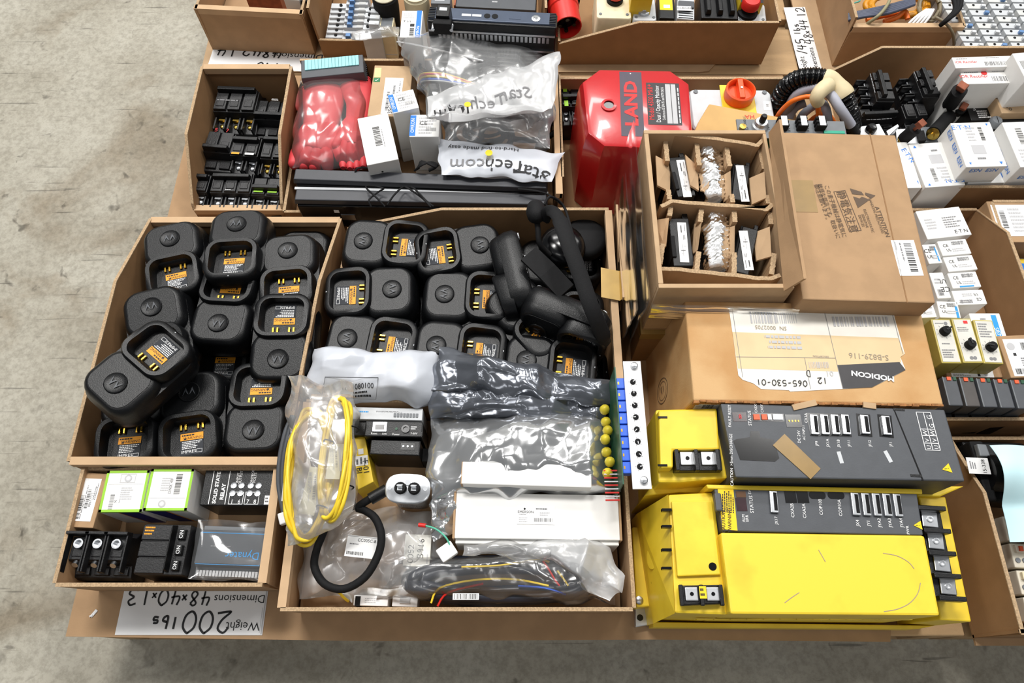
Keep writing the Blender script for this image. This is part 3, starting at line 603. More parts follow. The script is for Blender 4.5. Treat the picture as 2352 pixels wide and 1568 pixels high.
# ================================================================ front left small bin
t, w, d, h_ = tbox('labelled_carton', 'narrow brown carton with white barcode label in the front left bin', 'carton', [(190, 1085), (240, 1088), (222, 1212), (170, 1210)], .1, .0305)
MB().box(-w/2, w/2, -d/2, d/2, 0, h_).build('carton_body', card, t, 0, .001)
lab(t, [(190, 1098), (230, 1100), (212, 1197), (171, 1196)], .1, [('B', .05, .1, .6, .3), ('B', .3, .42, .75, .6), ('L', .05, .32, .95, .4, 1), ('T', '88677772', .5, .7, .12, 'g'), ('L', .5, .78, .95, .95, 2)], 90)
for nm, q, lb, fb in (('a', [(246, 1081), (344, 1080), (326, 1175), (227, 1176)], 'white and lime green product box, left of the two in the front left bin', 0), ('b', [(349, 1077), (448, 1077), (427, 1172), (328, 1172)], 'white and lime green product box next to the black relay', 1)):
    t, w, d, h_ = tbox('product_box', lb, 'box', q, .108, .0305, 'white and green product boxes')
    MB().box(-w/2, w/2, -d/2, d/2, 0, h_).build('carton_body', wcard, t, 0, .0008)
    m = MB(); g = .0035
    for a in ((-w/2, w/2, d/2-g, d/2), (-w/2, w/2, -d/2, -d/2+g), (-w/2, -w/2+g, -d/2, d/2), (w/2-g, w/2, -d/2, d/2)): m.box(a[0], a[1], a[2], a[3], h_, h_+.0003)
    m.build('lime_border', greenl, t, 0)
    M_ = T(0, 0, h_)
    labM(t, M_, w, d, [('B', .2, .58, .3, .95, 'g', 1), ('L', .42, .4, .7, .72, 6, 'l'), ('T', 'X 1', .38, .75, .06, 'g'), ('F', .35, .08, .7, .3, .01, 'l'), ('C', .53, .19, .09, 'l'), ('C', .53, .19, .05, 'w'), ('R', .08, .33, .92, .335, 'l')] if not fb else
         [('B', .62, .12, .76, .62, 'k', 1), ('L', .3, .2, .55, .55, 6, 'l'), ('T', 'DNX 40', .53, .42, .06, 'g', 1, 90), ('R', .08, .7, .92, .705, 'l'), ('C', .4, .84, .09, 'l'), ('C', .4, .84, .05, 'w')])
    Mf = PL((0, -d/2, h_/2), (1, 0, 0), (0, 0, 1))
    labM(t, Mf, w, h_, [('R', 0, 0, 1, .06, 'n'), ('P', [(.45 if not fb else .05, .06), (.9 if not fb else .5, .06), (1. if not fb else .65, 1), (.62 if not fb else .3, 1)], 'v'), ('P', [(.42 if not fb else .5, .06), (.45 if not fb else .54, .06), (.62 if not fb else .7, 1), (.58 if not fb else .66, 1)], 'o')])
t, w, d, h_ = tbox('solid_state_relay', 'black solid state relay with white lettering in the front left bin', 'relay', [(474, 1078), (634, 1081), (622, 1160), (456, 1161)], .1, .0305)
MB().box(-w/2, w/2, -d/2, d/2, 0, h_).build('case', blk, t, 0, .0012)
labM(t, T(0, 0, h_), w, d, [('T', '*SOLID STATE', .2, .5, .082, 'w', 1.1, 90), ('T', '*RELAY', .3, .62, .085, 'w', 1.1, 90), ('R', .12, .03, .13, .97, 'w'), ('R', .35, .03, .36, .97, 'w'), ('T', 'INPUT', .48, .22, .06, 'w', 1, 90), ('T', 'OUTPUT', .52, .22, .06, 'w', 1, 90), ('T', 'CONTROL', .68, .22, .06, 'w', 1, 90), ('T', 'VOLTS', .72, .22, .06, 'w', 1, 90),
      ('F', .4, .62, .6, .97, .015, 'w'), ('F', .62, .62, .82, .97, .015, 'w'), ('T', '1', .45, .9, .1, 'w'), ('T', '6', .55, .9, .1, 'w'), ('T', '7', .67, .9, .1, 'w'), ('T', '8', .77, .9, .1, 'w'), ('R', .9, .72, .98, .97, 'w'), ('L', .91, .76, .97, .93, 2, 'k'), ('L', .965, .2, .99, .6, 1, 'w')])
for i in range(8):
    x = (-.06, .05, .18, .29)[i % 4]*w+.0; y = (.06 if i < 4 else -.16)*d
    MB().lathe([(.0042, 0), (.0042, .001), (.0032, .0008), (.003, .0002)], 12, T(x, y, h_)).build('screw_terminal', steel, t, 40)
zt = .1
t = breaker('black three-pole breaker with open box terminals at the front left corner', [(166, 1215), (300, 1217), (280, 1328), (148, 1325)], .098, .0305, 3, 'c', hand=False, grp=None)
w_ = fit([(166, 1215), (300, 1217), (280, 1328), (148, 1325)], .098)[1]
for i in range(3):
    x = (-1/3+i/3)*w_*.98
    m = MB(); m.lathe([(.0065, .0), (.0065, .006), (.0045, .006), (.0045, .001)], 14, T(x, .012, .068, 0)); m.build('terminal_lug', steel, t, 40)
    m = MB(); m.cyl((x, -.012, .066), (x, -.016, .069), .0042, n=12); m.build('terminal_screw', steel, t, 40)
    m = MB(); m.box(x-.017, x-.0125, -.026, .026, .067, .078, None, .001); m.box(x+.0125, x+.017, -.026, .026, .067, .078, None, .001); m.box(x-.017, x+.017, .022, .028, .067, .082, None, .001); m.build('terminal_shroud', bake, t, 0, .0008)
q = [(326, 1200), (442, 1202), (421, 1325), (308, 1322)]
t, w, d, h_ = tbox('circuit_breaker', 'black three-pole breaker with one long handle and ON rockers in the front left bin', 'breaker', q, .095, .0305)
MB().box(-w/2, w/2, -d/2, d/2, 0, h_, None, .002).build('body', bake, t, 0, .0015)
for i in range(3): MB().box(-w*.48, w*.12, -d*.46+i*d*.31, -d*.46+i*d*.31+d*.3, h_-.001, h_+.0025, None, .001).build('pole_face', bake, t, 0, .0008)
MB().box(w*.13, w*.21, -d*.42, d*.46, h_-.001, h_+.012, None, .002).build('handle_bar', blk, t, 0, .0015)
for i in range(3):
    o = MB().box(w*.26, w*.42, -d*.4+i*d*.29, -d*.4+i*d*.29+d*.2, h_-.001, h_+.006, None, .001).build('rocker', blk, t, 0, .0008)
    printing(o, T(w*.35, -d*.3+i*d*.29, h_+.0062), .01, .012, [('T', 'ON', .5, .5, .35, 'w', 1, 90)])
labM(t, T(-w*.3, d*.33, h_+.0026), w*.25, d*.2, [('L', 0, 0, .8, .9, 3, 'o')])
# display unit in a clear bag
q = [(455, 1203), (618, 1206), (602, 1330), (438, 1322)]
t, w, d, h_ = tbox('control_unit', 'grey control unit sealed in a clear bag, front left bin', 'controller', q, .085, .0305)
MB().box(-w/2, w/2, -d*.5, d*.5, 0, h_*.7).build('lower_case', mgrey, t, 0, .001)
MB().box(-w/2, w/2, -d*.3, d*.42, h_*.7, h_, None, .003).build('face_panel', dgrey, t, 0, .001)
m = MB()
for i in range(20): m.box(-w*.46+i*w*.046, -w*.46+i*w*.046+w*.034, -d*.47, -d*.36, h_*.7, h_*.8)
m.build('terminal_row', lgrey, t, 0)
labM(t, T(0, .06*d, h_), w*.9, d*.7, [('T', 'Dynatec', .3, .3, .17, 'c'), ('L', .5, .5, .9, .56, 1, 'g'), ('R', 0, .88, 1, .9, 'c'), ('R', 0, .03, 1, .045, 'c')], 180)
bg = bagroot('clear_bag', 'clear plastic bag stretched over the grey control unit in the front left bin', 'bag', [(452, 1195), (622, 1203), (600, 1338), (432, 1330)], .084)
film(bg, [(452, 1195), (624, 1200), (604, 1334), (430, 1328)], .088, .002, thin, 36, 30, .0022, 3, 14, zb=.086)
# ================================================================ wide front bin
# white poly bag
q = [(722, 800), (1015, 812), (1000, 930), (694, 915)]
bg = bagroot('white_poly_bag', 'white plastic mailing bag with a printed frame behind the yellow cables', 'bag', q, .09)
fo = film(bg, q, .1, .034, wfilm, 70, 50, .014, 5, 11, zb=.07, pw=3, edge=.012)
n0 = set(bpy.data.objects); lab(bg, [(736, 862), (868, 870), (866, 915), (748, 915)], .13, [('F', 0, .02, 1, 1, .02, 'k'), ('T', 'TN 1080100', .6, .35, .17, 'k'), ('L', .15, .55, .4, .7, 1, 'k'), ('L', .55, .5, .9, .75, 2, 'k')], 0, None)
for o in set(bpy.data.objects)-n0:
    mb = MB(); mb.v = [tuple(v.co) for v in o.data.vertices]; drape_on(mb, fo, .001)
    for v, c in zip(o.data.vertices, mb.v): v.co = c
# network switch, adapter, psu
q = [(796, 934), (970, 938), (968, 1000), (796, 996)]
t, w, d, h_ = tbox('network_box', 'light grey edged dark network box with a row of small switches', 'network box', q, .1, .0305)
MB().box(-w/2, w/2, -d/2, d*.05, 0, h_*.9).build('case', blk, t, 0, .001)
MB().box(-w/2, w/2, d*.05, d/2, 0, h_).build('front_panel', lgrey, t, 0, .001)
m = MB()
for i in range(8): m.box(w*.12+i*w*.042, w*.12+i*w*.042+w*.03, d*.16, d*.3, h_, h_+.0012)
m.build('dip_switch', mgrey, t, 0)
labM(t, T(-w*.2, d*.3, h_), w*.4, d*.25, [('L', .1, .2, .6, .6, 1, 'c'), ('L', .7, .2, 1.6, .4, 2, 'g')])
q = [(838, 966), (968, 968), (972, 1004), (838, 1001)]
t, w, d, h_ = tbox('network_adapter', 'black network adapter with metal port and green light in the front bin', 'adapter', q, .108, .0305)
MB().box(-w/2, w/2, -d/2, d/2, 0, h_).build('case', blk, t, 0, .0015)
m = MB(); m.box(-w*.36, -w*.12, -d*.2, d*.4, h_, h_+.002); m.build('network_port', steel, t, 0)
MB().box(-w*.32, -w*.16, -d*.1, d*.25, h_+.002, h_+.0023).build('port_opening', blkg, t, 0)
MB().cyl((w*.05, 0, h_), (w*.05, 0, h_+.001), .002, n=10).build('indicator', green, t, 0)
MB().lathe([(.006, 0), (.006, .002), (.0035, .002), (.0035, .0002)], 14, T(w*.21, 0, h_)).build('power_socket', blkg, t, 40)
labM(t, T(0, 0, h_), w, d, [('T', 'Reset', .17, .82, .1, 'w'), ('T', 'Link', .35, .82, .1, 'w'), ('T', 'Power', .55, .85, .1, 'w'), ('L', .8, .3, .92, .55, 2, 'w'), ('T', '7-30V', .86, .78, .1, 'w')])
q = [(852, 1008), (966, 1012), (962, 1046), (848, 1043)]
t, w, d, h_ = tbox('power_supply', 'black power supply block with three-pin socket in the front bin', 'power supply', q, .1, .0305)
MB().box(-w/2, w/2, -d/2, d/2, 0, h_).build('case', blk, t, 0, .0015)
MB().box(w*.12, w*.4, -d*.15, d*.3, h_, h_+.0008).build('socket', blkg, t, 0)
for i in range(3): MB().cyl((w*(.17+i*.09), d*.08, h_), (w*(.17+i*.09), d*.08, h_+.002), .0013, n=8).build('socket_pin', steel, t, 0)
m = MB(); m.box(w/2, w/2+.012, -d*.5, d*.4, 0, h_*.55); m.build('side_bracket', blkm, t, 0, .001)
t = thing('spare_part_pack', 'yellow and white spare part pack leaning by the cable coils', 'packet', (*U(832, 1065, .08)[:2], .0305), 0)
m = MB(); pp(m, t, [(806, 1006), (838, 1001), (858, 1106), (818, 1126)], .0305, .085); m.build('sleeve', yel, t, 0, .001)
lab(t, [(808, 1008), (837, 1004), (851, 1066), (820, 1070)], .0855, [('R', 0, 0, .35, 1, 'w'), ('L', .05, .05, .3, .95, 3, 'k'), ('R', .4, .3, .6, .7, 'w')], 90, None)
ptext(t, [('BI', 825, 1080, 16, -80), ('F-01', 840, 1072, 16, -80)], .0856, 'k')
# capacitor
c_ = U(935, 1112, .125); t = thing('run_capacitor', 'oval silver run capacitor with two terminals in the front bin', 'capacitor', (c_.x, c_.y, .042), 0, None, (math.radians(3), 0, math.radians(-2)))
def oval(a, b, z): return [(a*math.cos(6.28319*i/28)*(1 if True else 0), b*math.sin(6.28319*i/28), z) for i in range(28)]
def stad(a, b, z): return [(math.copysign(abs(math.cos(x))**.62, math.cos(x))*a, math.copysign(abs(math.sin(x))**.8, math.sin(x))*b, z) for x in [6.28319*i/32 for i in range(32)]]
MB().loft([stad(.027, .0165, 0), stad(.028, .0175, .003), stad(.028, .0175, .068), stad(.031, .0205, .071), stad(.031, .0205, .0745), stad(.029, .0185, .0755)]).build('can', steel, t, 40)
for s_ in (-1, 1):
    MB().lathe([(.0085, .0755), (.0085, .079), (.007, .0825), (.0055, .0825)], 16, T(s_*.0095, 0, 0)).build('terminal_base', blkm, t, 40)
    m = MB(); m.box(-.0035, .0035, -.0008, .0008, .082, .09, T(s_*.0095, .0015, 0)); m.box(-.0035, .0035, -.004, .004, .0824, .0832, T(s_*.0095, 0, 0)); m.build('blade_terminal', steel, t, 0)
for s_ in (-1, 1): MB().cyl((s_*.0245, 0, .0755), (s_*.0245, 0, .0762), .0028, n=10).build('rivet', steel, t, 0)
MB().cyl((0, .008, .0755), (0, .008, .078), .004, n=12).build('ground_screw', steel, t, 40)
labM(t, PL((0, -.0177, .03), (1, 0, 0), (0, 0, 1)), .04, .03, [('L', .05, .1, .9, .8, 5, 'g'), ('T', 'UL', .85, .3, .2, 'k')])
# yellow fibre coils in a bag
for k, (cx, cy, rx, ry, lb) in enumerate(((712, 1090, 44, 158, 'coil of yellow fibre cable at the left of the clear sleeve'), (772, 1052, 42, 142, 'coil of yellow fibre cable at the right of the clear sleeve, pale label inside'))):
    z = .125+.012*k; c_ = U(cx, cy, z); t = thing('fibre_cable', lb, 'cable', (c_.x, c_.y, z), 0, 'coils of yellow fibre cable')
    s = pxm(cx, cy, z); rnd = random.Random(k+4)
    for i in range(7):
        pts = []; a, b = rx*s*rnd.uniform(.78, 1.), ry*s*rnd.uniform(.88, 1.02); ph = rnd.uniform(0, 6); sk = rnd.uniform(-.06, .02)
        for j in range(14):
            th = 6.28319*j/14; x, y = a*math.cos(th), b*math.sin(th)
            pts.append((x+y*sk+rnd.uniform(-.002, .002), y, .02*math.cos(th)*(1 if k else -1)+rnd.uniform(-.004, .004)+i*.002))
        MB().tube(pts, .0028, 7, True, 4).build('cable_loop', yel, t, 60)
    for yy in (-.5, .45):
        m = MB(); x = rx*s*.8; m.tube([(x-.006, yy*ry*s, .002), (x, yy*ry*s+.001, .022), (x+.01, yy*ry*s, .012), (x+.004, yy*ry*s, -.004)], .0011, 6).build('cable_tie', blkm, t, 0)
    q_ = [(690, 1070), (728, 1080), (742, 1180), (708, 1180)] if k == 0 else [(748, 1020), (780, 1020), (790, 1100), (758, 1098)]
    lab(t, q_, z-.012, [('R', .1, .05, .8, .2, 'l'), ('B', .15, .3, .7, .45, 'g'), ('L', .1, .55, .8, .8, 3, 'l')], -80, mat('cable_card', (226, 222, 196), .6), 'paper_tag')
q = [(664, 872), (818, 900), (806, 1180), (676, 1265)]
bg = bagroot('clear_bag', 'long clear sleeve around the yellow fibre coils', 'bag', q, .1)
film(bg, [(662, 868), (822, 880), (818, 1175), (664, 1268)], .135, .028, milky, 40, 60, .006, 8, 20, zb=.075, edge=.014)
t = thing('power_lead', 'grey black cord with white plug hanging over the bin wall beside the fibre coils', 'cord', tuple(U(655, 1060, .1)))
for dx in (0, 9):
    MB().tube([LP(t, 672+dx*.4, 955, .125), LP(t, 656+dx, 990, .125), LP(t, 643+dx, 1050, .12), LP(t, 640+dx, 1110, .115), LP(t, 648+dx, 1160, .112), LP(t, 654+dx*.5, 1186, .11)], .0035, 8).build('lead', dgrey, t, 60)
m = MB(); p = LP(t, 654, 1192, .105); m.box(-.006, .006, -.008, .008, 0, .01, T(p.x, p.y, p.z, 20)); m.build('plug', white, t, 0, .0015)
p = LP(t, 655, 1130, .123); MB().cyl(p+Vector((0, -.012, -.002)), p+Vector((0, .012, 0)), .0045, n=10).build('label_sleeve', white, t, 40)
# black cable loop in clear bag with label
t = thing('black_cable', 'thick black cable bent in a loop at the front of the wide bin', 'cable', tuple(U(800, 1260, .06)))
MB().tube([LP(t, 895, 1118, .1), LP(t, 850, 1145, .105), LP(t, 822, 1165, .1), LP(t, 838, 1172, .1), LP(t, 862, 1190, .105), LP(t, 876, 1230, .105), LP(t, 868, 1275, .1), LP(t, 838, 1325, .095), LP(t, 790, 1352, .09), LP(t, 745, 1340, .09), LP(t, 722, 1300, .085), LP(t, 728, 1260, .08), LP(t, 740, 1230, .07), LP(t, 752, 1200, .06)], .0055, 10).build('lead', blkm, t, 60)
MB().cyl(LP(t, 850, 1146, .106), LP(t, 888, 1124, .106), .0085, n=12).build('connector', blk, t, 40)
MB().tube([LP(t, 735, 1330, .085), LP(t, 770, 1352, .08), LP(t, 790, 1372, .07), LP(t, 800, 1380, .06)], .002, 6).build('wire_yellow', yel, t, 60)
q = [(700, 1185), (1030, 1165), (1000, 1392), (672, 1385)]
bg = bagroot('clear_bag', 'crumpled clear bag over the black cable loop with a white label', 'bag', q, .06)
film(bg, [(700, 1185), (1030, 1165), (1000, 1376), (690, 1372)], .05, .035, milky, 70, 56, .014, 11, 15, zb=.035, edge=.012)  # clear plastic; the milky white mixed in stands for its whitish reflections
lab(bg, [(800, 1228), (874, 1235), (868, 1285), (790, 1276)], .089, [('R', 0, .03, 1, .05, 'g'), ('T', 'CC005C-B', .6, .2, .12, 'k'), ('L', .1, .35, .5, .45, 1), ('B', .05, .75, .55, .9)], 0, paper, 'label')
t, w, d, h_ = tbox('small_carton', 'small white carton with handwritten numbers in the clear bag', 'carton', [(932, 1226), (992, 1228), (986, 1302), (924, 1300)], .075, .036)
MB().box(-w/2, w/2, -d/2, d/2, 0, h_).build('carton_body', mat('off_white_carton', (226, 224, 216), .55), t, 0, .001)
labM(t, T(0, 0, h_), w, d, [('S', '0052', .4, .26, .2, .022), ('S', '3916', .58, .62, .22, .022), ('L', .1, .85, .5, .95, 1, 'l')], 90)
t = thing('crimped_wire', 'green wire with red crimp and white plug near the small white carton', 'wire', tuple(U(1005, 1240, .08)))
MB().tube([LP(t, 972, 1206, .095), LP(t, 1000, 1214, .1), LP(t, 1025, 1235, .1), LP(t, 1036, 1260, .095)], .0013, 6).build('lead', mat('green_wire', (90, 190, 160), .45), t, 60)
MB().cyl(LP(t, 962, 1205, .094), LP(t, 978, 1207, .096), .003, n=10).build('crimp', redk, t, 40)
p = LP(t, 1027, 1268, .09); MB().box(-.012, .012, -.01, .01, -.004, .008, T(p.x, p.y, p.z, 35)).build('plug', white, t, 0, .002)
t, w, d, h_ = tbox('connector_block', 'white wired connector block at the front edge of the wide bin', 'connector', [(812, 1366), (892, 1368), (890, 1392), (812, 1390)], .06, .0305)
MB().box(-w/2, w/2, -d/2, d/2, 0, h_).build('housing', white, t, 0, .001)
MB().box(-w*.45, -w*.3, -d/2-.0006, d*.4, h_*.4, h_+.0008).build('insert', blkm, t, 0)
labM(t, T(w*.1, 0, h_), w*.6, d*.7, [('L', .05, .1, .95, .9, 3, 'l')])
t, w, d, h_ = tbox('connector_block', 'second white connector block beside the wired one, partly under the clear bag', 'connector', [(902, 1368), (960, 1370), (958, 1394), (900, 1392)], .056, .0305)
MB().box(-w/2, w/2, -d/2, d/2, 0, h_).build('housing', white, t, 0, .001); MB().box(-w*.2, w*.2, -d*.2, d*.3, h_, h_+.002).build('latch', lgrey, t, 0)
# Emerson white box
q = [(1043, 1131), (1425, 1137), (1429, 1240), (1039, 1236)]
t, w, d, h_ = tbox('white_carton', 'long white carton with small barcode label at the front right of the wide bin', 'carton', q, .1, .0305)
MB().box(-w/2+.003, w/2-.003, -d/2, d/2, 0, h_).build('carton_body', wcard, t, 0, .0012)
for s_ in (-1, 1): MB().box(s_*(w/2-.0015)-.0015, s_*(w/2-.0015)+.0015, -d/2-.0005, d/2+.0005, 0, h_+.0006).build('carton_end', card, t, 0, .0006)
MB().box(-w/2+.004, w/2-.004, -d/2-.006, -d/2, 0, h_-.006).build('tuck_flap', wcard, t, 0, .001)
lab(t, [(1188, 1162), (1274, 1163), (1275, 1205), (1187, 1203)], .1003, [('C', .2, .15, .06, 'k'), ('T', 'EMERSON', .23, .33, .12, 'k'), ('L', .05, .42, .35, .5, 1), ('L', .5, .1, .9, .2, 1, 'k'), ('L', .6, .3, .95, .55, 2, 'l'), ('B', .45, .65, .95, .85, 'g'), ('L', .05, .6, .35, .9, 3, 'l')], 0, white)
# cable bundle in clear bag
t = thing('cable_bundle', 'looped black corrugated cable bundle inside the front clear bag', 'cable', tuple(U(1150, 1330, .06)))
rnd = random.Random(3)
for i in range(4):
    a, b = 215-i*12, 46-i*7; pts = []
    for j in range(18):
        th = 6.28319*j/18; pts.append(LP(t, 1150+a*math.copysign(abs(math.cos(th))**.8, math.cos(th)), 1332+b*math.sin(th)+rnd.uniform(-3, 3), .062+.008*(i % 2)+rnd.uniform(-.003, .003)))
    MB().tube(pts, .0085 if i < 2 else .007, 10, True, 5).build('corrugated_hose', mat('navy_black_hose_%d' % i, (34, 38, 50), .35), t, 60)
for mt, pts in ((yel, [(990, 1385), (1010, 1350), (1090, 1332), (1180, 1330), (1260, 1345)]), (redk, [(1245, 1285), (1262, 1310), (1275, 1332), (1285, 1345)]), (yel, [(1280, 1310), (1295, 1330), (1305, 1345)]), (yel, [(1060, 1302), (1150, 1298), (1230, 1285), (1262, 1290)]), (blue, [(1190, 1345), (1250, 1350), (1300, 1365)]), (redk, [(1005, 1392), (1030, 1360), (1110, 1340)])):
    MB().tube([LP(t, *p, .083) for p in pts], .0015, 6).build('wire', mt, t, 60)
q = [(890, 1300), (1385, 1262), (1412, 1395), (880, 1400)]
bg = bagroot('clear_bag', 'clear bag with the looped black cable bundle along the front of the wide bin', 'bag', q, .05)
film(bg, [(880, 1288), (1392, 1252), (1414, 1380), (872, 1380)], .06, .038, clear, 80, 40, .007, 14, 18, zb=.04, pw=4, edge=.012)
lab(bg, [(1040, 1362), (1100, 1362), (1100, 1377), (1040, 1377)], .09, [('B', .05, .1, .95, .9)], 0, paper, 'barcode_tag')
q = [(1075, 1215), (1360, 1210), (1440, 1330), (1290, 1300)]
bg = bagroot('foam_sleeve', 'crumpled translucent white foam sleeve at the right of the wide bin', 'packaging', q, .08)
film(bg, [(1190, 1250), (1350, 1205), (1438, 1325), (1385, 1390)], .088, .02, frost, 44, 44, .014, 17, 15, zb=.075, edge=.02)
q = [(1070, 1240), (1290, 1250), (1300, 1285), (1060, 1278)]
bg = bagroot('plastic_wrap', 'narrow strip of clear wrap lying below the long white carton', 'packaging', q, .08)
film(bg, q, .088, .012, milky, 44, 20, .007, 19, 25, zb=.083, edge=.01)
# static shielding bags
for q, ze, bu, m_, am, sd, lb, gr in (
    ([(1008, 797), (1405, 872), (1402, 930), (985, 905)], .118, .02, esdd, .012, 21, 'dark static-shielding bag lying behind the two silver ones', 14),
    ([(985, 885), (1395, 880), (1392, 965), (992, 965)], .105, .024, esdd, .014, 22, 'dull silver static bag in the middle of the three', 15),
    ([(990, 957), (1402, 945), (1418, 1135), (985, 1150)], .09, .034, esd, .012, 27, 'large bright silver static bag beside the black power supply', 11)):
    bg = bagroot('static_shielding_bag', lb, 'bag', q, ze, 'static shielding bags')
    film(bg, q, ze, bu, m_, 90, 56, am, sd, gr, zb=ze-.03, pw=3.2, edge=.012, sm=70, sharp=1.3)
t, w, d, h_ = tbox('white_carton', 'flat white carton half inside the bright silver bag', 'carton', [(1062, 1062), (1372, 1070), (1345, 1118), (1060, 1108)], .127, .1)
MB().box(-w/2, w/2, -d/2, d/2, 0, h_).build('carton_body', wcard, t, 0, .0012)
MB().box(-w/2-.001, -w/2+.002, -d/2, d/2, 0, h_-.001).build('carton_end', card, t, 0)
bg = bagroot('clear_bag', 'clear edge of film left of the silver bags by the capacitor', 'bag', [(985, 960), (1050, 960), (1050, 1230), (980, 1230)], .07)
film(bg, [(985, 1090), (1060, 1080), (1045, 1225), (990, 1235)], .085, .012, esd, 24, 40, .012, 31, 22, zb=.06, edge=.014)
bg['label'] = 'trailing lower corner of silver film beside the long white carton'
# circuit board with white front panel
z = .185; q = [(1437, 828), (1477, 830), (1491, 1121), (1447, 1124)]
t, w, d, h_ = tbox('panel_board', 'circuit board with white front panel carrying eight black adjusters', 'circuit board', q, z, .06)
MB().box(-w/2, w/2, -d/2, d/2, h_-.003, h_).build('front_panel', white, t, 0, .0006)
MB().box(-w/2-.012, -w/2-.0104, -d*.46, d*.46, 0, h_-.003).build('board', green, t, 0)
for i in range(8):
    y = d*.325-i*d*.0945
    kn = MB().lathe([(.0038, 0), (.0038, .0016), (.003, .0022), (.0002, .0022)], 16, T(-w*.04, y, h_)).build('adjuster', blkm, t, 40)
    m = MB(); a = math.radians(40+i*47); m.ribbon([(-w*.04, y), (-w*.04+.0034*math.cos(a), y+.0034*math.sin(a))], .0009, None, h_+.0024); m.build('pointer', ink_w, kn, 0)
    m = MB()
    for k in range(5): a = .6+k*1.25; m.ribbon([(-w*.04+.0046*math.cos(a), y+.0046*math.sin(a)), (-w*.04+.0062*math.cos(a), y+.0062*math.sin(a))], .0004, None, h_+.0003)
    m.build('scale_marks', ink_k, t, 0)
    MB().box(-w/2-.0104, -w/2+.001, y-d*.043, y+d*.043, h_-.018, h_-.004).build('trimmer', blue, t, 0, .001)
    MB().box(-w/2-.009, -w/2-.007, y-.002, y+.002, h_-.004, h_-.0036).build('trimmer_pin', gold, t, 0)
for y in (d*.455, -d*.44): MB().lathe([(.005, 0), (.005, .004), (.0035, .005), (.0002, .005)], 14, T(w*.1, y, h_)).build('panel_screw', steel, t, 40)
rnd = random.Random(9)
for i in range(7):
    y = d*.2-i*d*.085; MB().lathe([(.0005, 0), (.006, .002), (.0075, .008), (.006, .014), (.0005, .017)], 10, T(-w/2-.02-rnd.uniform(0, .006), y, h_-.05-rnd.uniform(0, .02))).build('yellow_capacitor', mat('capacitor_yellow', (226, 206, 60), .35) if i == 0 else bpy.data.materials['capacitor_yellow'], t, 50)
for i in range(9):
    y = -d*.3-i*.005; MB().cyl((-w/2-.03, y, h_-.045), (-w/2-.011, y, h_-.045), .0012, n=6).build('resistor', alum if i % 2 else redk, t, 0)
# ================================================================ gloves bin
t, w, d, h_ = tbox('plc_module', 'dark grey control module with pale teal terminal strip and blue tape', 'control module', [(690, 137), (832, 123), (842, 166), (688, 182)], .115, .0205)
MB().box(-w/2, w/2, -d/2, d/2, 0, h_-.03).build('base', blk, t, 0, .0015)
MB().box(-w/2, w/2, -d/2, d/2, h_-.03, h_, None, .002).build('head', dgrey, t, 0, .0015)
n_ = 16
for i in range(n_): MB().box(-w*.42+i*w*.84/n_, -w*.42+(i+1)*w*.84/n_-.0006, -d*.1, d*.4, h_, h_+.002).build('terminal_marker', teal, t, 0)
MB().box(-w*.48, w*.48, -d/2-.0008, -d/2, h_-.055, h_-.03).build('blue_tape', blue, t, 0)
labM(t, PL((0, -d/2-.0009, h_-.043), (1, 0, 0), (0, 0, 1)), w*.9, .022, [('S', '901236', .5, .5, .5, .07)], 180)
m = MB()
for i in range(8): m.box(w/2, w/2+.0012, -d*.45+i*d*.11, -d*.45+i*d*.11+d*.06, .03, h_-.02)
m.build('side_rib', blk, t, 0)
def glove(label, px, z, sz, mats):
    t = thing('rubber_glove', label, 'glove', (*U(*px['palm'], z)[:2], z), 0, 'red rubber gloves')
    def q(a, zz=0): return LP(t, a[0], a[1], z+zz)
    def flat(mb, k, z0): mb.v = [(x, y, z0+(zz-z0)*k) for x, y, zz in mb.v]; return mb
    cu = [q(p) for p in px['cuff']]
    n0 = len(cu)
    mb = MB(); mb.tube(cu, lambda u: (.043-.012*u)*sz, 20, False, 5); flat(mb, .55, 0).build('cuff', mats, t, 60)
    mb = MB(); mb.tube([cu[0]+(cu[0]-cu[1]).normalized()*.001, cu[0]+(cu[0]-cu[1]).normalized()*.004], .0445*sz, 20, False, 1); flat(mb, .56, 0).build('cuff_bead', mats, t, 60)
    mb = MB(); mb.tube([cu[-1]+(cu[-2]-cu[-1])*.2, q(px['palm']), q(px['knuckle'])], lambda u: (.032+.012*math.sin(u*3.1))*sz, 20, False, 6); flat(mb, .5, 0).build('palm', mats, t, 60)
    for f in px['fingers']: 
        mb = MB(); mb.tube([q(a, .002+.004*i) for i, a in enumerate(f)], lambda u: (.0135*(1-.28*u) if u < .93 else .006)*sz, 12, False, 4); mb.build('finger', mats, t, 60)
    return t
glove('red rubber glove at the left with long fingers toward the viewer', dict(cuff=[(745, 212), (742, 250), (735, 300)], palm=(730, 328), knuckle=(722, 350), fingers=[[(700, 335), (682, 352), (674, 384)], [(716, 345), (703, 362), (698, 388)], [(732, 350), (726, 368), (722, 390)], [(748, 345), (752, 365), (752, 388)], [(750, 318), (775, 340), (785, 370)]]), .075, 1., redg)
glove('red rubber glove at the right with its cuff curling up beside the tan carton', dict(cuff=[(815, 195), (828, 235), (822, 285)], palm=(812, 312), knuckle=(808, 335), fingers=[[(795, 325), (790, 350), (788, 386)], [(806, 335), (806, 360), (804, 388)], [(818, 338), (820, 362), (820, 388)], [(828, 332), (834, 355), (834, 384)], [(798, 300), (780, 318), (768, 340)]]), .082, .72, redg)
q = [(684, 182), (832, 178), (850, 392), (668, 388)]
bg = bagroot('clear_bag', 'shiny clear bag wrapped over the red gloves', 'bag', q, .1)
film(bg, [(686, 180), (836, 178), (850, 386), (668, 388)], .088, .03, clear, 44, 56, .0045, 41, 11, zb=.05, edge=.01, pw=4)
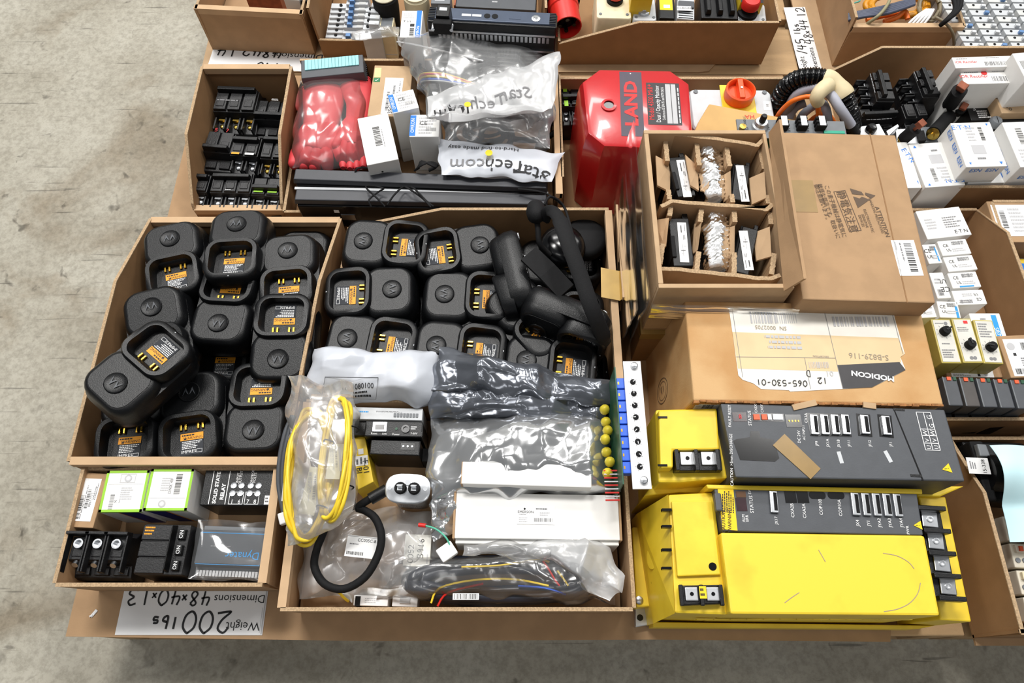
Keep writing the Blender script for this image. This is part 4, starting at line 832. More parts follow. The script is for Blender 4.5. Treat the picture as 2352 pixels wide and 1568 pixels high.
t, w, d, h_ = tbox('labelled_carton', 'tall brown carton with green tick sticker and white label by the gloves', 'carton', [(862, 150), (955, 152), (930, 268), (842, 266)], .13, .0205)
MB().box(-w/2, w/2, -d/2, d/2, 0, h_).build('carton_body', cardl, t, 0, .001)
lab(t, [(886, 178), (926, 180), (918, 262), (874, 262)], .13, [('B', .1, .2, .6, .35), ('B', .35, .5, .8, .62), ('L', .05, .7, .95, .9, 2), ('T', '35C', .12, .5, .2)], 90)
lab(t, [(862, 156), (877, 156), (874, 178), (859, 178)], .13, [], 0, mat('pale_yellow_sticker', (220, 214, 150), .6), 'sticker')
lab(t, [(859, 179), (874, 179), (872, 188), (857, 188)], .13, [('P', [(.2, .5), (.4, .85), (.85, .2), (.4, .6)], 'w')], 0, mat('green_sticker', (20, 120, 70), .6), 'sticker')
def omron(label, q, z1, z0, items, rot=0, m=wcard):
    t, w, d, h_ = tbox('white_carton', label, 'carton', q, z1, z0)
    MB().box(-w/2, w/2, -d/2, d/2, 0, h_).build('carton_body', m, t, 0, .0012)
    if items: labM(t, T(0, 0, h_), w, d, items, rot)
    MB().box(-w/2+.002, w/2-.002, -d/2-.0006, -d/2, h_*.25, h_*.28).build('flap_seam', gcard, t, 0)
    return t
omron('white carton with a large barcode next to the gloves', [(834, 271), (899, 257), (907, 367), (829, 381)], .135, .0205, [('B', .35, .4, .75, .62, 'k'), ('L', .3, .66, .8, .7, 1)], 90)
OM = [('R', 0, .04, .2, .96, 'b'), ('T', 'OMRON', .1, .5, .11, 'w', .9, 90), ('L', .3, .1, .9, .9, 6, 'l'), ('T', 'CE', .45, .4, .14, 'k'), ('B', .55, .6, .9, .75, 'g')]
omron('white blue-tabbed carton behind the barcode one, tilted', [(896, 217), (953, 203), (958, 248), (897, 261)], .15, .0205, OM)
omron('white blue-tabbed carton nearest the printed white bag', [(943, 263), (1009, 263), (1010, 314), (940, 314)], .14, .0205, OM)
omron('white carton with a blue stripe standing left of the desktop computer', [(925, 26), (971, 23), (967, 88), (916, 84)], .16, .0605, [('R', .72, 0, .95, 1, 'b'), ('T', 'OMRON', .835, .78, .07, 'w', .9, 90), ('L', .1, .1, .6, .3, 3, 'l'), ('B', .45, .65, .65, .95, 'k', 1), ('R', .45, .5, .65, .6, 'k'), ('T', '7 1/1', .3, .42, .06, 'k')])
tp_ = bpy.data.objects['white_carton.005'] if 'white_carton.005' in bpy.data.objects else None
# desktop computer standing on edge
q = [(985, 14), (1276, 34), (1284, 62), (981, 50)]
t, w, d, h_ = tbox('desktop_computer', 'slim slate blue desktop computer standing on edge behind the clear bags', 'computer', q, .21, .0205)
MB().box(-w/2, w/2, -d/2, d/2, 0, h_, None, 0).build('chassis', blk, t, 0, .003)
MB().box(-w*.49, w*.49, -d*.4, d*.46, h_, h_+.003, None, .001).build('front_bezel', slate, t, 0, .001)
for i in range(7):
    MB().box(w*.44, w*.49, -d*.36+i*d*.115, -d*.36+i*d*.115+d*.05, h_+.003, h_+.0042).build('bezel_rib', blk, t, 0)
    MB().box(-w*.49, -w*.44, -d*.36+i*d*.115, -d*.36+i*d*.115+d*.05, h_+.003, h_+.0042).build('bezel_rib', blk, t, 0)
for x in (-.2, -.12): MB().box(w*x-.008, w*x+.008, -.004, .0015, h_+.003, h_+.0034).build('usb_port', steel, t, 0)
for x in (-.04, .02): MB().cyl((w*x, -.001, h_+.003), (w*x, -.001, h_+.0036), .0055, n=16).build('audio_jack', blkg, t, 0)
m = MB(); m.box(w*.13, w*.22, -.005, .003, h_+.003, h_+.0034); m.build('drive_button', slate, t, 0, .0005)
m = MB(); m.lathe([(.0075, 0), (.0075, .001), (.006, .0014), (.0002, .0014)], 20, T(w*.335, -.001, h_+.003)); lg = m.build('round_logo', steel, t, 40)
printing(lg, T(w*.335, -.001, h_+.0046), .012, .012, [('T', 'hp', .5, .5, .4, 'k')])
for k, zz in enumerate((.016, .05, .085)):
    MB().box(-w*.49, w*.49, -d/2-.002, -d/2+.001, h_-zz-.004, h_-zz).build('trim_line', steel, t, 0)
nb = 26
for i in range(nb): MB().box(-w*.42+i*w*.88/nb, -w*.42+(i+.6)*w*.88/nb, -d/2-.0012, -d/2, h_-.034, h_-.022).build('vent_hole', steel, t, 0)
for c in range(3):
    for r in range(6): MB().box(-w*.14+c*w*.18, -w*.14+c*w*.18+w*.16, -d/2-.0015, -d/2, h_-.06-r*.009-.003, h_-.06-r*.009).build('vent_slat', steel, t, 0)
t, w, d, h_ = tbox('video_adapter', 'small black video adapter perched on the desktop computer', 'adapter', [(1001, 8), (1034, 10), (1036, 38), (1000, 36)], .242, .2135)
MB().box(-w/2, w/2, -d/2, d/2, 0, h_, None, .001).build('shell', blk, t, 0, .002)
MB().box(-w*.6, w*.62, -d*.9, -d*.45, 0, h_*.8).build('plug_body', blkm, t, 0, .002)
for s_ in (-1, 1): MB().cyl((s_*w*.62, -d*.95, h_*.4), (s_*w*.62, -d*.5, h_*.4), .003, n=10).build('thumb_screw', steel, t, 0)
MB().box(-w*.25, w*.25, -d*.05, d*.2, h_, h_+.0004).build('port', steel, t, 0)
# clear bag of wiring
t = thing('wiring_loom', 'tangled black wiring loom with yellow and red wires in the large clear bag', 'cable', tuple(U(1090, 230, .1)))
rnd = random.Random(5)
for i in range(15):
    cx, cy = rnd.uniform(1000, 1220), rnd.uniform(135, 190); a, b = rnd.uniform(30, 70), rnd.uniform(20, 50); z = rnd.uniform(.09, .135)
    if i > 7: cx, cy = rnd.uniform(1075, 1220), rnd.uniform(275, 312); z = rnd.uniform(.07, .11)
    MB().tube([LP(t, cx+a*math.cos(j*.9+i), cy+b*math.sin(j*.9+i)*.7, z+rnd.uniform(-.006, .006)) for j in range(9)], rnd.choice((.003, .004, .005)), 8).build('lead', blkm, t, 60)
for mt, dy in ((yel, 0), (redk, 3), (yel, 8), (blue, 14), (lgrey, 18), (blkm, 22)):
    MB().tube([LP(t, 962+dy, 190+dy, .12), LP(t, 968, 170+dy, .148), LP(t, 1010, 168+dy, .152), LP(t, 1050, 178+dy*.8, .15), LP(t, 1090, 192+dy*.4, .142)], .0018, 7).build('wire', mt, t, 60)
q = [(908, 80), (1285, 102), (1262, 335), (985, 262)]
bg = bagroot('clear_bag', 'large clear zip bag of wiring in front of the desktop computer', 'bag', q, .12)
film(bg, [(908, 82), (1240, 88), (1250, 265), (985, 258)], .145, .035, milky, 60, 50, .009, 44, 12, zb=.075, edge=.016, pw=3.4)
m = MB(); m.tube([LP(bg, 912, 96, .15), LP(bg, 960, 104, .163), LP(bg, 1050, 125, .178), LP(bg, 1110, 140, .178)], .0016, 6); m.build('zip_strip', frost, bg, 60)
q = [(975, 228), (1282, 128), (1268, 335), (1005, 330)]
bg = bagroot('frosted_bag', 'frosted bag with mirrored brand lettering seen from behind', 'bag', q, .12)
fo = film(bg, [(978, 225), (1282, 118), (1278, 250), (985, 270)], .185, .016, frost, 56, 34, .008, 47, 12, zb=.16, edge=.012)
lt = ptext(bg, [('Star', 1185, 206, 36, 14, -1.15), ('Tech', 1120, 222, 34, 12, -1.1), ('.com', 1035, 240, 34, 8, -1.1)], .2045, 'g', on=fo)
MB().lathe([(.0055, 0), (.0055, .0004)], 16, T(*LP(bg, 1074, 240, .204))).build('yellow_dot', ink_y, bg, 0)
bg2 = bagroot('clear_bag', 'clear lower bag of dark cables above the white printed bag', 'bag', [(1010, 255), (1275, 245), (1262, 340), (1030, 325)], .09)
film(bg2, [(1008, 262), (1278, 235), (1262, 340), (1020, 322)], .115, .02, milky, 50, 30, .008, 49, 16, zb=.06, edge=.012)
q = [(1004, 319), (1296, 350), (1262, 416), (1016, 398)]
bg = bagroot('white_poly_bag', 'white printed plastic bag with a yellow dot in front of the long black units', 'bag', q, .1)
fo = film(bg, [(1003, 317), (1297, 349), (1264, 418), (1015, 400)], .118, .012, wfilm, 56, 30, .004, 52, 14, zb=.1, edge=.008)
ptext(bg, [('Star', 1222, 386, 40, 166, 1.2), ('Tech', 1160, 371, 38, 174, 1.1)], .1365, 'k', on=fo)
ptext(bg, [('.com', 1077, 366, 38, 178, 1.1)], .1365, 'g', on=fo)
ptext(bg, [('Hard-to-find made easy', 1110, 333, 15, 176)], .1325, 'k', on=fo)
MB().lathe([(.0062, 0), (.0062, .0004)], 16, T(*LP(bg, 1123, 351, .1355))).build('yellow_dot', ink_y, bg, 0)
# long black units
for q, z1, lb, st in (([(667, 386), (1258, 408), (1260, 432), (678, 412)], .108, 'long black plastic unit behind, lying under the white printed bag', 0), ([(668, 431), (1262, 442), (1256, 470), (682, 458)], .094, 'long black plastic unit in front with a pale edge strip', 1)):
    t, w, d, h_ = tbox('display_bar', lb, 'electronics', q, z1, .0205, 'long black units lying side by side')
    MB().box(-w/2, w/2, -d/2, d/2, h_-.012, h_, None, .003, .001).build('top_cover', graph, t, 0, .0015)
    MB().box(-w*.49, w*.49, -d*.62, d*.4, 0, h_-.012).build('lower_body', blkg, t, 0, .002)
    if st: MB().box(-w/2, w/2, d*.32, d*.5, h_-.001, h_+.0012).build('edge_strip', lgrey, t, 0)
    MB().box(-w*.35, -w*.33, -d*.63, -d*.62, h_-.03, h_-.022).build('indicator', white, t, 0)
    for x in (-.3, .38): MB().box(w*x-.012, w*x+.012, -d*.66, -d*.6, h_-.05, h_-.035).build('bracket', steel, t, 0)
t = thing('thin_cable', 'thin black cable draped across the long black units', 'cable', tuple(U(930, 440, .1)))
for pts in ([(815, 398), (822, 386), (845, 386), (880, 394)], [(852, 474), (848, 458), (870, 440), (880, 432), (840, 428), (866, 455), (884, 474)], [(890, 470), (905, 448), (925, 430), (940, 434), (970, 455), (990, 476)], [(1190, 434), (1230, 438), (1262, 448), (1290, 470)], [(945, 430), (955, 436), (980, 462), (996, 474)]):
    MB().tube([LP(t, *p, .112 if i % 2 else .106) for i, p in enumerate(pts)], .0016, 6).build('lead', blkm, t, 60)
t = thing('coiled_lead', 'small tied coil of black lead beside the white tabbed carton', 'cable', tuple(U(978, 384, .1)))
for i in range(6):
    MB().tube([LP(t, 952+i*2, 392-i, .11), LP(t, 968, 380-i*2, .125), LP(t, 990+i, 372+i*2, .125), LP(t, 1006-i, 380+i, .115), LP(t, 985, 388+i, .11)], .0017, 6).build('lead', blkm, t, 60)
# ================================================================ red dust monitor
zt = .19
t = thing('dust_monitor', 'glossy red dust monitor housing with dark nameplate', 'monitor', (*U(1450, 300, .1)[:2], .0125))
top = [(1338, 186), (1377, 157), (1541, 160), (1583, 190), (1592, 318), (1556, 340), (1388, 333), (1351, 303)]
tw = [LP(t, *p, zt) for p in top]; cc = sum(tw, Vector())/8
def ring(k, z, dy=0): return [(cc.x+(p.x-cc.x)*k, cc.y+(p.y-cc.y)*k+dy, z-.0125) for p in tw]
def dr(rs): return [r[::-1] for r in rs]
MB().loft(dr([ring(1.1, .0), ring(1.1, .02), ring(1.085, .1), ring(1.065, .155), ring(1.04, .174), ring(1.0, .186), ring(.97, .19)])[::1] if False else dr([ring(1.1, .0125), ring(1.1, .03), ring(1.085, .1), ring(1.065, .158), ring(1.035, .177), ring(.99, .187), ring(.93, .19)])).build('housing', redp, t, 32)
p = LP(t, 1398, 243, zt); MB().lathe([(.0125, 0), (.0125, .003), (.0085, .0035), (.0085, .0008), (.0002, .0008)], 24, T(p.x, p.y, p.z)).build('lens_ring', redp, t, 40)
MB().lathe([(.008, .001), (.008, .0014)], 20, T(p.x, p.y, p.z)).build('lens_opening', blkg, t, 0)
lab(t, [(1420, 165), (1471, 166), (1482, 314), (1430, 312)], zt, [('T', '*LAND', .5, .5, .46, 'r', 1.25), ('C', .03, .5, .03, 'w'), ('C', .97, .5, .03, 'w')], 90, mat('plum_plate', (62, 52, 70), .4), 'nameplate', 'dark plum nameplate with red lettering')
lab(t, [(1482, 190), (1559, 192), (1567, 288), (1491, 286)], zt, [('T', 'Model 4500 MkII', .5, .12, .13, 'r', .85), ('T', '+', .93, .1, .13, 'r'), ('T', 'Dust / Opacity Monitor', .49, .32, .11, 'w', .8), ('T', 'Conforms to US EPA PS1 and ASTM D6216', .5, .48, .07, 'w', .6), ('R', .03, .57, .97, .72, 'l'), ('R', .03, .74, .97, .88, 'l'), ('L', .05, .92, .95, .98, 1, 'w')], 90, mat('spec_plate', (34, 30, 34), .45), 'spec_plate')
breaker('small dark breaker with green windows tucked behind the red monitor', [(1289, 188), (1336, 187), (1330, 268), (1288, 270)], .075, .0125, 2, 'd', grp=None, marks=[('R', .15, .15, .35, .3, 'n'), ('R', .15, .55, .35, .7, 'n')])
# rotary switch enclosure
q = [(1590, 203), (1771, 207), (1784, 300), (1584, 300)]
t, w, d, h_ = tbox('switch_enclosure', 'light grey enclosure with an orange red rotary switch', 'enclosure', q, .105, .0125)
MB().loft([rr(w, d, .012, 0), rr(w, d, .012, h_-.003), rr(w-.005, d-.005, .011, h_)]).build('enclosure_body', lgrey, t, 40)
c_ = LP(t, 1694, 226, .105)
MB().box(-.03, .03, -.034, .034, 0, .002, T(c_.x, c_.y-.004, h_)).build('yellow_plate', yel, t, 0, .001)
MB().lathe([(.025, 0), (.0265, .004), (.0265, .02), (.0235, .022), (.022, .02), (.022, .01), (.0002, .01)], 32, T(c_.x, c_.y, h_+.002)).build('rotary_ring', orange, t, 40)
MB().box(-.005, .005, -.0215, .0215, .01, .024, T(c_.x, c_.y, h_+.002)).build('grip_bar', orange, t, 0, .0015)
MB().cyl((c_.x, c_.y, h_+.026), (c_.x, c_.y, h_+.0275), .0022, n=10).build('grip_screw', steel, t, 0)
for x, y in ((-.42, .42), (.42, .42)): MB().cyl((w*x, d*y, h_), (w*x, d*y, h_+.002), .004, n=12).build('lid_screw', mgrey, t, 40)
lab(t, [(1753, 232), (1770, 233), (1772, 254), (1755, 253)], .105, [('T', '10', .5, .5, .3, 'k')], 90, paper, 'sticker')
t = thing('kraft_box', 'plain tan box lying in front of the orange rotary switch', 'box', (*U(1700, 280, .08)[:2], .0125))
m = MB(); pp(m, t, [(1629, 238), (1832, 276), (1840, 318), (1590, 312), (1604, 280)], .0125, .12); m.build('box_body', mat('tan_box', (206, 166, 104), .7, 0, .05, 20), t, 0, .002)
ptext(t, [('HA', 1722, 268, 14, 180)], .12, 'r')
# panel with knobs
q = [(1694, 271), (1940, 281), (1946, 318), (1693, 318)]
t, w, d, h_ = tbox('instrument_panel', 'grey metal panel with a silver dial and black connectors behind the attention carton', 'control panel', q, .16, .0125)
MB().box(-w/2, w/2, -d/2, d/2, h_-.003, h_).build('panel_plate', mgrey, t, 0, .0005)
MB().box(-w*.48, w*.48, -.001, .001, 0, h_-.003).build('board', green, t, 0)
p = LP(t, 1745, 290, .16); MB().lathe([(.0135, 0), (.0135, .004), (.011, .006), (.0095, .012), (.005, .0125)], 24, T(p.x, p.y, p.z)).build('dial', alum, t, 30)
MB().lathe([(.0055, .012), (.005, .024), (.004, .026), (.0002, .0262)], 16, T(p.x, p.y, p.z)).build('dial_cap', blk, t, 40)
p = LP(t, 1704, 296, .16); MB().lathe([(.005, 0), (.0045, .005), (.0055, .007), (.0002, .0075)], 14, T(p.x, p.y, p.z)).build('thumb_screw', brass, t, 40)
for x in (1794, 1838, 1880):
    p = LP(t, x, 290, .16); m = MB()
    for k in range(3): m.box(-.0085, .0085, -.011+k*.0075, -.0055+k*.0075, 0, .014, T(p.x, p.y, p.z))
    cn = m.build('connector', blkm, t, 0, .0015)
    MB().box(-.006, .004, -.01, .01, .0, .0142, T(p.x+.002, p.y, p.z)).build('contact_strip', steel, t, 0)
p = LP(t, 1915, 306, .16); MB().box(-.017, .017, -.003, .003, 0, .003, T(p.x, p.y, p.z)).build('terminal_strip', mat('jade_terminal', (30, 160, 130), .4), t, 0)
ptext(t, [('GRD', 1716, 300, 9, 90), ('MOUDLE', 1711, 280, 7, 90), ('IM', 1812, 298, 9, 90), ('IN', 1855, 298, 9, 90), ('IV', 1765, 294, 9, 90)], .16, 'k')
# corrugated hose, grey and orange cables taped together
t = thing('taped_hose_bundle', 'black corrugated hose bundled with grey and orange cables by cream tape', 'hose', tuple(U(1870, 250, .05)))
path = smooth([LP(t, *p) for p in ((1776, 268, .05), (1788, 232, .1), (1812, 195, .14), (1850, 178, .165), (1895, 182, .17), (1930, 210, .165), (1948, 250, .14), (1958, 300, .09), (1964, 330, .04))], 22)
m = MB(); m.tube(path, lambda u: .0155+.0016*math.sin(u*440), 14, False, 1); m.build('corrugated_hose', blkg, t, 70)
m = MB(); m.tube([LP(t, *p) for p in ((1788, 268, .05), (1800, 232, .09), (1822, 205, .12), (1856, 195, .14), (1895, 205, .145))], .014, 12); m.build('inner_hose', blk, t, 60)
for pts, r_ in ((((1800, 290, .05), (1808, 256, .09), (1830, 218, .14), (1870, 202, .16), (1905, 215, .17), (1930, 250, .165), (1955, 288, .14)), .0085), (((1830, 296, .05), (1845, 262, .08), (1880, 238, .1), (1895, 245, .13), (1902, 275, .12), (1903, 310, .06)), .0075), (((1822, 300, .05), (1812, 275, .08), (1826, 248, .1), (1850, 236, .11)), .0075)):
    MB().tube([LP(t, *p) for p in pts], r_, 10).build('grey_cable', greyc, t, 60)
for pts in (((1775, 290, .06), (1790, 260, .11), (1820, 232, .15), (1860, 222, .16), (1878, 240, .16), (1880, 280, .12), (1882, 310, .06)), ((1840, 300, .05), (1870, 270, .09), (1900, 262, .1), (1918, 290, .08), (1912, 320, .04)), ((1850, 310, .05), (1880, 285, .08), (1910, 280, .08))):
    MB().tube([LP(t, *p) for p in pts], .0042, 8).build('orange_cable', orangec, t, 60)
a = [LP(t, *p) for p in ((1890, 184, .17), (1908, 190, .171), (1926, 206, .168), (1938, 224, .162))]
m = MB(); m.tube(a, lambda u: .0182+.0012*math.sin(u*9), 16, False, 5); m.build('tape_wrap', tape, t, 60)
m = MB(); m.tube([LP(t, *p) for p in ((1902, 196, .178), (1886, 208, .182), (1876, 224, .176), (1880, 236, .165))], lambda u: .0135-.003*u, 14, False, 5); m.build('tape_tail', tape, t, 60)
MB().tube([LP(t, 1955, 288, .14), LP(t, 1966, 302, .125), LP(t, 1980, 312, .1)], lambda u: .0075-.003*u, 8).build('cable_end', blkm, t, 60)
# ================================================================ attention cartons
c1 = thing('sealed_carton', 'brown taped carton at the bottom of the stack under the divided carton', 'carton', (.388, .604, .0005))
MB().box(-.19, .19, -.138, .138, 0, .106).build('carton_body', cardd, c1, 0, .0015)
MB().box(-.1912, -.12, -.1392, .1392, .088, .1068).build('tape_strip', tapeg, c1, 0)
cx0, cx1, cy0, cy1, zb, zt = .2, .385, .472, .745, .108, .24
AT = thing('divided_carton', 'open brown carton with dividers holding power modules and bubble wrap', 'carton', ((cx0+cx1)/2, (cy0+cy1)/2, zb))
w, d, hh = cx1-cx0, cy1-cy0, zt-zb
MB().box(-w/2, w/2, -d/2, d/2, 0, .004).build('base', card, AT, 0)
for a in ((-w/2, w/2, -d/2, -d/2+.007), (-w/2, w/2, d/2-.007, d/2), (-w/2, -w/2+.007, -d/2+.007, d/2-.007), (w/2-.005, w/2, -d/2+.007, d/2-.007)):
    MB().box(*a, .004, hh).build('wall_panel', cardl, AT, 0, .001)
def corr(pts, z0, z1, th=.006, amp=.002, name='divider', seed=0):       # corrugated divider panel running through pixel points at the height of its top
    P = [LP(AT, *p, z1) for p in pts]; n = 26; L, R_ = [], []
    for i in range(n+1):
        u = i/n*(len(P)-1); k = min(int(u), len(P)-2); a = P[k].lerp(P[k+1], u-k); t_ = (P[k+1]-P[k]).normalized(); nn = Vector((-t_.y, t_.x, 0))
        o_ = noise.noise(Vector((i*.35, seed, 0)))*amp
        L.append(a+nn*(th/2+o_)); R_.append(a-nn*(th/2-o_))
    poly = L+R_[::-1]
    MB().prism([(p.x, p.y) for p in poly], z0-zb, z1-zb).build(name, card, AT, 0)
    m_ = MB(); m_.prism([(p.x, p.y) for p in poly], z1-zb, z1-zb+.0008); m_.build('corrugated_edge', flute, AT, 0)
corr([(1512, 303), (1535, 308), (1640, 318), (1720, 330), (1738, 335), (1752, 322)], .115, .234, seed=1)
corr([(1518, 474), (1545, 462), (1640, 470), (1745, 478), (1760, 483), (1774, 468)], .115, .23, seed=2)
corr([(1512, 618), (1545, 617), (1640, 628), (1740, 638), (1770, 640), (1792, 632)], .115, .228, seed=3)
for k, (pts) in enumerate(([(1528, 322), (1533, 370)], [(1535, 436), (1538, 458)], [(1600, 328), (1606, 380)], [(1669, 338), (1676, 382)], [(1680, 446), (1683, 465)], [(1745, 342), (1755, 388)], [(1762, 448), (1765, 468)],
                            [(1541, 470), (1538, 496)], [(1522, 560), (1516, 606)], [(1612, 474), (1608, 510)], [(1605, 578), (1600, 620)], [(1686, 484), (1688, 510)], [(1686, 580), (1686, 630)], [(1768, 488), (1771, 515)], [(1778, 582), (1772, 630)])):
    corr(pts, .12, .222, .007, .0012, seed=5+k)
for k, (q, dz) in enumerate((([(1506, 357), (1540, 375), (1539, 440), (1510, 425)], .02), ([(1574, 355), (1603, 382), (1605, 437), (1586, 425)], .02), ([(1721, 409), (1756, 394), (1760, 454), (1727, 469)], -.02), ([(1659, 403), (1678, 392), (1680, 450), (1663, 462)], -.02),
                             ([(1505, 505), (1537, 500), (1530, 566), (1510, 568)], -.02), ([(1729, 535), (1768, 520), (1772, 588), (1738, 598)], -.02), ([(1595, 514), (1612, 508), (1603, 573), (1590, 583)], -.02), ([(1671, 523), (1688, 518), (1687, 580), (1673, 590)], -.02))):
    z_ = .214; P = [LP(AT, p[0], p[1], z_+(dz/2 if i in (0, 3) else -dz/2)) for i, p in enumerate(q)]
    m_ = MB(); m_.add([p for p in P]+[p-Vector((0, 0, .004)) for p in P], [(3, 2, 1, 0), (4, 5, 6, 7), (0, 1, 5, 4), (1, 2, 6, 5), (2, 3, 7, 6), (3, 0, 4, 7)]); m_.build('folded_tab', fold, AT, 0)
P = [LP(AT, 1765, 305, .24), LP(AT, 1800, 668, .24), LP(AT, 1846, 640, .275), LP(AT, 1789, 274, .275)]
m_ = MB(); o_ = Vector((.004, 0, .0)); m_.add(P+[p+o_ for p in P], [(0, 1, 2, 3), (7, 6, 5, 4), (0, 4, 5, 1), (1, 5, 6, 2), (2, 6, 7, 3), (3, 7, 4, 0)]); m_.build('raised_flap', card, AT, 0)
for k, (q, lq, lb) in enumerate(([[(1546, 360), (1582, 352), (1592, 455), (1543, 455)], [(1559, 368), (1577, 367), (1584, 452), (1564, 453)], 'back left'], [[(1683, 368), (1716, 378), (1724, 466), (1685, 463)], [(1692, 380), (1711, 380), (1718, 463), (1700, 463)], 'back right'],
                                [[(1550, 500), (1594, 494), (1586, 618), (1530, 612)], [(1564, 512), (1584, 512), (1574, 602), (1553, 601)], 'front left'], [[(1694, 507), (1727, 525), (1737, 635), (1696, 634)], [(1701, 530), (1721, 530), (1727, 620), (1706, 620)], 'front right'])):
    t, w_, d_, h_ = tbox('power_module', 'black power module with white circuit label, %s cell of the divided carton' % lb, 'power module', q, .21, .1125, 'power modules in the divided carton')
    MB().box(-w_/2, w_/2, -d_*.47, d_*.47, 0, h_, None, .001).build('case', blk, t, 0, .0015)
    MB().box(-w_*.5, -w_*.3, -d_*.3, d_*.1, h_*.5, h_+.003).build('terminal_ridge', blkm, t, 0, .001) if k % 2 == 0 else MB().box(-w_*.55, -w_*.4, -d_*.5, d_*.5, h_*.3, h_*.95).build('terminal_ridge', blkm, t, 0, .001)
    MB().box(w_*.2, w_*.45, d_*.42, d_*.56, h_*.3, h_-.002).build('mounting_lug', blk, t, 0, .001)
    r_ = 90 if k % 2 else -90
    lab(t, lq, .2105, [('L', .08, .5, .34, .75, 1, 'k'), ('L', .32, .2, .45, .5, 2), ('C', .6, .3, .09, 'g'), ('C', .6, .3, .06, 'w'), ('R', .52, .55, .85, .58, 'g'), ('C', .78, .6, .09, 'g'), ('C', .78, .6, .06, 'w'), ('L', .05, .15, .3, .3, 1), ('R', .7, .3, .72, .8, 'g')], r_, paper)
for k, (a, b, lb) in enumerate((((1622, 338), (1640, 462), 'back'), ((1641, 488), (1646, 622), 'front'))):
    z_ = .2; A_, B_ = U(*a, z_), U(*b, z_); t = thing('bubble_wrap_roll', 'roll of bubble wrap standing in the %s row of the divided carton' % lb, 'bubble wrap', (*((A_+B_)/2)[:2], .1125), 0, 'bubble wrap rolls')
    R = RM[t.name]; A_, B_ = R @ A_, R @ B_; ax = B_-A_; n1 = 60; n2 = 40; rnd = random.Random(k)
    def fn(u, v):
        th = 6.28319*v; c = A_+ax*u; e = math.sin(max(0, min(1, u))*math.pi)**.25
        bump = abs(math.sin(u*42+(int(v*20) % 2)*1.57))*abs(math.sin(v*62.8))
        rr_ = (.0185*(.6+.4*e)+.0025*bump+noise.noise(Vector((u*7, math.cos(th)*1.5, math.sin(th)*1.5+k*5)))*.004)
        return c+Vector((math.cos(th)*rr_, 0, math.sin(th)*rr_*1.0))
    MB().grid(n1, n2, fn).build('bubble_sheet', bubble, t, 60)
    core = MB(); core.tube([A_+ax*.05, A_+ax*.5, A_+ax*.95], .0115, 12, False, 4); core.build('inner_layers', mat('bubble_core_%d' % k, (222, 224, 226), .3, 0, .2, 90, .6, 220), t, 60)
    MB().box(-.008, .008, -.03, .03, 0, .075).build('wrapped_core', mat('wrapped_grey_%d' % k, (150, 152, 156), .4), t, 0)
# closed attention carton
q = [(1786, 301), (2060, 312), (2146, 693), (1842, 690)]
t, w, d, h_ = tbox('sealed_carton', 'closed brown carton printed with electrostatic attention marks and barcode label', 'carton', q, .24, .108)
MB().box(-w/2, w/2, -d/2, d/2, 0, h_).build('carton_body', card, t, 0, .002)
MB().box(w*.28, w*.29, -d/2-.0004, d/2+.0004, h_, h_+.0004).build('fold_crease', cardd, t, 0)
MB().box(-w*.47, -w*.27, -d*.005, d*.19, h_, h_+.0005, T(0, -.0, 0)).build('tape_patch', tapeg, t, 0)
lab(t, [(2044, 552), (2098, 551), (2122, 633), (2069, 633)], .24, [('B', .1, .18, .9, .5), ('L', .08, .6, .9, .72, 1), ('L', .05, .8, .3, .9, 1, 'l')], -90, white)
I = [('ATTENTION', 2026, 509, 13, -82), ('HANDLING PRECAUTIONS', 2012, 495, 7, -82), ('ELECTROSTATIC', 1995, 507, 7.5, -82), ('SENSITIVE', 1986, 507, 7.5, -82), ('DEVICES', 1978, 507, 7.5, -82), ('静電気注意', 1945, 486, 20, -82), ('この素子機械は静電気に', 1918, 484, 11.5, -82), ('敏感な部品です。取扱いに', 1903, 484, 11, -82), ('御注意願います。', 1888, 466, 11.5, -82)]
ptext(t, I, .2403, 'd')
M_ = RM[t.name] @ Matrix.Translation(U(1946, 484, .2402)) @ Matrix.Rotation(math.radians(-82), 4, 'Z')
printing(t, M_, .07, .018, [('F', 0, 0, 1, 1, .05, 'd')])
M_ = RM[t.name] @ Matrix.Translation(U(1986, 452, .2402)) @ Matrix.Rotation(math.radians(-82), 4, 'Z')
printing(t, M_, .036, .034, [('P', [(.02, .98), (.25, .55), (.42, .5), (.3, .98)], 'd'), ('P', [(.5, .02), (.62, .26), (.4, .45), (.3, .4)], 'd'), ('P', [(.66, .34), (.98, .98), (.42, .98), (.55, .75), (.48, .62)], 'd')])
# plastic film down the left of the stack
def drape(label, pa, pb, z0, z1, m_, seed, amp=.004, nx=44, ny=30, th=None):
    A_, B_ = Vector((*pa, 0)), Vector((*pb, 0)); t = thing('stretch_film', label, 'packaging film', (*((A_+B_)/2)[:2], z0)); R = RM[t.name]
    nrm = Vector(((B_-A_).y, -(B_-A_).x, 0)).normalized()
    def f(s):
        def g(u, v):
            p = A_.lerp(B_, u); o_ = amp*(trin(u*4+v*5, v*9, seed)+.6*trin(u*5, v*21, seed+3))+s
            return R @ (p+nrm*(o_+.006*math.sin(v*3.1))+Vector((0, 0, z0+(z1-z0)*v)))
        return g
    mb = MB(); mb.grid(nx, ny, f(0)); mb.grid(nx, ny, f(.002), None, True); mb.build('film', m_, t, 60); return t
drape('clear stretch film clinging to the left side of the divided carton stack', (.187, .76), (.187, .452), .002, .245, clear, 3, .0015)
drape('second loose fold of clear film beside the charger bin wall', (.176, .7), (.178, .46), .002, .2, clear, 9, .0012)
drape('strip of clear film across the front of the carton stack', (.195, .463), (.40, .457), .17, .21, clear, 5, .0012)
t = thing('cardboard_strip', 'upright cardboard strip between the charger bin and the film wrapped stack', 'cardboard', (.1715, .6, .0005))
MB().box(-.0025, .0025, -.085, .085, 0, .13).build('board', cardl, t, 0)
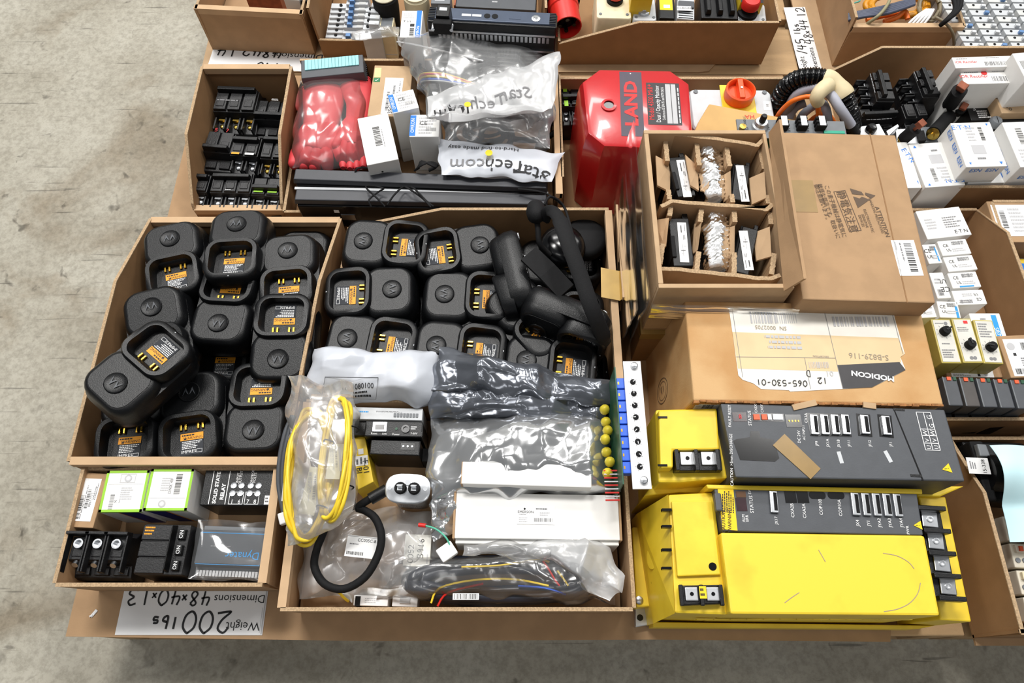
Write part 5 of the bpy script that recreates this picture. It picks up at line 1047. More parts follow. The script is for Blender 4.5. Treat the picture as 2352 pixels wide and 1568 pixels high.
MB().box(-.0032, .0032, -.085, .085, .13, .1318).build('edge_fold', fold, t, 0)
t = thing('tape_tab', 'tan tape tab stuck over the right wall of the charger bin', 'tape', tuple(U(1410, 650, .1245)))
m = MB(); P0 = [LP(t, *p) for p in ((1380, 614, .1255), (1422, 622, .1258), (1442, 618, .12), (1442, 678, .12), (1424, 690, .1258), (1381, 682, .1255))]
m.add(P0+[p-Vector((0, 0, .0006)) for p in P0], [(5, 4, 1, 0), (4, 3, 2, 1), (6, 7, 10, 11), (7, 8, 9, 10)]+[(i, (i+1) % 6, 6+(i+1) % 6, 6+i) for i in range(6)]); m.build('tape', tapeb, t, 0)
# ================================================================ worn carton with torn label
q = [(1565, 689), (2110, 701), (2170, 928), (1602, 921)]; zm = .2
t, w, d, h_ = tbox('worn_carton', 'worn tan carton with a large torn white label behind the drives', 'carton', q, zm, .0005)
MB().add([(-w/2-.022, -d/2, 0), (w/2, -d/2, 0), (w/2, d/2, 0), (-w/2-.022, d/2, 0), (-w/2, -d/2, h_), (w/2, -d/2, h_), (w/2, d/2, h_), (-w/2, d/2, h_)], [(3, 2, 1, 0), (4, 5, 6, 7), (0, 1, 5, 4), (1, 2, 6, 5), (2, 3, 7, 6), (3, 0, 4, 7)]).build('carton_body', cardy, t, 0, .0025)
L = lambda n, pts, m_, dz, z0=zm: pp((mb_ := MB()), t, pts, z0+dz-.0002, z0+dz).build(n, m_, t, 0)
lbp = L('torn_label', [(1674, 706), (2052, 717), (2058, 740), (2078, 812), (2068, 820), (2080, 849), (2040, 871), (2003, 889), (1933, 893), (1815, 899), (1812, 896), (1748, 893), (1730, 880), (1706, 872), (1696, 862), (1686, 790)], mat('aged_label', (236, 232, 222), .6, 0, .04, 20), .0006)
lbp['label'] = 'torn white and tan shipping label'
pp(mb2 := MB(), t, [(1682, 762), (2063, 776), (2077, 812), (2068, 820), (2070, 832), (1923, 838), (1925, 853), (1695, 846)], zm+.0006, zm+.0008); mb2.build('tan_band', mat('label_tan', (222, 196, 152), .6, 0, .05, 16), lbp, 0)
pp(mb2 := MB(), t, [(1923, 838), (2066, 831), (2080, 849), (2003, 889), (1937, 892)], zm+.0008, zm+.001); mb2.build('black_logo_panel', mat('logo_black', (52, 50, 52), .5), lbp, 0)
ptext(t, [('*MODICON', 2004, 863, 15, 172, 1.15)], zm+.0011, 'w')
ptext(t, [('DESCRIPTION', 1885, 818, 5, 178)], zm+.0011, 'g')
ptext(t, [('S-B829-116', 1995, 818, 17, 177), ('SN  0002705', 1770, 752, 12, 178)], zm+.0011, 'h', 'faint_lettering')
def hl(a, b, wd=1.2):
    p, q_ = LP(t, *a, zm+.0012), LP(t, *b, zm+.0012); return MB().ribbon([p, q_], wd*.0005, None, p.z)
for k, (a, b) in enumerate((((1680, 709), (2050, 721)), ((1682, 709), (1706, 866)), ((1894, 716), (1936, 892)), ((1691, 819), (1918, 822)), ((1848, 821), (1862, 893)), ((2050, 721), (2074, 812)))): hl(a, b).build('label_rule', ink_g, t, 0)
def pr(px, py, wpx, hpx, items, rot=180, dz=.0011):
    s = pxm(px, py, zm); M_ = RM[t.name] @ Matrix.Translation(U(px, py, zm+dz)) @ Matrix.Rotation(math.radians(rot), 4, 'Z'); printing(t, M_, wpx*s, hpx*s*1.1, items)
pr(1776, 730, 105, 24, [('B', 0, 0, 1, 1, 'l')]); pr(1975, 738, 130, 22, [('B', 0, 0, 1, 1, 'l')]); pr(1880, 838, 46, 14, [('B', 0, 0, 1, 1, 'l')])
pr(1800, 785, 200, 36, [('L', .3, .0, .75, 1, 3, 'l')], 178)
pr(1795, 879, 118, 30, [('S', '065-530-01', .5, .5, .42, .06)], 178); pr(1888, 874, 46, 26, [('S', '12', .5, .5, .5, .07)], 178); pr(1856, 858, 14, 18, [('S', 'D', .5, .5, .8, .08)], 180); pr(1905, 857, 24, 20, [('T', '01', .5, .5, .5, 'l')], 180)
m = MB(); rnd = random.Random(2)
for i in range(40):
    x = -w/2+w*i/40; m.box(x, x+w/42, -d/2-.0015-rnd.uniform(0, .0015), -d/2+.001, h_-.006-rnd.uniform(0, .004), h_+rnd.uniform(-.001, .0015))
o = m.build('torn_edge', mat('torn_fibre', (170, 116, 66), .85, 0, .2, 160), t, 0); o['kind'] = 'stuff'
for a in ((-w*.06, -d/2-.004, .1, 14), (w*.2, -d/2-.003, .05, -8)): MB().box(-w*a[2]/2, w*a[2]/2, -.004, .004, h_-.001, h_+.002, T(a[0], a[1], 0, a[3])).build('torn_strip', cardl, t, 0)
labM(t, PL((-w*.43, -d/2-.0006, h_-.02), (1, 0, 0), (0, 0, 1)), .035, .024, [('B', .3, .2, .7, .8), ('L', .05, .1, .25, .9, 3, 'l')], 0, paper, 'end_label')
mm = MB(); Ml = PL((-w/2-.0142, d*-.1, h_*.38), (0, -1, 0), (.11, 0, 1))
for r0, r1 in ((.026, .0245), (.019, .018)):
    n = 28; mm.add([(r*math.cos(6.28319*i/n)*.75, r*math.sin(6.28319*i/n), 0) for r in (r0, r1) for i in range(n)], [(i, (i+1) % n, n+(i+1) % n, n+i) for i in range(n)], Ml)
for i in range(16): a = i*.3927; mm.cbox  # ring lettering is too worn to read
mm.build('round_emblem', ink_d, t, 0)
labM(t, Ml, .03, .03, [('L', .3, .25, .7, .4, 1, 'd'), ('L', .25, .5, .75, .75, 3, 'd')], 0)

# ================================================================ drives
def metal_pad(t, px, py, s_, z, r=0, hole=True, nm='terminal_pad'):
    p = LP(t, px, py, z); k = pxm(px, py, z)*s_/2
    o = MB().box(-k, k, -k, k, 0, .0025, T(p.x, p.y, p.z, r)).build(nm, steel if not hole else alum, t, 0, .0012)
    MB().lathe([(k*.42, 0), (k*.42, .001), (k*.2, .0012), (.0002, .0006)] if not hole else [(k*.3, .0001), (k*.3, .0004), (.0002, .0004)], 14, T(p.x, p.y, p.z+.0025)).build('screw_hole' if hole else 'screw_head', blkg if hole else steel, o, 40)
def connector(t, px, py, wpx, hpx, z, r=-4):
    p = LP(t, px, py, z); k = pxm(px, py, z); a, b = wpx*k/2, hpx*k/2
    o = MB().box(-a, a, -b, b, 0, .004, T(p.x, p.y, p.z, r)).build('connector', steel, t, 0, .0008)
    MB().box(a*-.1, a*.75, -b*.8, b*.85, .004, .0043, T(p.x, p.y, p.z, r)).build('contact_slot', blkm, o, 0)
# --- rear drive: grey cover over yellow
zA = .2
t = thing('servo_drive', 'yellow servo drive with a wide dark grey cover and tan tape strip', 'drive', (*U(1850, 1020, .1)[:2], .0005))
m = MB(); pp(m, t, [(1506, 940), (1650, 936), (1672, 1098), (1560, 1108), (1512, 1108)], .0005, .165); m.build('yellow_base', yel, t, 0, .003)
m = MB(); pp(m, t, [(1512, 940), (1648, 936), (1654, 1032), (1546, 1034), (1546, 1075), (1516, 1075)], .165, .185, .985); m.build('end_cover', yel, t, 0, .0025)
m = MB(); pp(m, t, [(1500, 1110), (2216, 1116), (2160, 1140), (1640, 1132), (1560, 1130), (1480, 1138)], .0005, .125); m.build('lower_flange', yel, t, 0, .002)
m = MB(); pp(m, t, [(1655, 926), (2170, 940), (2217, 1105), (1690, 1096)], .03, zA); m.build('grey_cover', dgrey, t, 0, .002)
m = MB(); pp(m, t, [(1640, 940), (1660, 940), (1680, 1085), (1655, 1085)], .03, .16); m.build('inner_frame', blkm, t, 0)
m = MB(); pp(m, t, [(1546, 1034), (1654, 1031), (1660, 1080), (1550, 1081)], .16, .178); m.build('terminal_block', blk, t, 0, .001)
for x in (1556, 1601, 1650):
    m = MB(); pbox(m, t, x, 1055, 9, 50, .178, .19); m.build('terminal_barrier', blk, t, 0, .001)
for x in (1578, 1626): metal_pad(t, x, 1053, 32, .178)
for y in (958, 1068): m = MB(); pbox(m, t, 1522, y, 22, 5, .1845, .1856); m.build('vent_notch', blkg, t, 0)
m = MB(); pp(m, t, [(1684, 1012), (1692, 1008), (1722, 1004), (1724, 990), (1744, 990), (1746, 1004), (1778, 1010), (1790, 1052), (1780, 1060), (1700, 1056)], zA-.001, zA+.0003); m.build('cable_cutout', blkg, t, 0)
m = MB(); pp(m, t, [(1726, 947), (1800, 950), (1802, 968), (1728, 966)], zA-.001, zA+.0004); s1 = m.build('status_slot', blkg, t, 0)
for x, w_, m_ in ((1738, 14, orange), (1756, 12, orange), (1768, 8, white), (1787, 22, alum)): m = MB(); pbox(m, t, x, 957, w_, 13, zA, zA+.002); m.build('jumper', m_, t, 0)
m = MB(); pbox(m, t, 1823, 966, 36, 30, zA-.001, zA+.0005); m.build('plug_socket', blkg, t, 0)
for i in range(4): m = MB(); pbox(m, t, 1813+i*7, 966, 2.5, 4, zA, zA+.0012); m.build('socket_pin', gold, t, 0)
m = MB(); pbox(m, t, 1699, 957, 32, 22, zA-.001, zA+.0005); ds = m.build('display_window', mat('display_dark', (48, 30, 34), .2), t, 0)
ptext(t, [('8', 1700, 957, 13, 0)], zA+.0006, 'r', 'display_digit')
m = MB(); pp(m, t, [(1850, 948), (1945, 950), (1957, 1003), (1862, 1001)], zA-.001, zA+.0003); m.build('connector_recess', blkg, t, 0)
for x in (1869, 1893, 1917, 1941): connector(t, x, 976, 18, 48, zA)
for x, y in ((1985, 976), (2034, 978)):
    m = MB(); pbox(m, t, x, y, 32, 54, zA-.001, zA+.0003, -6); m.build('connector_recess', blkg, t, 0); connector(t, x, y, 19, 46, zA)
m = MB(); pp(m, t, [(1775, 1022), (1802, 996), (1885, 1076), (1862, 1100)], zA+.0004, zA+.001); m.build('tape_strip', tapeg, t, 0)
for x, y, r in ((1930, 1050, 6), (2040, 1048, 18)): m = MB(); pbox(m, t, x, y, 9, 28, zA, zA+.0003, r); m.build('paint_scuff', lgrey, t, 0)
g = MB(); tl, tr, br, bl = [LP(t, *p, zA+.0005) for p in ((2104, 946), (2137, 947), (2160, 1034), (2126, 1033))]
for i, u in enumerate((0, .45, .62, .82, 1)):
    a, b = tl.lerp(bl, u), tr.lerp(br, u); g.ribbon([a, b], .0009, None, a.z)
for u in (0, .5, 1): a, b = tl.lerp(tr, u), bl.lerp(br, u); g.ribbon([a, b], .0009, None, a.z)
g.build('printed_grid', ink_w, t, 0)
ptext(t, [('W', 2125, 994, 12, 85), ('W', 2142, 994, 12, 85), ('V', 2130, 1011, 12, 85), ('V', 2147, 1011, 12, 85), ('U', 2134, 1027, 12, 85), ('U', 2151, 1027, 12, 85), ('G', 2134, 958, 13, 85), ('G', 2140, 978, 13, 85),
          ('STATUS', 1722, 960, 9, 86), ('CX5X', 1736, 938, 7, 86), ('CX5Y', 1750, 938, 7, 86), ('CAUTION  >5mm DISCHARGE', 1680, 1055, 8, 84), ('JF9', 1876, 1018, 8, 84), ('JX1A', 1901, 1017, 8, 84), ('JX1B', 1926, 1018, 8, 84), ('JF11', 1950, 1018, 8, 84), ('JF12', 1998, 1018, 8, 84), ('JF1', 2046, 1020, 8, 84), ('DC 24V', 1835, 1003, 8, 84), ('AC INPUT', 1846, 993, 7, 84), ('CX1A', 1851, 960, 8, 84), ('FAULT RESET', 1676, 955, 8, 84)], zA)
def warn(t, px, py, s_, z, r):
    k = pxm(px, py, z)*s_; p = LP(t, px, py, z); o = MB().prism([(-k*.5, -k*.42), (k*.5, -k*.42), (0, k*.5)], 0, .0004, T(p.x, p.y, p.z, r)).build('warning_triangle', ink_y, t, 0)
    MB().text('!', T(p.x, p.y, p.z+.0006, r), k*.7).build('exclamation', ink_k, o, 0)
warn(t, 2174, 1076, 22, zA+.0003, 100)
m = MB(); pp(m, t, [(2052, 940), (2055, 940), (2122, 1103), (2118, 1103)], zA-.001, zA+.0002); m.build('cover_joint', blkm, t, 0)
for x, y in ((2065, 940), (2105, 1092)): m = MB(); pbox(m, t, x, y, 26, 6, zA-.001, zA+.0006, -3); m.build('latch', blk, t, 0)
# --- front drive
zB = .175
t = thing('servo_drive', 'large all yellow servo drive at the front with four terminals at the right', 'drive', (*U(1830, 1290, .1)[:2], .0005))
m = MB(); pp(m, t, [(1535, 1135), (1640, 1130), (1672, 1412), (1550, 1408)], .012, .158); m.build('end_cover', yel, t, 0, .003)
m = MB(); pp(m, t, [(1542, 1150), (1636, 1148), (1656, 1320), (1556, 1324)], .158, .164, .99); m.build('raised_pad', yel, t, 0, .0015)
P = [LP(t, *p) for p in ((1535, 1135, .158), (1550, 1408, .158), (1500, 1432, .06), (1462, 1180, .06))]; Q = [p-Vector((0, 0, .05)) for p in P]
m = MB(); m.add([P[0], P[1], P[2], P[3], P[0]-Vector((0, 0, .146)), P[1]-Vector((0, 0, .146)), P[2]-Vector((0, 0, .048)), P[3]-Vector((0, 0, .048))], [(3, 2, 1, 0), (4, 5, 6, 7), (2, 3, 7, 6), (0, 4, 7, 3), (1, 2, 6, 5)]); m.build('sloped_end', yel, t, 0)
N_ = (P[1]-P[0]).cross(P[3]-P[0]).normalized(); N_ = N_ if N_.z > 0 else -N_
def SE(u, v): return P[0].lerp(P[1], u).lerp(P[3].lerp(P[2], u), v)+N_*.0012
for k in range(5):
    u = .28+.085*k; m = MB(); m.ribbon  # fan grille cut into the sloping end
    a = [SE(u, .42), SE(u+.045, .42), SE(u+.05, .8), SE(u+.005, .8)]; m.add(a+[p-N_*.001 for p in a], [(0, 1, 2, 3), (3, 2, 1, 0), (0, 4, 5, 1), (1, 5, 6, 2), (2, 6, 7, 3), (3, 7, 4, 0)]); m.build('grille_slot', blkg, t, 0)
m = MB(); a = SE(.46, .62); m.lathe([(.016, 0), (.016, .0015), (.011, .0018), (.0002, .0018)], 20, Matrix.Translation(a) @ N_.to_track_quat('Z', 'Y').to_matrix().to_4x4()); m.build('fan_hub', yeld, t, 40)
m = MB(); pp(m, t, [(1655, 1222), (2124, 1229), (2160, 1414), (1678, 1410)], .012, zB); m.build('main_cover', yeld, t, 0, .003)
m = MB(); pp(m, t, [(1640, 1120), (2106, 1130), (2121, 1229), (1660, 1219)], .012, zB-.003); m.build('grey_panel', dgrey, t, 0, .0015)
m = MB(); pp(m, t, [(1622, 1112), (2118, 1122), (2120, 1134), (1626, 1122)], .012, zB-.001); m.build('top_rim', yel, t, 0, .0015)
zp = zB-.003
m = MB(); pp(m, t, [(1500, 1428), (2150, 1436), (2110, 1444), (1500, 1440)], .004, .04); m.build('lower_skirt', yel, t, 0, .001)
for k in range(13): m = MB(); p = LP(t, 1620+k*38, 1412, zB*.6); m.box(-.011, .011, -.0012, .0004, -.012, -.002, T(p.x, LP(t, 1700, 1411, zB).y-.0006, p.z)); m.build('side_vent', yeld, t, 0)
m = MB(); pp(m, t, [(2110, 1140), (2172, 1140), (2232, 1428), (2160, 1424)], .004, .118); m.build('terminal_shelf', yel, t, 0, .002)
m = MB(); pp(m, t, [(2112, 1165), (2158, 1163), (2200, 1376), (2150, 1380)], .118, .145); m.build('terminal_block', blk, t, 0, .0015)
for k in range(5):
    u = k/4; x, y = 2138+u*48, 1166+u*208; m = MB(); pbox(m, t, x+4, y, 62, 11, .145, .16, -3); m.build('terminal_barrier', blk, t, 0, .001)
for x, y in ((2134, 1193), (2148, 1243), (2162, 1294), (2176, 1347)): metal_pad(t, x, y, 36, .145, -6, False)
m = MB(); pp(m, t, [(1562, 1344), (1660, 1342), (1664, 1386), (1566, 1390)], .158, .17); m.build('terminal_block', blk, t, 0, .0015)
for x in (1566, 1613, 1658): m = MB(); pbox(m, t, x, 1366, 9, 46, .17, .176); m.build('terminal_barrier', blk, t, 0, .001)
for x in (1588, 1637): metal_pad(t, x, 1364, 30, .17)
lab(t, [(1606, 1346), (1622, 1346), (1623, 1374), (1607, 1374)], .1762, [('L', .1, .1, .9, .9, 2, 'k')], 0, ink_y, 'yellow_tag')
for y in (1170, 1208, 1262, 1304): m = MB(); pbox(m, t, 1532, y, 22, 6, .157, .166); m.build('vent_notch', blkg, t, 0)
p = LP(t, 1634, 1302, .158); MB().lathe([(.005, 0), (.005, .0065), (.0002, .0065)], 16, T(p.x, p.y, p.z)).build('access_hole', blkg, t, 40)
m = MB(); pp(m, t, [(1648, 1119), (1684, 1118), (1694, 1218), (1660, 1215)], zp, zp+.0008); cl = m.build('caution_label', ink_y, t, 0)
ptext(t, [('CAUTION', 1662, 1197, 10, 84), ('WARNING', 1676, 1194, 10, 84)], zp+.0009, 'k')
pr_ = RM[t.name] @ Matrix.Translation(U(1672, 1150, zp+.0009)) @ Matrix.Rotation(math.radians(84), 4, 'Z'); printing(cl, pr_, .03, .016, [('L', 0, 0, 1, 1, 6, 'k')])
m = MB(); pbox(m, t, 1651, 1152, 16, 42, zp, zp+.01); m.build('lid_latch', dgrey, t, 0, .002)
m = MB(); pbox(m, t, 1702, 1135, 22, 14, zp, zp+.0006); m.build('indicator_window', mat('amber_window', (96, 60, 24), .25), t, 0)
m = MB(); pbox(m, t, 1703, 1158, 24, 30, zp, zp+.0005); m.build('display_window', mat('display_dark_red', (60, 40, 46), .2), t, 0)
connector(t, 1776, 1153, 18, 50, zp)
for x in (1816, 1844): m = MB(); pbox(m, t, x, 1141, 26, 27, zp, zp+.0006); m.build('plug_socket', blkg, t, 0)
for x in (1877, 1920): p = LP(t, x, 1137, zp); k = pxm(x, 1137, zp); MB().loft([rr(38*k, 17*k, 8*k, 0, 5), rr(38*k, 17*k, 8*k, .0006, 5)], M=T(p.x, p.y, p.z, -2)).build('plug_socket', blkg, t, 0)
for i in range(5): connector(t, 1963+i*24.2, 1158+i*.7, 18, 52, zp)
ptext(t, [('STATUS', 1726, 1158, 10, 87), ('SV', 1722, 1130, 8, 87), ('ALM', 1708, 1190, 8, 87), ('ERR', 1716, 1190, 8, 87), ('JX17', 1783, 1195, 8, 86), ('CXA2B', 1820, 1172, 9, 86), ('CXA2A', 1847, 1173, 9, 86), ('COP10B', 1885, 1164, 9, 86), ('COP10A', 1929, 1166, 9, 86), ('JX4', 1970, 1201, 9, 86), ('JY1', 1995, 1201, 9, 86), ('JYA2', 2020, 1200, 9, 86), ('JYA3', 2044, 1200, 9, 86), ('JYA4', 2070, 1200, 9, 86), ('PWR', 2085, 1217, 8, 86)], zp)
warn(t, 2108, 1206, 20, zp+.0005, 90)
for pts in ([(2030, 1404), (2062, 1398), (2090, 1384), (2108, 1362), (2114, 1338)], [(1802, 1384), (1818, 1372), (1836, 1360)], [(2028, 1270), (2060, 1276), (2086, 1290), (2100, 1306)], [(1880, 1262), (1896, 1290)]):
    P_ = smooth([LP(t, *p, zB+.0002) for p in pts], 5); MB().ribbon(P_, .0009, None, P_[0].z+.0002).build('scuff_mark', ink_h, t, 0)
m = MB(); pp(m, t, [(1458, 1205), (1490, 1200), (1506, 1432), (1460, 1440)], .0, .014); m.build('mounting_plate', alum, t, 0, .001)
m = MB(); pp(m, t, [(1452, 1210), (1478, 1210), (1494, 1392), (1462, 1395)], .014, .05); m.build('end_bracket', yel, t, 0, .002)
p = LP(t, 1468, 1378, .05); MB().lathe([(.0055, 0), (.0055, .002), (.003, .0032), (.0002, .0032)], 14, T(p.x, p.y, p.z)).build('bracket_screw', steel, t, 40)
p = LP(t, 1470, 1418, .014); MB().lathe([(.0045, 0), (.0045, .0006), (.0002, .0006)], 14, T(p.x, p.y, p.z)).build('mounting_hole', blkg, t, 0)
# ================================================================ right hand bin of breakers and white cartons
EI = [('T', 'E·T·N', .22, .12, .08, 'b', 1.1), ('B', .62, .12, .72, .42, 'k', 1), ('L', .3, .1, .55, .45, 5, 'l'), ('R', .3, .52, .62, .72, 'l'), ('L', .35, .78, .6, .86, 1), ('P', [(.1, .9), (.16, .9), (.13, .95)], 'b'), ('P', [(.85, .04), (.92, .04), (.88, .09)], 'b'), ('P', [(.84, .9), (.92, .9), (.88, .96)], 'b')]
def wbox(label, q, z1, z0, items, rot=0, m=wcard, grp=None, cat='carton', name='white_carton', side=None):
    t, w, d, h_ = tbox(name, label, cat, q, z1, z0, grp)
    MB().box(-w/2, w/2, -d/2, d/2, 0, h_).build('carton_body', m, t, 0, .0012)
    if items: labM(t, T(0, 0, h_), w, d, items, rot)
    if side:
        labM(t, PL((-w/2-.0003, 0, h_*.6), (0, -1, 0), (0, 0, 1)), d, h_*.7, [('T', side, u, .25, .22*.045/h_, 'b') for u in (.2, .5, .8)]+[('R', .12+.3*k, .4, .28+.3*k, .42, 'b') for k in range(3)])
        labM(t, PL((0, -d/2-.0003, h_*.6), (1, 0, 0), (0, 0, 1)), w, h_*.7, [('T', side, u, .25, .22*.045/h_, 'b') for u in (.3, .7)])
    MB().box(-w*.49, w*.49, -d*.5-.0005, -d*.5, h_*.12, h_*.14).build('flap_seam', gcard, t, 0)
    return t
g_ = 'blue printed white cartons in the right hand bin'
wbox('white carton mostly hidden by the attention carton, blue letters on its edge', [(2040, 327), (2079, 326), (2122, 431), (2080, 432)], .105, .0205, [('T', 'E·T·N', .8, .3, .08, 'b', 1, -70), ('P', [(.85, .85), (.92, .85), (.88, .92)], 'b')], 0, wcard, g_)
wbox('low white carton with upside down label next to the attention carton', [(2087, 331), (2176, 325), (2218, 424), (2126, 431)], .108, .0205, EI, 180, wcard, g_)
wbox('white carton under the raised one, only its front strip showing', [(2186, 300), (2280, 300), (2316, 418), (2219, 422)], .1, .0205, [], 0, wcard, g_, side='ESN')
wbox('raised white carton with upright barcode label on top of another', [(2180, 282), (2271, 280), (2317, 381), (2223, 384)], .143, .1006, EI, 0, wcard, g_, side='ESN')
wbox('white carton at the right edge beside the raised one', [(2298, 281), (2400, 277), (2450, 380), (2348, 384)], .143, .0205, [('B', .22, .15, .36, .5, 'k', 1), ('L', .1, .6, .5, .9, 4, 'l')], 0, wcard, g_, side='ESN')
IR = [('L', .06, .12, .32, .24, 1, 'g'), ('T', 'IOR Rectifier', .2, .48, .17, 'r'), ('L', .55, .1, .8, .2, 1, 'g'), ('B', .5, .5, .95, .85, 'g')]
wbox('long white carton with grey barcode at the back of the right hand bin', [(2185, 131), (2326, 128), (2333, 152), (2197, 157)], .17, .0205, IR, 0, wcard)
wbox('long white carton with a red dot sticker in the right hand bin', [(2206, 161), (2338, 158), (2348, 190), (2214, 193)], .16, .0205, IR+[('C', .4, .25, .16, 'r')], 0, wcard)
wbox('small white carton leaning at the right edge above the long ones', [(2334, 122), (2400, 118), (2410, 178), (2348, 184)], .19, .0205, [('B', .1, .3, .35, .6, 'g'), ('L', .1, .7, .5, .9, 2)], 0, wcard)
t = wbox('brown kraft carton with black printed words at the right edge', [(2286, 207), (2380, 205), (2395, 258), (2296, 260)], .125, .0205, [('T', 'Norco', .4, .35, .14, 'k', 1, -60), ('L', .6, .3, .9, .6, 2, 'k'), ('T', 'Norco', .15, .6, .14, 'k', 1, -60)], 0, cardl, None, 'carton', 'kraft_carton')
breaker('black three-pole breaker with upright handle, back left of the right hand bin', [(1975, 166), (2052, 163), (2068, 226), (1992, 230)][1:]+[(1975, 166)], .11, .0205, 3, 'd', grp='breakers in the right hand bin', marks=[('L', .1, .7, .9, .75, 1, 'g')])
breaker('black three-pole breaker tilted next to the long white cartons', [(2150, 153), (2172, 214), (2100, 222), (2076, 166)], .115, .0205, 3, 'd', grp='breakers in the right hand bin', marks=[('L', .1, .7, .5, .75, 1, 'g')])
breaker('black three-pole breaker low down behind the grey connectors', [(1975, 246), (2056, 240), (2066, 278), (1977, 281)], .085, .0205, 3, 'c', grp='breakers in the right hand bin', marks=[('L', .1, .85, .9, .9, 1, 'g')])
breaker('black breaker lying between the fuse holders and the low breaker', [(2071, 230), (2121, 228), (2142, 285), (2089, 288)], .095, .0205, 2, 'a', grp='breakers in the right hand bin', hand=False)
def fuse(label, a, b, z0, z1, r):
    A_, B_ = U(*a, z0), U(*b, z1); t = thing('fuse_link', label, 'fuse', tuple(A_), 0, 'fuses with copper blades'); R = RM[t.name]; A_, B_ = R @ A_, R @ B_; ax = (B_-A_).normalized()
    MB().cyl(A_, B_, r, n=20).build('fuse_tube', blkm, t, 40)
    M_ = Matrix.Translation(B_) @ ax.to_track_quat('Z', 'Y').to_matrix().to_4x4()
    MB().box(-r*.5, r*.5, -.0025, .0025, 0, .012, M_).build('blade', copper, t, 0, .0008); MB().box(-r*.62, r*.62, -.006, .006, .01, .02, M_).build('blade_eye', copper, t, 0, .001)
    M2 = Matrix.Translation(A_) @ (-ax).to_track_quat('Z', 'Y').to_matrix().to_4x4()
    MB().lathe([(r*.7, 0), (r*.9, .002), (r*.9, .004), (r*.4, .006), (r*.4, .014), (.0002, .014)], 16, M2).build('end_stud', brass, t, 40)
fuse('upright black fuse with a copper blade in the right hand bin', (2182, 240), (2204, 208), .1, .15, .0125)
fuse('short black fuse with copper blade beside the attention carton corner', (2076, 318), (2102, 296), .1, .13, .0105)
fuse('black fuse lying by the raised white carton', (2144, 306), (2180, 268), .1, .085, .012)
fuse('fuse with only its copper end showing beside the black relay', (2195, 262), (2208, 250), .07, .1, .009)
t = wbox('black relay with white markings between the fuses and kraft carton', [(2226, 240), (2282, 238), (2293, 274), (2222, 276)], .1, .0205, [('L', .3, .4, .8, .9, 4, 'w'), ('T', 'S', .25, .3, .2, 'w')], 0, blk, None, 'relay', 'black_relay')
t = wbox('dark grey taped block by the kraft carton', [(2296, 252), (2362, 255), (2368, 282), (2300, 284)], .11, .0205, [('L', .1, .2, .6, .7, 2, 'g')], 0, blkm, None, 'electronics', 'taped_block')
t = thing('loose_dial', 'translucent grey knob lying by the white cartons', 'knob', (*U(2287, 280, .11)[:2], .1)); MB().lathe([(.008, 0), (.011, .004), (.011, .012), (.008, .016), (.0002, .016)], 18).build('knob_body', mgrey, t, 40); MB().box(-.0005, .0005, -.007, .007, .016, .0164).build('slot', blkm, t, 0)
t = thing('sensor_plate', 'white plate with a round black sensor behind the attention carton', 'sensor', (*U(2008, 300, .1)[:2], .1)); m = MB(); pp(m, t, [(1978, 290), (2020, 284), (2036, 312), (1976, 318)], .1, .124); m.build('plate', white, t, 0, .001); p = LP(t, 1998, 300, .124); MB().lathe([(.009, 0), (.009, .008), (.006, .012), (.0002, .0125)], 18, T(p.x, p.y, p.z)).build('sensor_eye', blkg, t, 40)
t = thing('steel_bracket', 'folded steel bracket beside the round black sensor', 'bracket', (*U(2060, 300, .08)[:2], .0205)); m = MB(); pp(m, t, [(2036, 300), (2062, 284), (2066, 290), (2042, 312)], .0205, .115); m.build('web', steel, t, 0, .001); m = MB(); pp(m, t, [(2058, 296), (2100, 294), (2112, 330), (2060, 330)], .0205, .09); m.build('plate', alum, t, 0, .001)
t = thing('grey_plate_unit', 'grey metal unit under the fuses', 'electronics', (*U(2130, 300, .06)[:2], .0205)); m = MB(); pp(m, t, [(2104, 292), (2150, 290), (2170, 325), (2112, 326)], .0205, .085); m.build('case', mgrey, t, 0, .001); m = MB(); pp(m, t, [(2106, 300), (2122, 299), (2128, 322), (2112, 323)], .085, .095); m.build('terminal', blkm, t, 0)
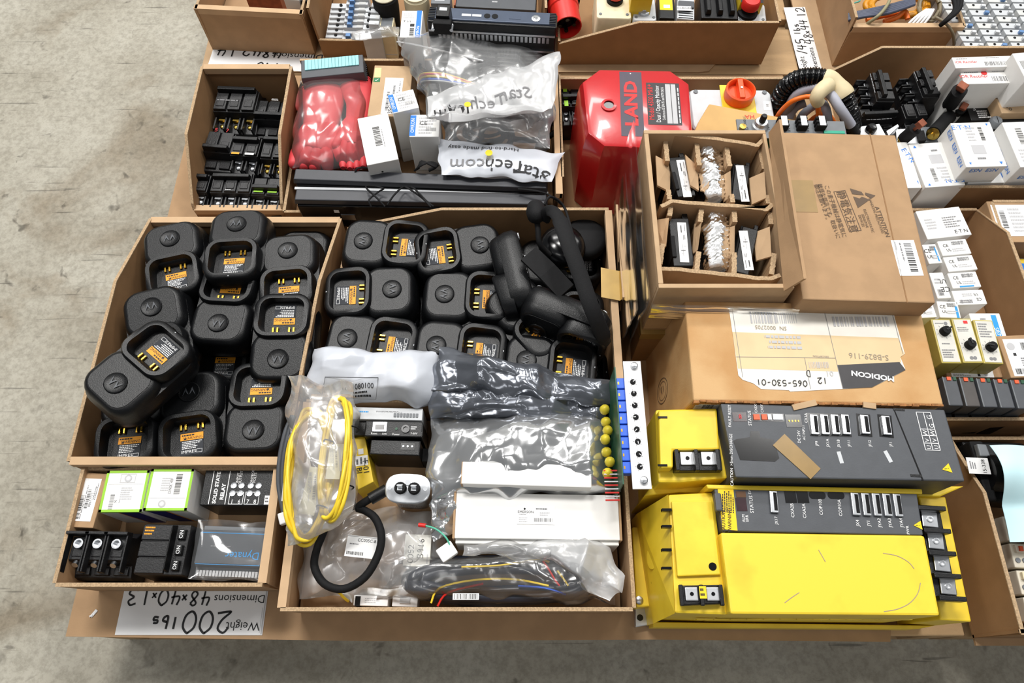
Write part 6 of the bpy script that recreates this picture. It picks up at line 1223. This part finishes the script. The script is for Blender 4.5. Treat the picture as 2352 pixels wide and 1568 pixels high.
# ================================================================ right edge bin: small cartons, relays, modules
SI = [('L', .45, .12, .9, .35, 2, 'g'), ('B', .45, .1, .85, .35, 'g'), ('T', 'CE', .22, .35, .16, 'k'), ('T', 'UL', .28, .65, .14, 'k'), ('L', .4, .55, .9, .8, 2, 'l')]
g_ = 'small white electrical cartons at the right edge'
for lb, q, it, rt in (('crumpled white sealed packet at the back of the right edge bin', [(2108, 481), (2207, 477), (2228, 535), (2126, 554)], [('L', .1, .3, .35, .7, 4, 'l'), ('L', .5, .3, .9, .7, 5, 'g'), ('T', 'E·T·N', .8, .85, .1, 'k')], 0), ('first small white carton below the crumpled packet', [(2152, 555), (2219, 547), (2231, 583), (2166, 587)], SI, 0), ('second small white carton from the crumpled packet, without a blue stripe', [(2168, 591), (2233, 584), (2246, 619), (2177, 624)], SI, 0),
                      ('small white carton with a blue stripe along its near edge', [(2177, 627), (2241, 623), (2255, 658), (2188, 663)], SI+[('R', .25, .86, .75, .95, 'c')], 0), ('small white carton nearest the gold relays in the right column', [(2184, 667), (2254, 665), (2271, 697), (2198, 701)], SI, 180), ('small white carton with blue side stripe under the crumpled packet', [(2120, 561), (2150, 560), (2164, 603), (2132, 607)], SI+[('R', .75, .2, .85, .9, 'c')], 0),
                      ('narrow white carton beside the attention carton barcode corner', [(2136, 626), (2164, 625), (2187, 684), (2152, 686)], SI, 180), ('tiny white carton peeking from the attention carton corner', [(2112, 699), (2145, 697), (2150, 728), (2112, 730)], SI+[('R', .2, 0, .9, .12, 'c')], 0), ('tilted white carton with blue stripe just behind the gold relays', [(2158, 690), (2200, 695), (2207, 728), (2153, 730)], SI+[('R', .8, .3, .92, 1, 'c')], 0)):
    wbox(lb, q, .1, .0205, it, rt, wcard, g_)
wbox('flat white carton with a broad blue panel behind the gold relays', [(2228, 719), (2297, 719), (2312, 775), (2240, 775)], .105, .0205, [('R', .68, .08, .85, 1, 'c'), ('T', 'SIEM', .76, .8, .12, 'w', 1, -80), ('L', .3, .2, .5, .5, 3, 'g')], 0, wcard)
for k, (q, it, ky) in enumerate((([(2138, 732), (2183, 733), (2209, 834), (2163, 834)], [('L', .1, .06, .6, .1, 1, 'g'), ('C', .72, .08, .04, 'g'), ('L', .2, .55, .8, .6, 1, 'g'), ('L', .1, .7, .9, .92, 4, 'g')], .3), ([(2186, 730), (2231, 732), (2258, 832), (2212, 834)], [('R', .55, .03, .8, .1, 'r'), ('L', .1, .18, .8, .3, 3, 'g'), ('C', .45, .92, .04, 'g'), ('C', .65, .92, .04, 'g')], .62), ([(2234, 733), (2279, 736), (2306, 835), (2261, 835)], [('L', .1, .05, .9, .42, 6, 'g'), ('C', .4, .92, .04, 'g'), ('C', .6, .92, .04, 'g')], .64))):
    t, w, d, h_ = tbox('timer_relay', ('left', 'middle', 'right')[k]+' olive gold timer relay of three with black knobs', 'relay', q, .135, .0205, 'olive gold timer relays')
    MB().box(-w/2, w/2, -d/2, d/2, 0, h_).build('case', goldp, t, 0, .0012)
    fp = MB().box(-w*.43, w*.43, -d*.47, d*.47, h_, h_+.0006).build('faceplate', goldf, t, 0)
    printing(fp, T(0, 0, h_+.0006), w*.86, d*.94, it)
    kn = MB().lathe([(.0072, 0), (.0072, .004), (.006, .009), (.0002, .0095)], 18, T(0, (.5-ky)*d, h_+.0006)).build('knob', blkm, t, 40); MB().box(-.0012, .0012, -.001, .0085, .005, .0102, T(0, (.5-ky)*d, h_+.0006, -60+70*k)).build('pointer', blk, kn, 0)
    m = MB()
    for j in range(9): a = j*.6981; m.ribbon([(.009*math.cos(a), (.5-ky)*d+.009*math.sin(a)), (.0115*math.cos(a), (.5-ky)*d+.0115*math.sin(a))], .0006, None, h_+.0008)
    m.build('dial_marks', ink_g, t, 0)
t = wbox('brown carton with a long white label in front of the gold relays', [(2166, 838), (2292, 839), (2308, 866), (2178, 866)], .095, .0205, [], 0, card, None, 'carton', 'labelled_carton'); lab(t, [(2182, 847), (2278, 849), (2284, 866), (2186, 866)], .095, [('R', .04, .1, .25, .3, 'k'), ('L', .04, .4, .45, .95, 3), ('R', .62, .5, .68, .9, 'k'), ('C', .82, .6, .25, 'l')])
t = wbox('brown carton with a white data label at the right of the gold relays', [(2292, 771), (2380, 768), (2410, 864), (2319, 868)], .11, .0205, [], 0, card, None, 'carton', 'labelled_carton'); lab(t, [(2304, 779), (2372, 778), (2396, 862), (2328, 864)], .11, [('C', .2, .2, .1, 'l'), ('R', .2, .38, .3, .46, 'k'), ('B', .55, .1, .9, .3), ('B', .1, .8, .5, .95), ('L', .4, .5, .9, .75, 4)])
for k in range(5):
    x, y = 2162+39.3*k, 864+1.8*k; q = [(x, y), (x+34, y+1), (x+54, y+68), (x+17, y+68)]
    t, w, d, h_ = tbox('relay_module', ('leftmost', 'second', 'middle', 'fourth', 'rightmost')[k]+' grey relay module in the row below the gold relays', 'relay', q, .125, .0205, 'grey relay modules in a row')
    MB().box(-w/2, w/2, -d/2, d/2, 0, h_, None, .0005).build('case', dgrey if k != 1 else mat('brown_grey_plastic', (78, 74, 72), .55), t, 0, .0015)
    MB().box(-w*.47, w*.47, -d*.62, -d/2, 0, h_*.7).build('socket_foot', blk, t, 0, .001)
    MB().box(-w*.2, w*.05, d*.36, d*.48, h_, h_+.0015).build('orange_lever', orange, t, 0); MB().box(w*.2, w*.4, d*.36, d*.48, h_, h_+.0015).build('green_window', green, t, 0)
    MB().box(-w*.49, -w*.42, -d*.48, d*.48, h_, h_+.0012).build('edge_rib', mgrey, t, 0)
t = wbox('brown carton with a big white label at the far right edge', [(2262, 462), (2400, 462), (2440, 556), (2300, 556)], .09, .0305, [], 0, card, None, 'carton', 'labelled_carton'); lab(t, [(2270, 470), (2390, 471), (2420, 541), (2302, 543)], .09, [('B', .12, .2, .22, .75, 'k', 1), ('L', .3, .1, .6, .9, 7, 'l'), ('L', .64, .2, .74, .7, 3, 'g'), ('P', [(.85, .05), (.95, .05), (.9, .14)], 'b')])
t = wbox('yellow and blue box at the right edge', [(2322, 592), (2420, 598), (2430, 655), (2340, 650)], .055, .0305, [('R', .05, .2, 1, .92, 'b'), ('R', .06, .25, .2, .5, 'w')], 0, yel, None, 'box', 'yellow_box')
t = wbox('white carton at the right edge below the yellow and blue box', [(2350, 665), (2420, 668), (2440, 730), (2365, 730)], .06, .0305, [('L', .1, .2, .8, .8, 3)], 0, wcard)
# ================================================================ printer bin at the bottom right
t = thing('label_printer', 'black label printer with pale blue paper feeding out at the right edge', 'printer', (*U(2290, 1085, .08)[:2], .0205))
m = MB(); pp(m, t, [(2208, 1012), (2352, 1016), (2420, 1160), (2262, 1150)], .0205, .06); m.build('base', blk, t, 0, .004)
A_, B_ = LP(t, 2262, 1085, .085), LP(t, 2420, 1092, .085)
MB().cyl(A_, B_, .026, n=28).build('roller_housing', blk, t, 40)
m = MB(); pp(m, t, [(2226, 1012), (2258, 1012), (2292, 1150), (2268, 1150)], .06, .09); m.build('side_guard', blkm, t, 0, .003)
m = MB(); pp(m, t, [(2244, 1018), (2266, 1020), (2276, 1048), (2252, 1048)], .09, .1); m.build('lever', mgrey, t, 0, .002)
lab(t, [(2216, 1050), (2266, 1052), (2278, 1089), (2228, 1087)], .101, [('L', .3, .1, .9, .4, 3, 'g'), ('T', '15-3', .3, .75, .14, 'k'), ('T', '38', .75, .75, .14, 'k')], 90, paper)
def fp_(u, v):
    x = LP(t, 2272+u*130, 1020, .12).x-.004*math.sin(v*5); y0, y1 = LP(t, 2300, 1018, .13).y, LP(t, 2300, 1250, .08).y
    y = y0+(y1-y0)*v; return (x, y, .1+.022*math.sin(min(1, v*1.6)*3.0)-.02*v+.003*math.sin(u*6+v*5))
m = MB(); m.grid(14, 26, fp_); m.grid(14, 26, lambda u, v: tuple(Vector(fp_(u, v))-Vector((0, 0, .0006))), None, True); m.build('paper_sheet', bluep, t, 60)
rnd = random.Random(12)
for k in range(4):
    x, y = 2300+k*16, 1185+k*62; q = [(x, y), (x+120, y+4), (x+140, y+60), (x+18, y+56)]
    t, w, d, h_ = tbox('terminal_block_unit', ('back', 'second', 'third', 'front')[k]+' beige terminal block at the right edge beneath the blue paper', 'terminal block', q, .07, .0205, 'beige terminal blocks at the right edge')
    MB().box(-w/2, w/2, -d/2, d/2, 0, h_).build('body', beige, t, 0, .0015)
    for i in range(7): MB().lathe([(.0035, 0), (.0035, .0015), (.0002, .001)], 10, T(-w*.42+i*w*.13, -d*.2, h_)).build('screw', mgrey, t, 40)
    MB().box(-w*.45, w*.45, d*.1, d*.42, h_, h_+.006).build('cover_strip', dgrey if k == 0 else (beige if k != 2 else cream), t, 0, .001)
    MB().box(-w*.4, -w*.34, d*.15, d*.35, h_+.006, h_+.009).build('orange_tab', orange, t, 0)
# ================================================================ back bins
def din(label, px, py, z1, wpx, hpx, sgn=1, blue_=True, mid=lgrey):
    q = [(px, py), (px+wpx, py+2), (px+wpx-1, py+hpx), (px-2, py+hpx-1)]
    t, w, d, h_ = tbox('terminal_breaker', label, 'terminal', q, z1, .0105, 'white modular breakers in the back bin')
    MB().box(-w/2, w/2, -d/2, d/2, 0, h_*.72).build('body', mid, t, 0, .0008)
    MB().box(-w*.05, w*.5, -d*.46, d*.46, h_*.72, h_, None, .0006).build('face', mid, t, 0, .0006)
    MB().cyl((-w*.25, 0, h_*.72), (-w*.25, 0, h_*.75), .0032, n=12).build('clamp_screw', blkm, t, 0)
    if blue_: MB().box(w*.05, w*.18, -d*.4, d*.4, h_, h_+.007, None, .0008).build('blue_toggle', mat('toggle_blue', (96, 136, 186), .4) if 'toggle_blue' not in MATS else MATS['toggle_blue'], t, 0)
    MB().box(w*.28, w*.44, -d*.3, d*.3, h_, h_+.0006).build('printed_patch', gcard, t, 0)
for k in range(8): din(('tenth', 'ninth', 'eighth', 'seventh', 'sixth', 'fifth', 'fourth', 'nearest')[k].replace('tenth', 'farthest')+' white modular breaker in the left column of the back bin', 756-k*1.6, -14+k*13.3, .088-.0068*k, 92, 12, 1, k not in (6,))
for k in range(5): din(('farthest', 'fourth', 'third', 'second', 'nearest')[k]+' white modular breaker in the short second column of the back bin', 836-k*2.2, -9+k*13.5, .1, 44, 12, 1, False)
for k, (px, py, m_, lb) in enumerate(((887, 12, mat('worn_ivory', (190, 184, 160), .5), 'round dark ivory socket face in the back bin'), (958, 10, cream, 'cream round plug with square opening in the back bin'))):
    t = thing('round_plug', lb, 'plug', (*U(px, py, .1)[:2], .0105)); MB().lathe([(.019, 0), (.022, .05), (.0245, .085), (.0245, .108), (.021, .112), (.0002, .112)], 26).build('shell', blkm if k == 0 else m_, t, 40)
    MB().lathe([(.0225, .112), (.0225, .114), (.0002, .114)], 26).build('face', m_, t, 40)
    if k: MB().box(-.007, .007, -.006, .006, .114, .1145).build('opening', brass, t, 0, .001)
    for a in (.3, 2.4, 4.5): MB().box(-.004, .004, -.001, .001, .114, .1146, T(.012*math.cos(a), .012*math.sin(a), 0, math.degrees(a)+90)).build('slot', blkm, t, 0)
    for a in (1.3, 3.4, 5.5): MB().cyl((.017*math.cos(a), .017*math.sin(a), .114), (.017*math.cos(a), .017*math.sin(a), .1146), .0022, n=8).build('screw', brass, t, 0)
t = wbox('grey cable gland lying under the ivory socket', [(858, 38), (905, 40), (903, 62), (856, 60)], .09, .0105, [('R', .4, 0, .95, 1, 'm')], 0, cream, None, 'connector', 'cable_gland')
bg = bagroot('clear_bag', 'grey plastic bag strip over the white breakers at the front of the back bin', 'bag', [(815, 72), (918, 62), (915, 85), (812, 92)], .08); film(bg, [(812, 72), (918, 60), (916, 84), (808, 92)], .082, .012, milky, 30, 16, .004, 61, 25)
t, w, d, h_ = tbox('meter_unit', 'grey metering block behind the striped carton in the back bin', 'electronics', [(992, -22), (1034, -20), (1036, 8), (990, 8)], .13, .0105); MB().box(-w/2, w/2, -d/2, d/2, 0, h_).build('case', mgrey, t, 0, .001); MB().box(-w*.3, w*.2, -d*.3, d*.2, h_, h_+.0006).build('window', lgrey, t, 0)
t, w, d, h_ = tbox('dark_panel', 'dark grey panel box behind the desktop computer', 'electronics', [(1052, -40), (1232, -36), (1232, 26), (1048, 12)], .1, .0105); MB().box(-w/2, w/2, -d/2, d/2, 0, h_).build('case', dgrey, t, 0, .0012); MB().box(-w*.52, -w*.5, -d/2, d/2, 0, h_+.002).build('copper_edge', copper, t, 0); labM(t, T(0, 0, h_), w, d, [('L', .45, .6, .55, .8, 2, 'l')])
# emergency stop bin
A_ = U(1300, 12, .13); t = thing('industrial_plug', 'big red industrial plug with dark pin end in the emergency stop bin', 'plug', (A_.x-.004, A_.y+.045, .022)); A_ = Vector((0, .03, .06)); ax = Vector((.012, -.085, -.006)); M_ = Matrix.Translation(A_) @ ax.to_track_quat('Z', 'Y').to_matrix().to_4x4()
MB().lathe([(.026, 0), (.031, .005), (.031, .03), (.029, .032), (.0285, .075), (.0265, .075), (.026, .05), (.0002, .05)], 30, M_).build('red_sleeve', redk, t, 40)
MB().lathe([(.035, -.012), (.036, 0), (.036, .012), (.031, .014)], 30, M_).build('black_collar', blkm, t, 40)
MB().lathe([(.024, .05), (.024, .052), (.0002, .052)], 24, M_).build('pin_plate', blkm, t, 0)
for a in range(4): MB().cyl(M_ @ Vector((.014*math.cos(a*1.57), .014*math.sin(a*1.57), .05)), M_ @ Vector((.014*math.cos(a*1.57), .014*math.sin(a*1.57), .07)), .004, n=10).build('pin', blkg, t, 0)
def ebox(label, q, z1, m_, cap, r, px, py, hh=.02, mk=None, nm='push_button_box'):
    t, w, d, h_ = tbox(nm, label, 'push button', q, z1, .0205)
    MB().loft([rr(w, d, .006, 0), rr(w, d, .006, h_-.002), rr(w-.003, d-.003, .005, h_)]).build('housing', m_, t, 40)
    p = LP(t, px, py, z1); MB().lathe([(r*1.15, 0), (r*1.15, .006), (r*.8, .008), (r*.8, hh*.5)], 24, T(p.x, p.y, p.z)).build('bezel', steel if mk else blkm, t, 30)
    MB().lathe([(r*.72, hh*.4), (r, hh*.5) if not mk else (r*.72, hh*.5), (r, hh*.9) if not mk else (r*.66, hh*1.2), (r*.85, hh) if not mk else (r*.5, hh*1.3), (.0002, hh*1.02 if not mk else hh*1.3)], 24, T(p.x, p.y, p.z)).build('button', cap, t, 40)
    for sx in (-1, 1): MB().cyl((sx*w*.38, -d*.38, h_), (sx*w*.38, -d*.38, h_+.001), .003, n=10).build('lid_screw', mgrey, t, 0)
    return t
t = ebox('cream push button box with a red mushroom button at the top', [(1372, -40), (1448, -38), (1450, 44), (1366, 42)], .094, cream, redk, .014, 1412, 2); 
t = ebox('grey plate with a chrome ringed indicator lamp in the emergency stop bin', [(1453, -20), (1504, -18), (1508, 48), (1453, 48)], .09, lgrey, blkg, .012, 1478, 26, .022, True, 'indicator_lamp')
t = ebox('grey plate with red emergency stop button next to the bin corner', [(1690, 6), (1758, 10), (1760, 50), (1692, 48)], .085, lgrey, redk, .017, 1716, 32, .034)
for k, (q, z, lb) in enumerate((([(1512, -30), (1556, -28), (1546, 44), (1512, 42)], .098, 'black module with yellow top label in the emergency stop bin'), ([(1608, -30), (1700, -26), (1690, 44), (1604, 42)], .098, 'black sensor block with yellow printed marks in the emergency stop bin'))):
    t, w, d, h_ = tbox('control_module', lb, 'control module', q, z, .0205); MB().box(-w/2, w/2, -d/2, d/2, 0, h_, None, .002).build('case', blk, t, 0, .002)
    if k == 0: lab(t, [(1516, 0), (1546, 0), (1543, 24), (1514, 22)], z, [('R', .3, .5, .8, .8, 'w')], 0, ink_y, 'yellow_label')
    else:
        for x in (-.3, 0, .3): MB().box(w*x-.006, w*x+.006, -d*.4, d*.4, h_, h_+.012, None, .002).build('lever', blk, t, 0, .002)
        labM(t, PL((0, -d/2-.0005, h_*.75), (1, 0, 0), (0, 0, 1)), w*.8, .035, [('C', .2, .6, .14, 'y'), ('C', .62, .6, .14, 'y'), ('C', .88, .4, .12, 'y'), ('T', 'CE', .15, .2, .2, 'y')])
t, w, d, h_ = tbox('terminal_module', 'light grey slotted module with paper tag leaning in the emergency stop bin', 'control module', [(1562, -30), (1600, -26), (1590, 44), (1550, 42)], .1, .0205); MB().box(-w/2, w/2, -d/2, d/2, 0, h_).build('case', lgrey, t, 0, .0015)
for i in range(4): MB().box(-w*.42, w*.42, -d*.48+i*d*.07, -d*.46+i*d*.07, h_, h_+.0006).build('slot', blkm, t, 0)
MB().box(-w*.46, w*.46, -d*.18, d*.02, h_, h_+.004).build('dark_clip', dgrey, t, 0, .001); lab(t, [(1556, 14), (1588, 15), (1587, 25), (1554, 24)], .1045, [('T', 'CURIUM', .5, .5, .35, 'k')])
t = wbox('small yellow labelled part at the back of the emergency stop bin', [(1452, -40), (1500, -38), (1500, -6), (1450, -8)], .13, .0205, [('R', .1, .3, .9, .6, 'w')], 0, yel, None, 'electronics', 'yellow_part')
t = wbox('yellow flash of label behind the red emergency stop', [(1700, -30), (1752, -28), (1752, 8), (1700, 4)], .11, .0205, [('R', 0, .5, 1, 1, 'k')], 0, yel, None, 'electronics', 'yellow_part')
# ================================================================ cable carton and terminal strips at the top right
rnd = random.Random(21)
def coil(label, cx, cy, rx, ry, z, r, m_, n=4, name='coiled_cable'):
    t = thing(name, label, 'cable', (*U(cx, cy, z)[:2], z-.04), 0, 'cables in the top right carton')
    for i in range(n):
        a, b = rx*rnd.uniform(.8, 1.05), ry*rnd.uniform(.8, 1.05); o_ = rnd.uniform(0, 6)
        MB().tube([LP(t, cx+a*math.cos(o_+j*.62), cy+b*math.sin(o_+j*.62), z+rnd.uniform(-.008, .008)) for j in range(10)], r, 8).build('loop', m_, t, 60)
coil('amber yellow cable coil in the top right carton', 2060, 12, 70, 26, .075, .0055, mat('amber_cable', (206, 140, 26), .4), 6)
coil('brown grey cable coil at the right of the amber one', 2135, 15, 26, 34, .085, .0035, mat('taupe_cable', (128, 116, 92), .5), 4)
def run(label, runs, r, m_, name='loose_cable'):
    t = thing(name, label, 'cable', (*U(*runs[0][len(runs[0])//2]) [:2], .05), 0, 'cables in the top right carton')
    for pts in runs: MB().tube([LP(t, *p) for p in pts], r, 8).build('lead', m_, t, 60)
run('bundle of slate blue leads crossing the top right carton', [[(1948, 34+k*3, .1), (1985, 26+k*3, .11), (2040, 14+k*4, .11), (2100, -2+k*3, .11)] for k in range(5)], .0035, mat('slate_cable', (74, 80, 100), .45))
run('pale khaki lead lying across the slate cables', [[(1992, 54, .1), (2020, 34, .12), (2040, 8, .12), (2046, -12, .12)]], .0032, mat('khaki_cable', (150, 144, 112), .5))
run('bundle of black leads draped over the terminal strips', [[(2160, 58, .11), (2178, 42+k, .125), (2194+k*5, 20, .125), (2188+k*10, -10, .125)] for k in range(3)], .0042, blkm)
run('white stranded leads at the right of the cable carton', [[(2082+k*9, 60, .09), (2102+k*8, 40, .1), (2128+k*4, 22, .1)] for k in range(5)], .0025, white)
run('bright orange leads beneath the amber coil', [[(2030, 50, .085), (2060, 40, .09), (2078, 26, .095), (2085, 44, .09)], [(1990, 46, .08), (2030, 36, .085), (2080, 30, .085)]], .005, orangec)
run('thin green lead at the left of the cable carton', [[(1948, 20, .1), (1960, 8, .11), (1975, 2, .11), (1968, -8, .11)]], .0015, mat('mint_wire', (90, 170, 150), .4))
run('loose taupe lead hanging over the carton front corner', [[(2150, 40, .11), (2170, 52, .11), (2188, 75, .1), (2192, 105, .07)]], .0028, bpy.data.materials['taupe_cable'])
for c in range(5):
    x0 = 2168+c*56
    t = thing('terminal_strip', ('first', 'second', 'third', 'fourth', 'fifth')[c]+' long white terminal strip from the cable carton in the top right bin', 'terminal strip', (*U(x0+10, 40, .09)[:2], .0305), 0, 'white terminal strips')
    for k in range(11):
        px, py = x0-16+k*8.2-c*1.5, -30+k*15
        if py > 112: continue
        q = [(px, py), (px+44, py+1), (px+51, py+13), (px+7, py+12)]; P = [LP(t, *p, .1) for p in q]
        m = MB(); m.prism([(p.x, p.y) for p in P], 0, .062); 
        m.build('terminal', lgrey if (k+c) % 3 else gcard, t, 0, .0008)
        p = P[0].lerp(P[2], .35); MB().cyl((p.x, p.y, .062), (p.x, p.y, .0628), .0026, n=8).build('screw_hole', blkm, t, 0)
        p = P[0].lerp(P[2], .75); MB().box(-.004, .004, -.003, .003, .062, .068, T(p.x, p.y, 0, -10)).build('toggle', MATS['toggle_blue'] if (k*3+c) % 5 == 0 else lgrey, t, 0, .0005)
# ---------------------------------------------------------------- contents of the top left carton, just peeking
t = wbox('white wrapped part peeking over the top left carton rim', [(656, -30), (690, -28), (692, 0), (654, -2)], .1, .0205, [('L', .1, .2, .8, .8, 2)], 0, wcard, None, 'electronics', 'wrapped_part')
t = wbox('dark green part peeking over the top left carton rim', [(695, -28), (716, -26), (716, 4), (694, 2)], .1, .0205, [('R', .3, .2, .6, .6, 'n')], 0, blkm, None, 'electronics', 'green_part')
t = wbox('copper brown block peeking over the top left carton rim', [(560, -50), (640, -45), (640, -20), (560, -25)], .09, .0205, [('R', .1, .3, .9, .5, 'd')], 0, copper, None, 'electronics', 'brown_part')
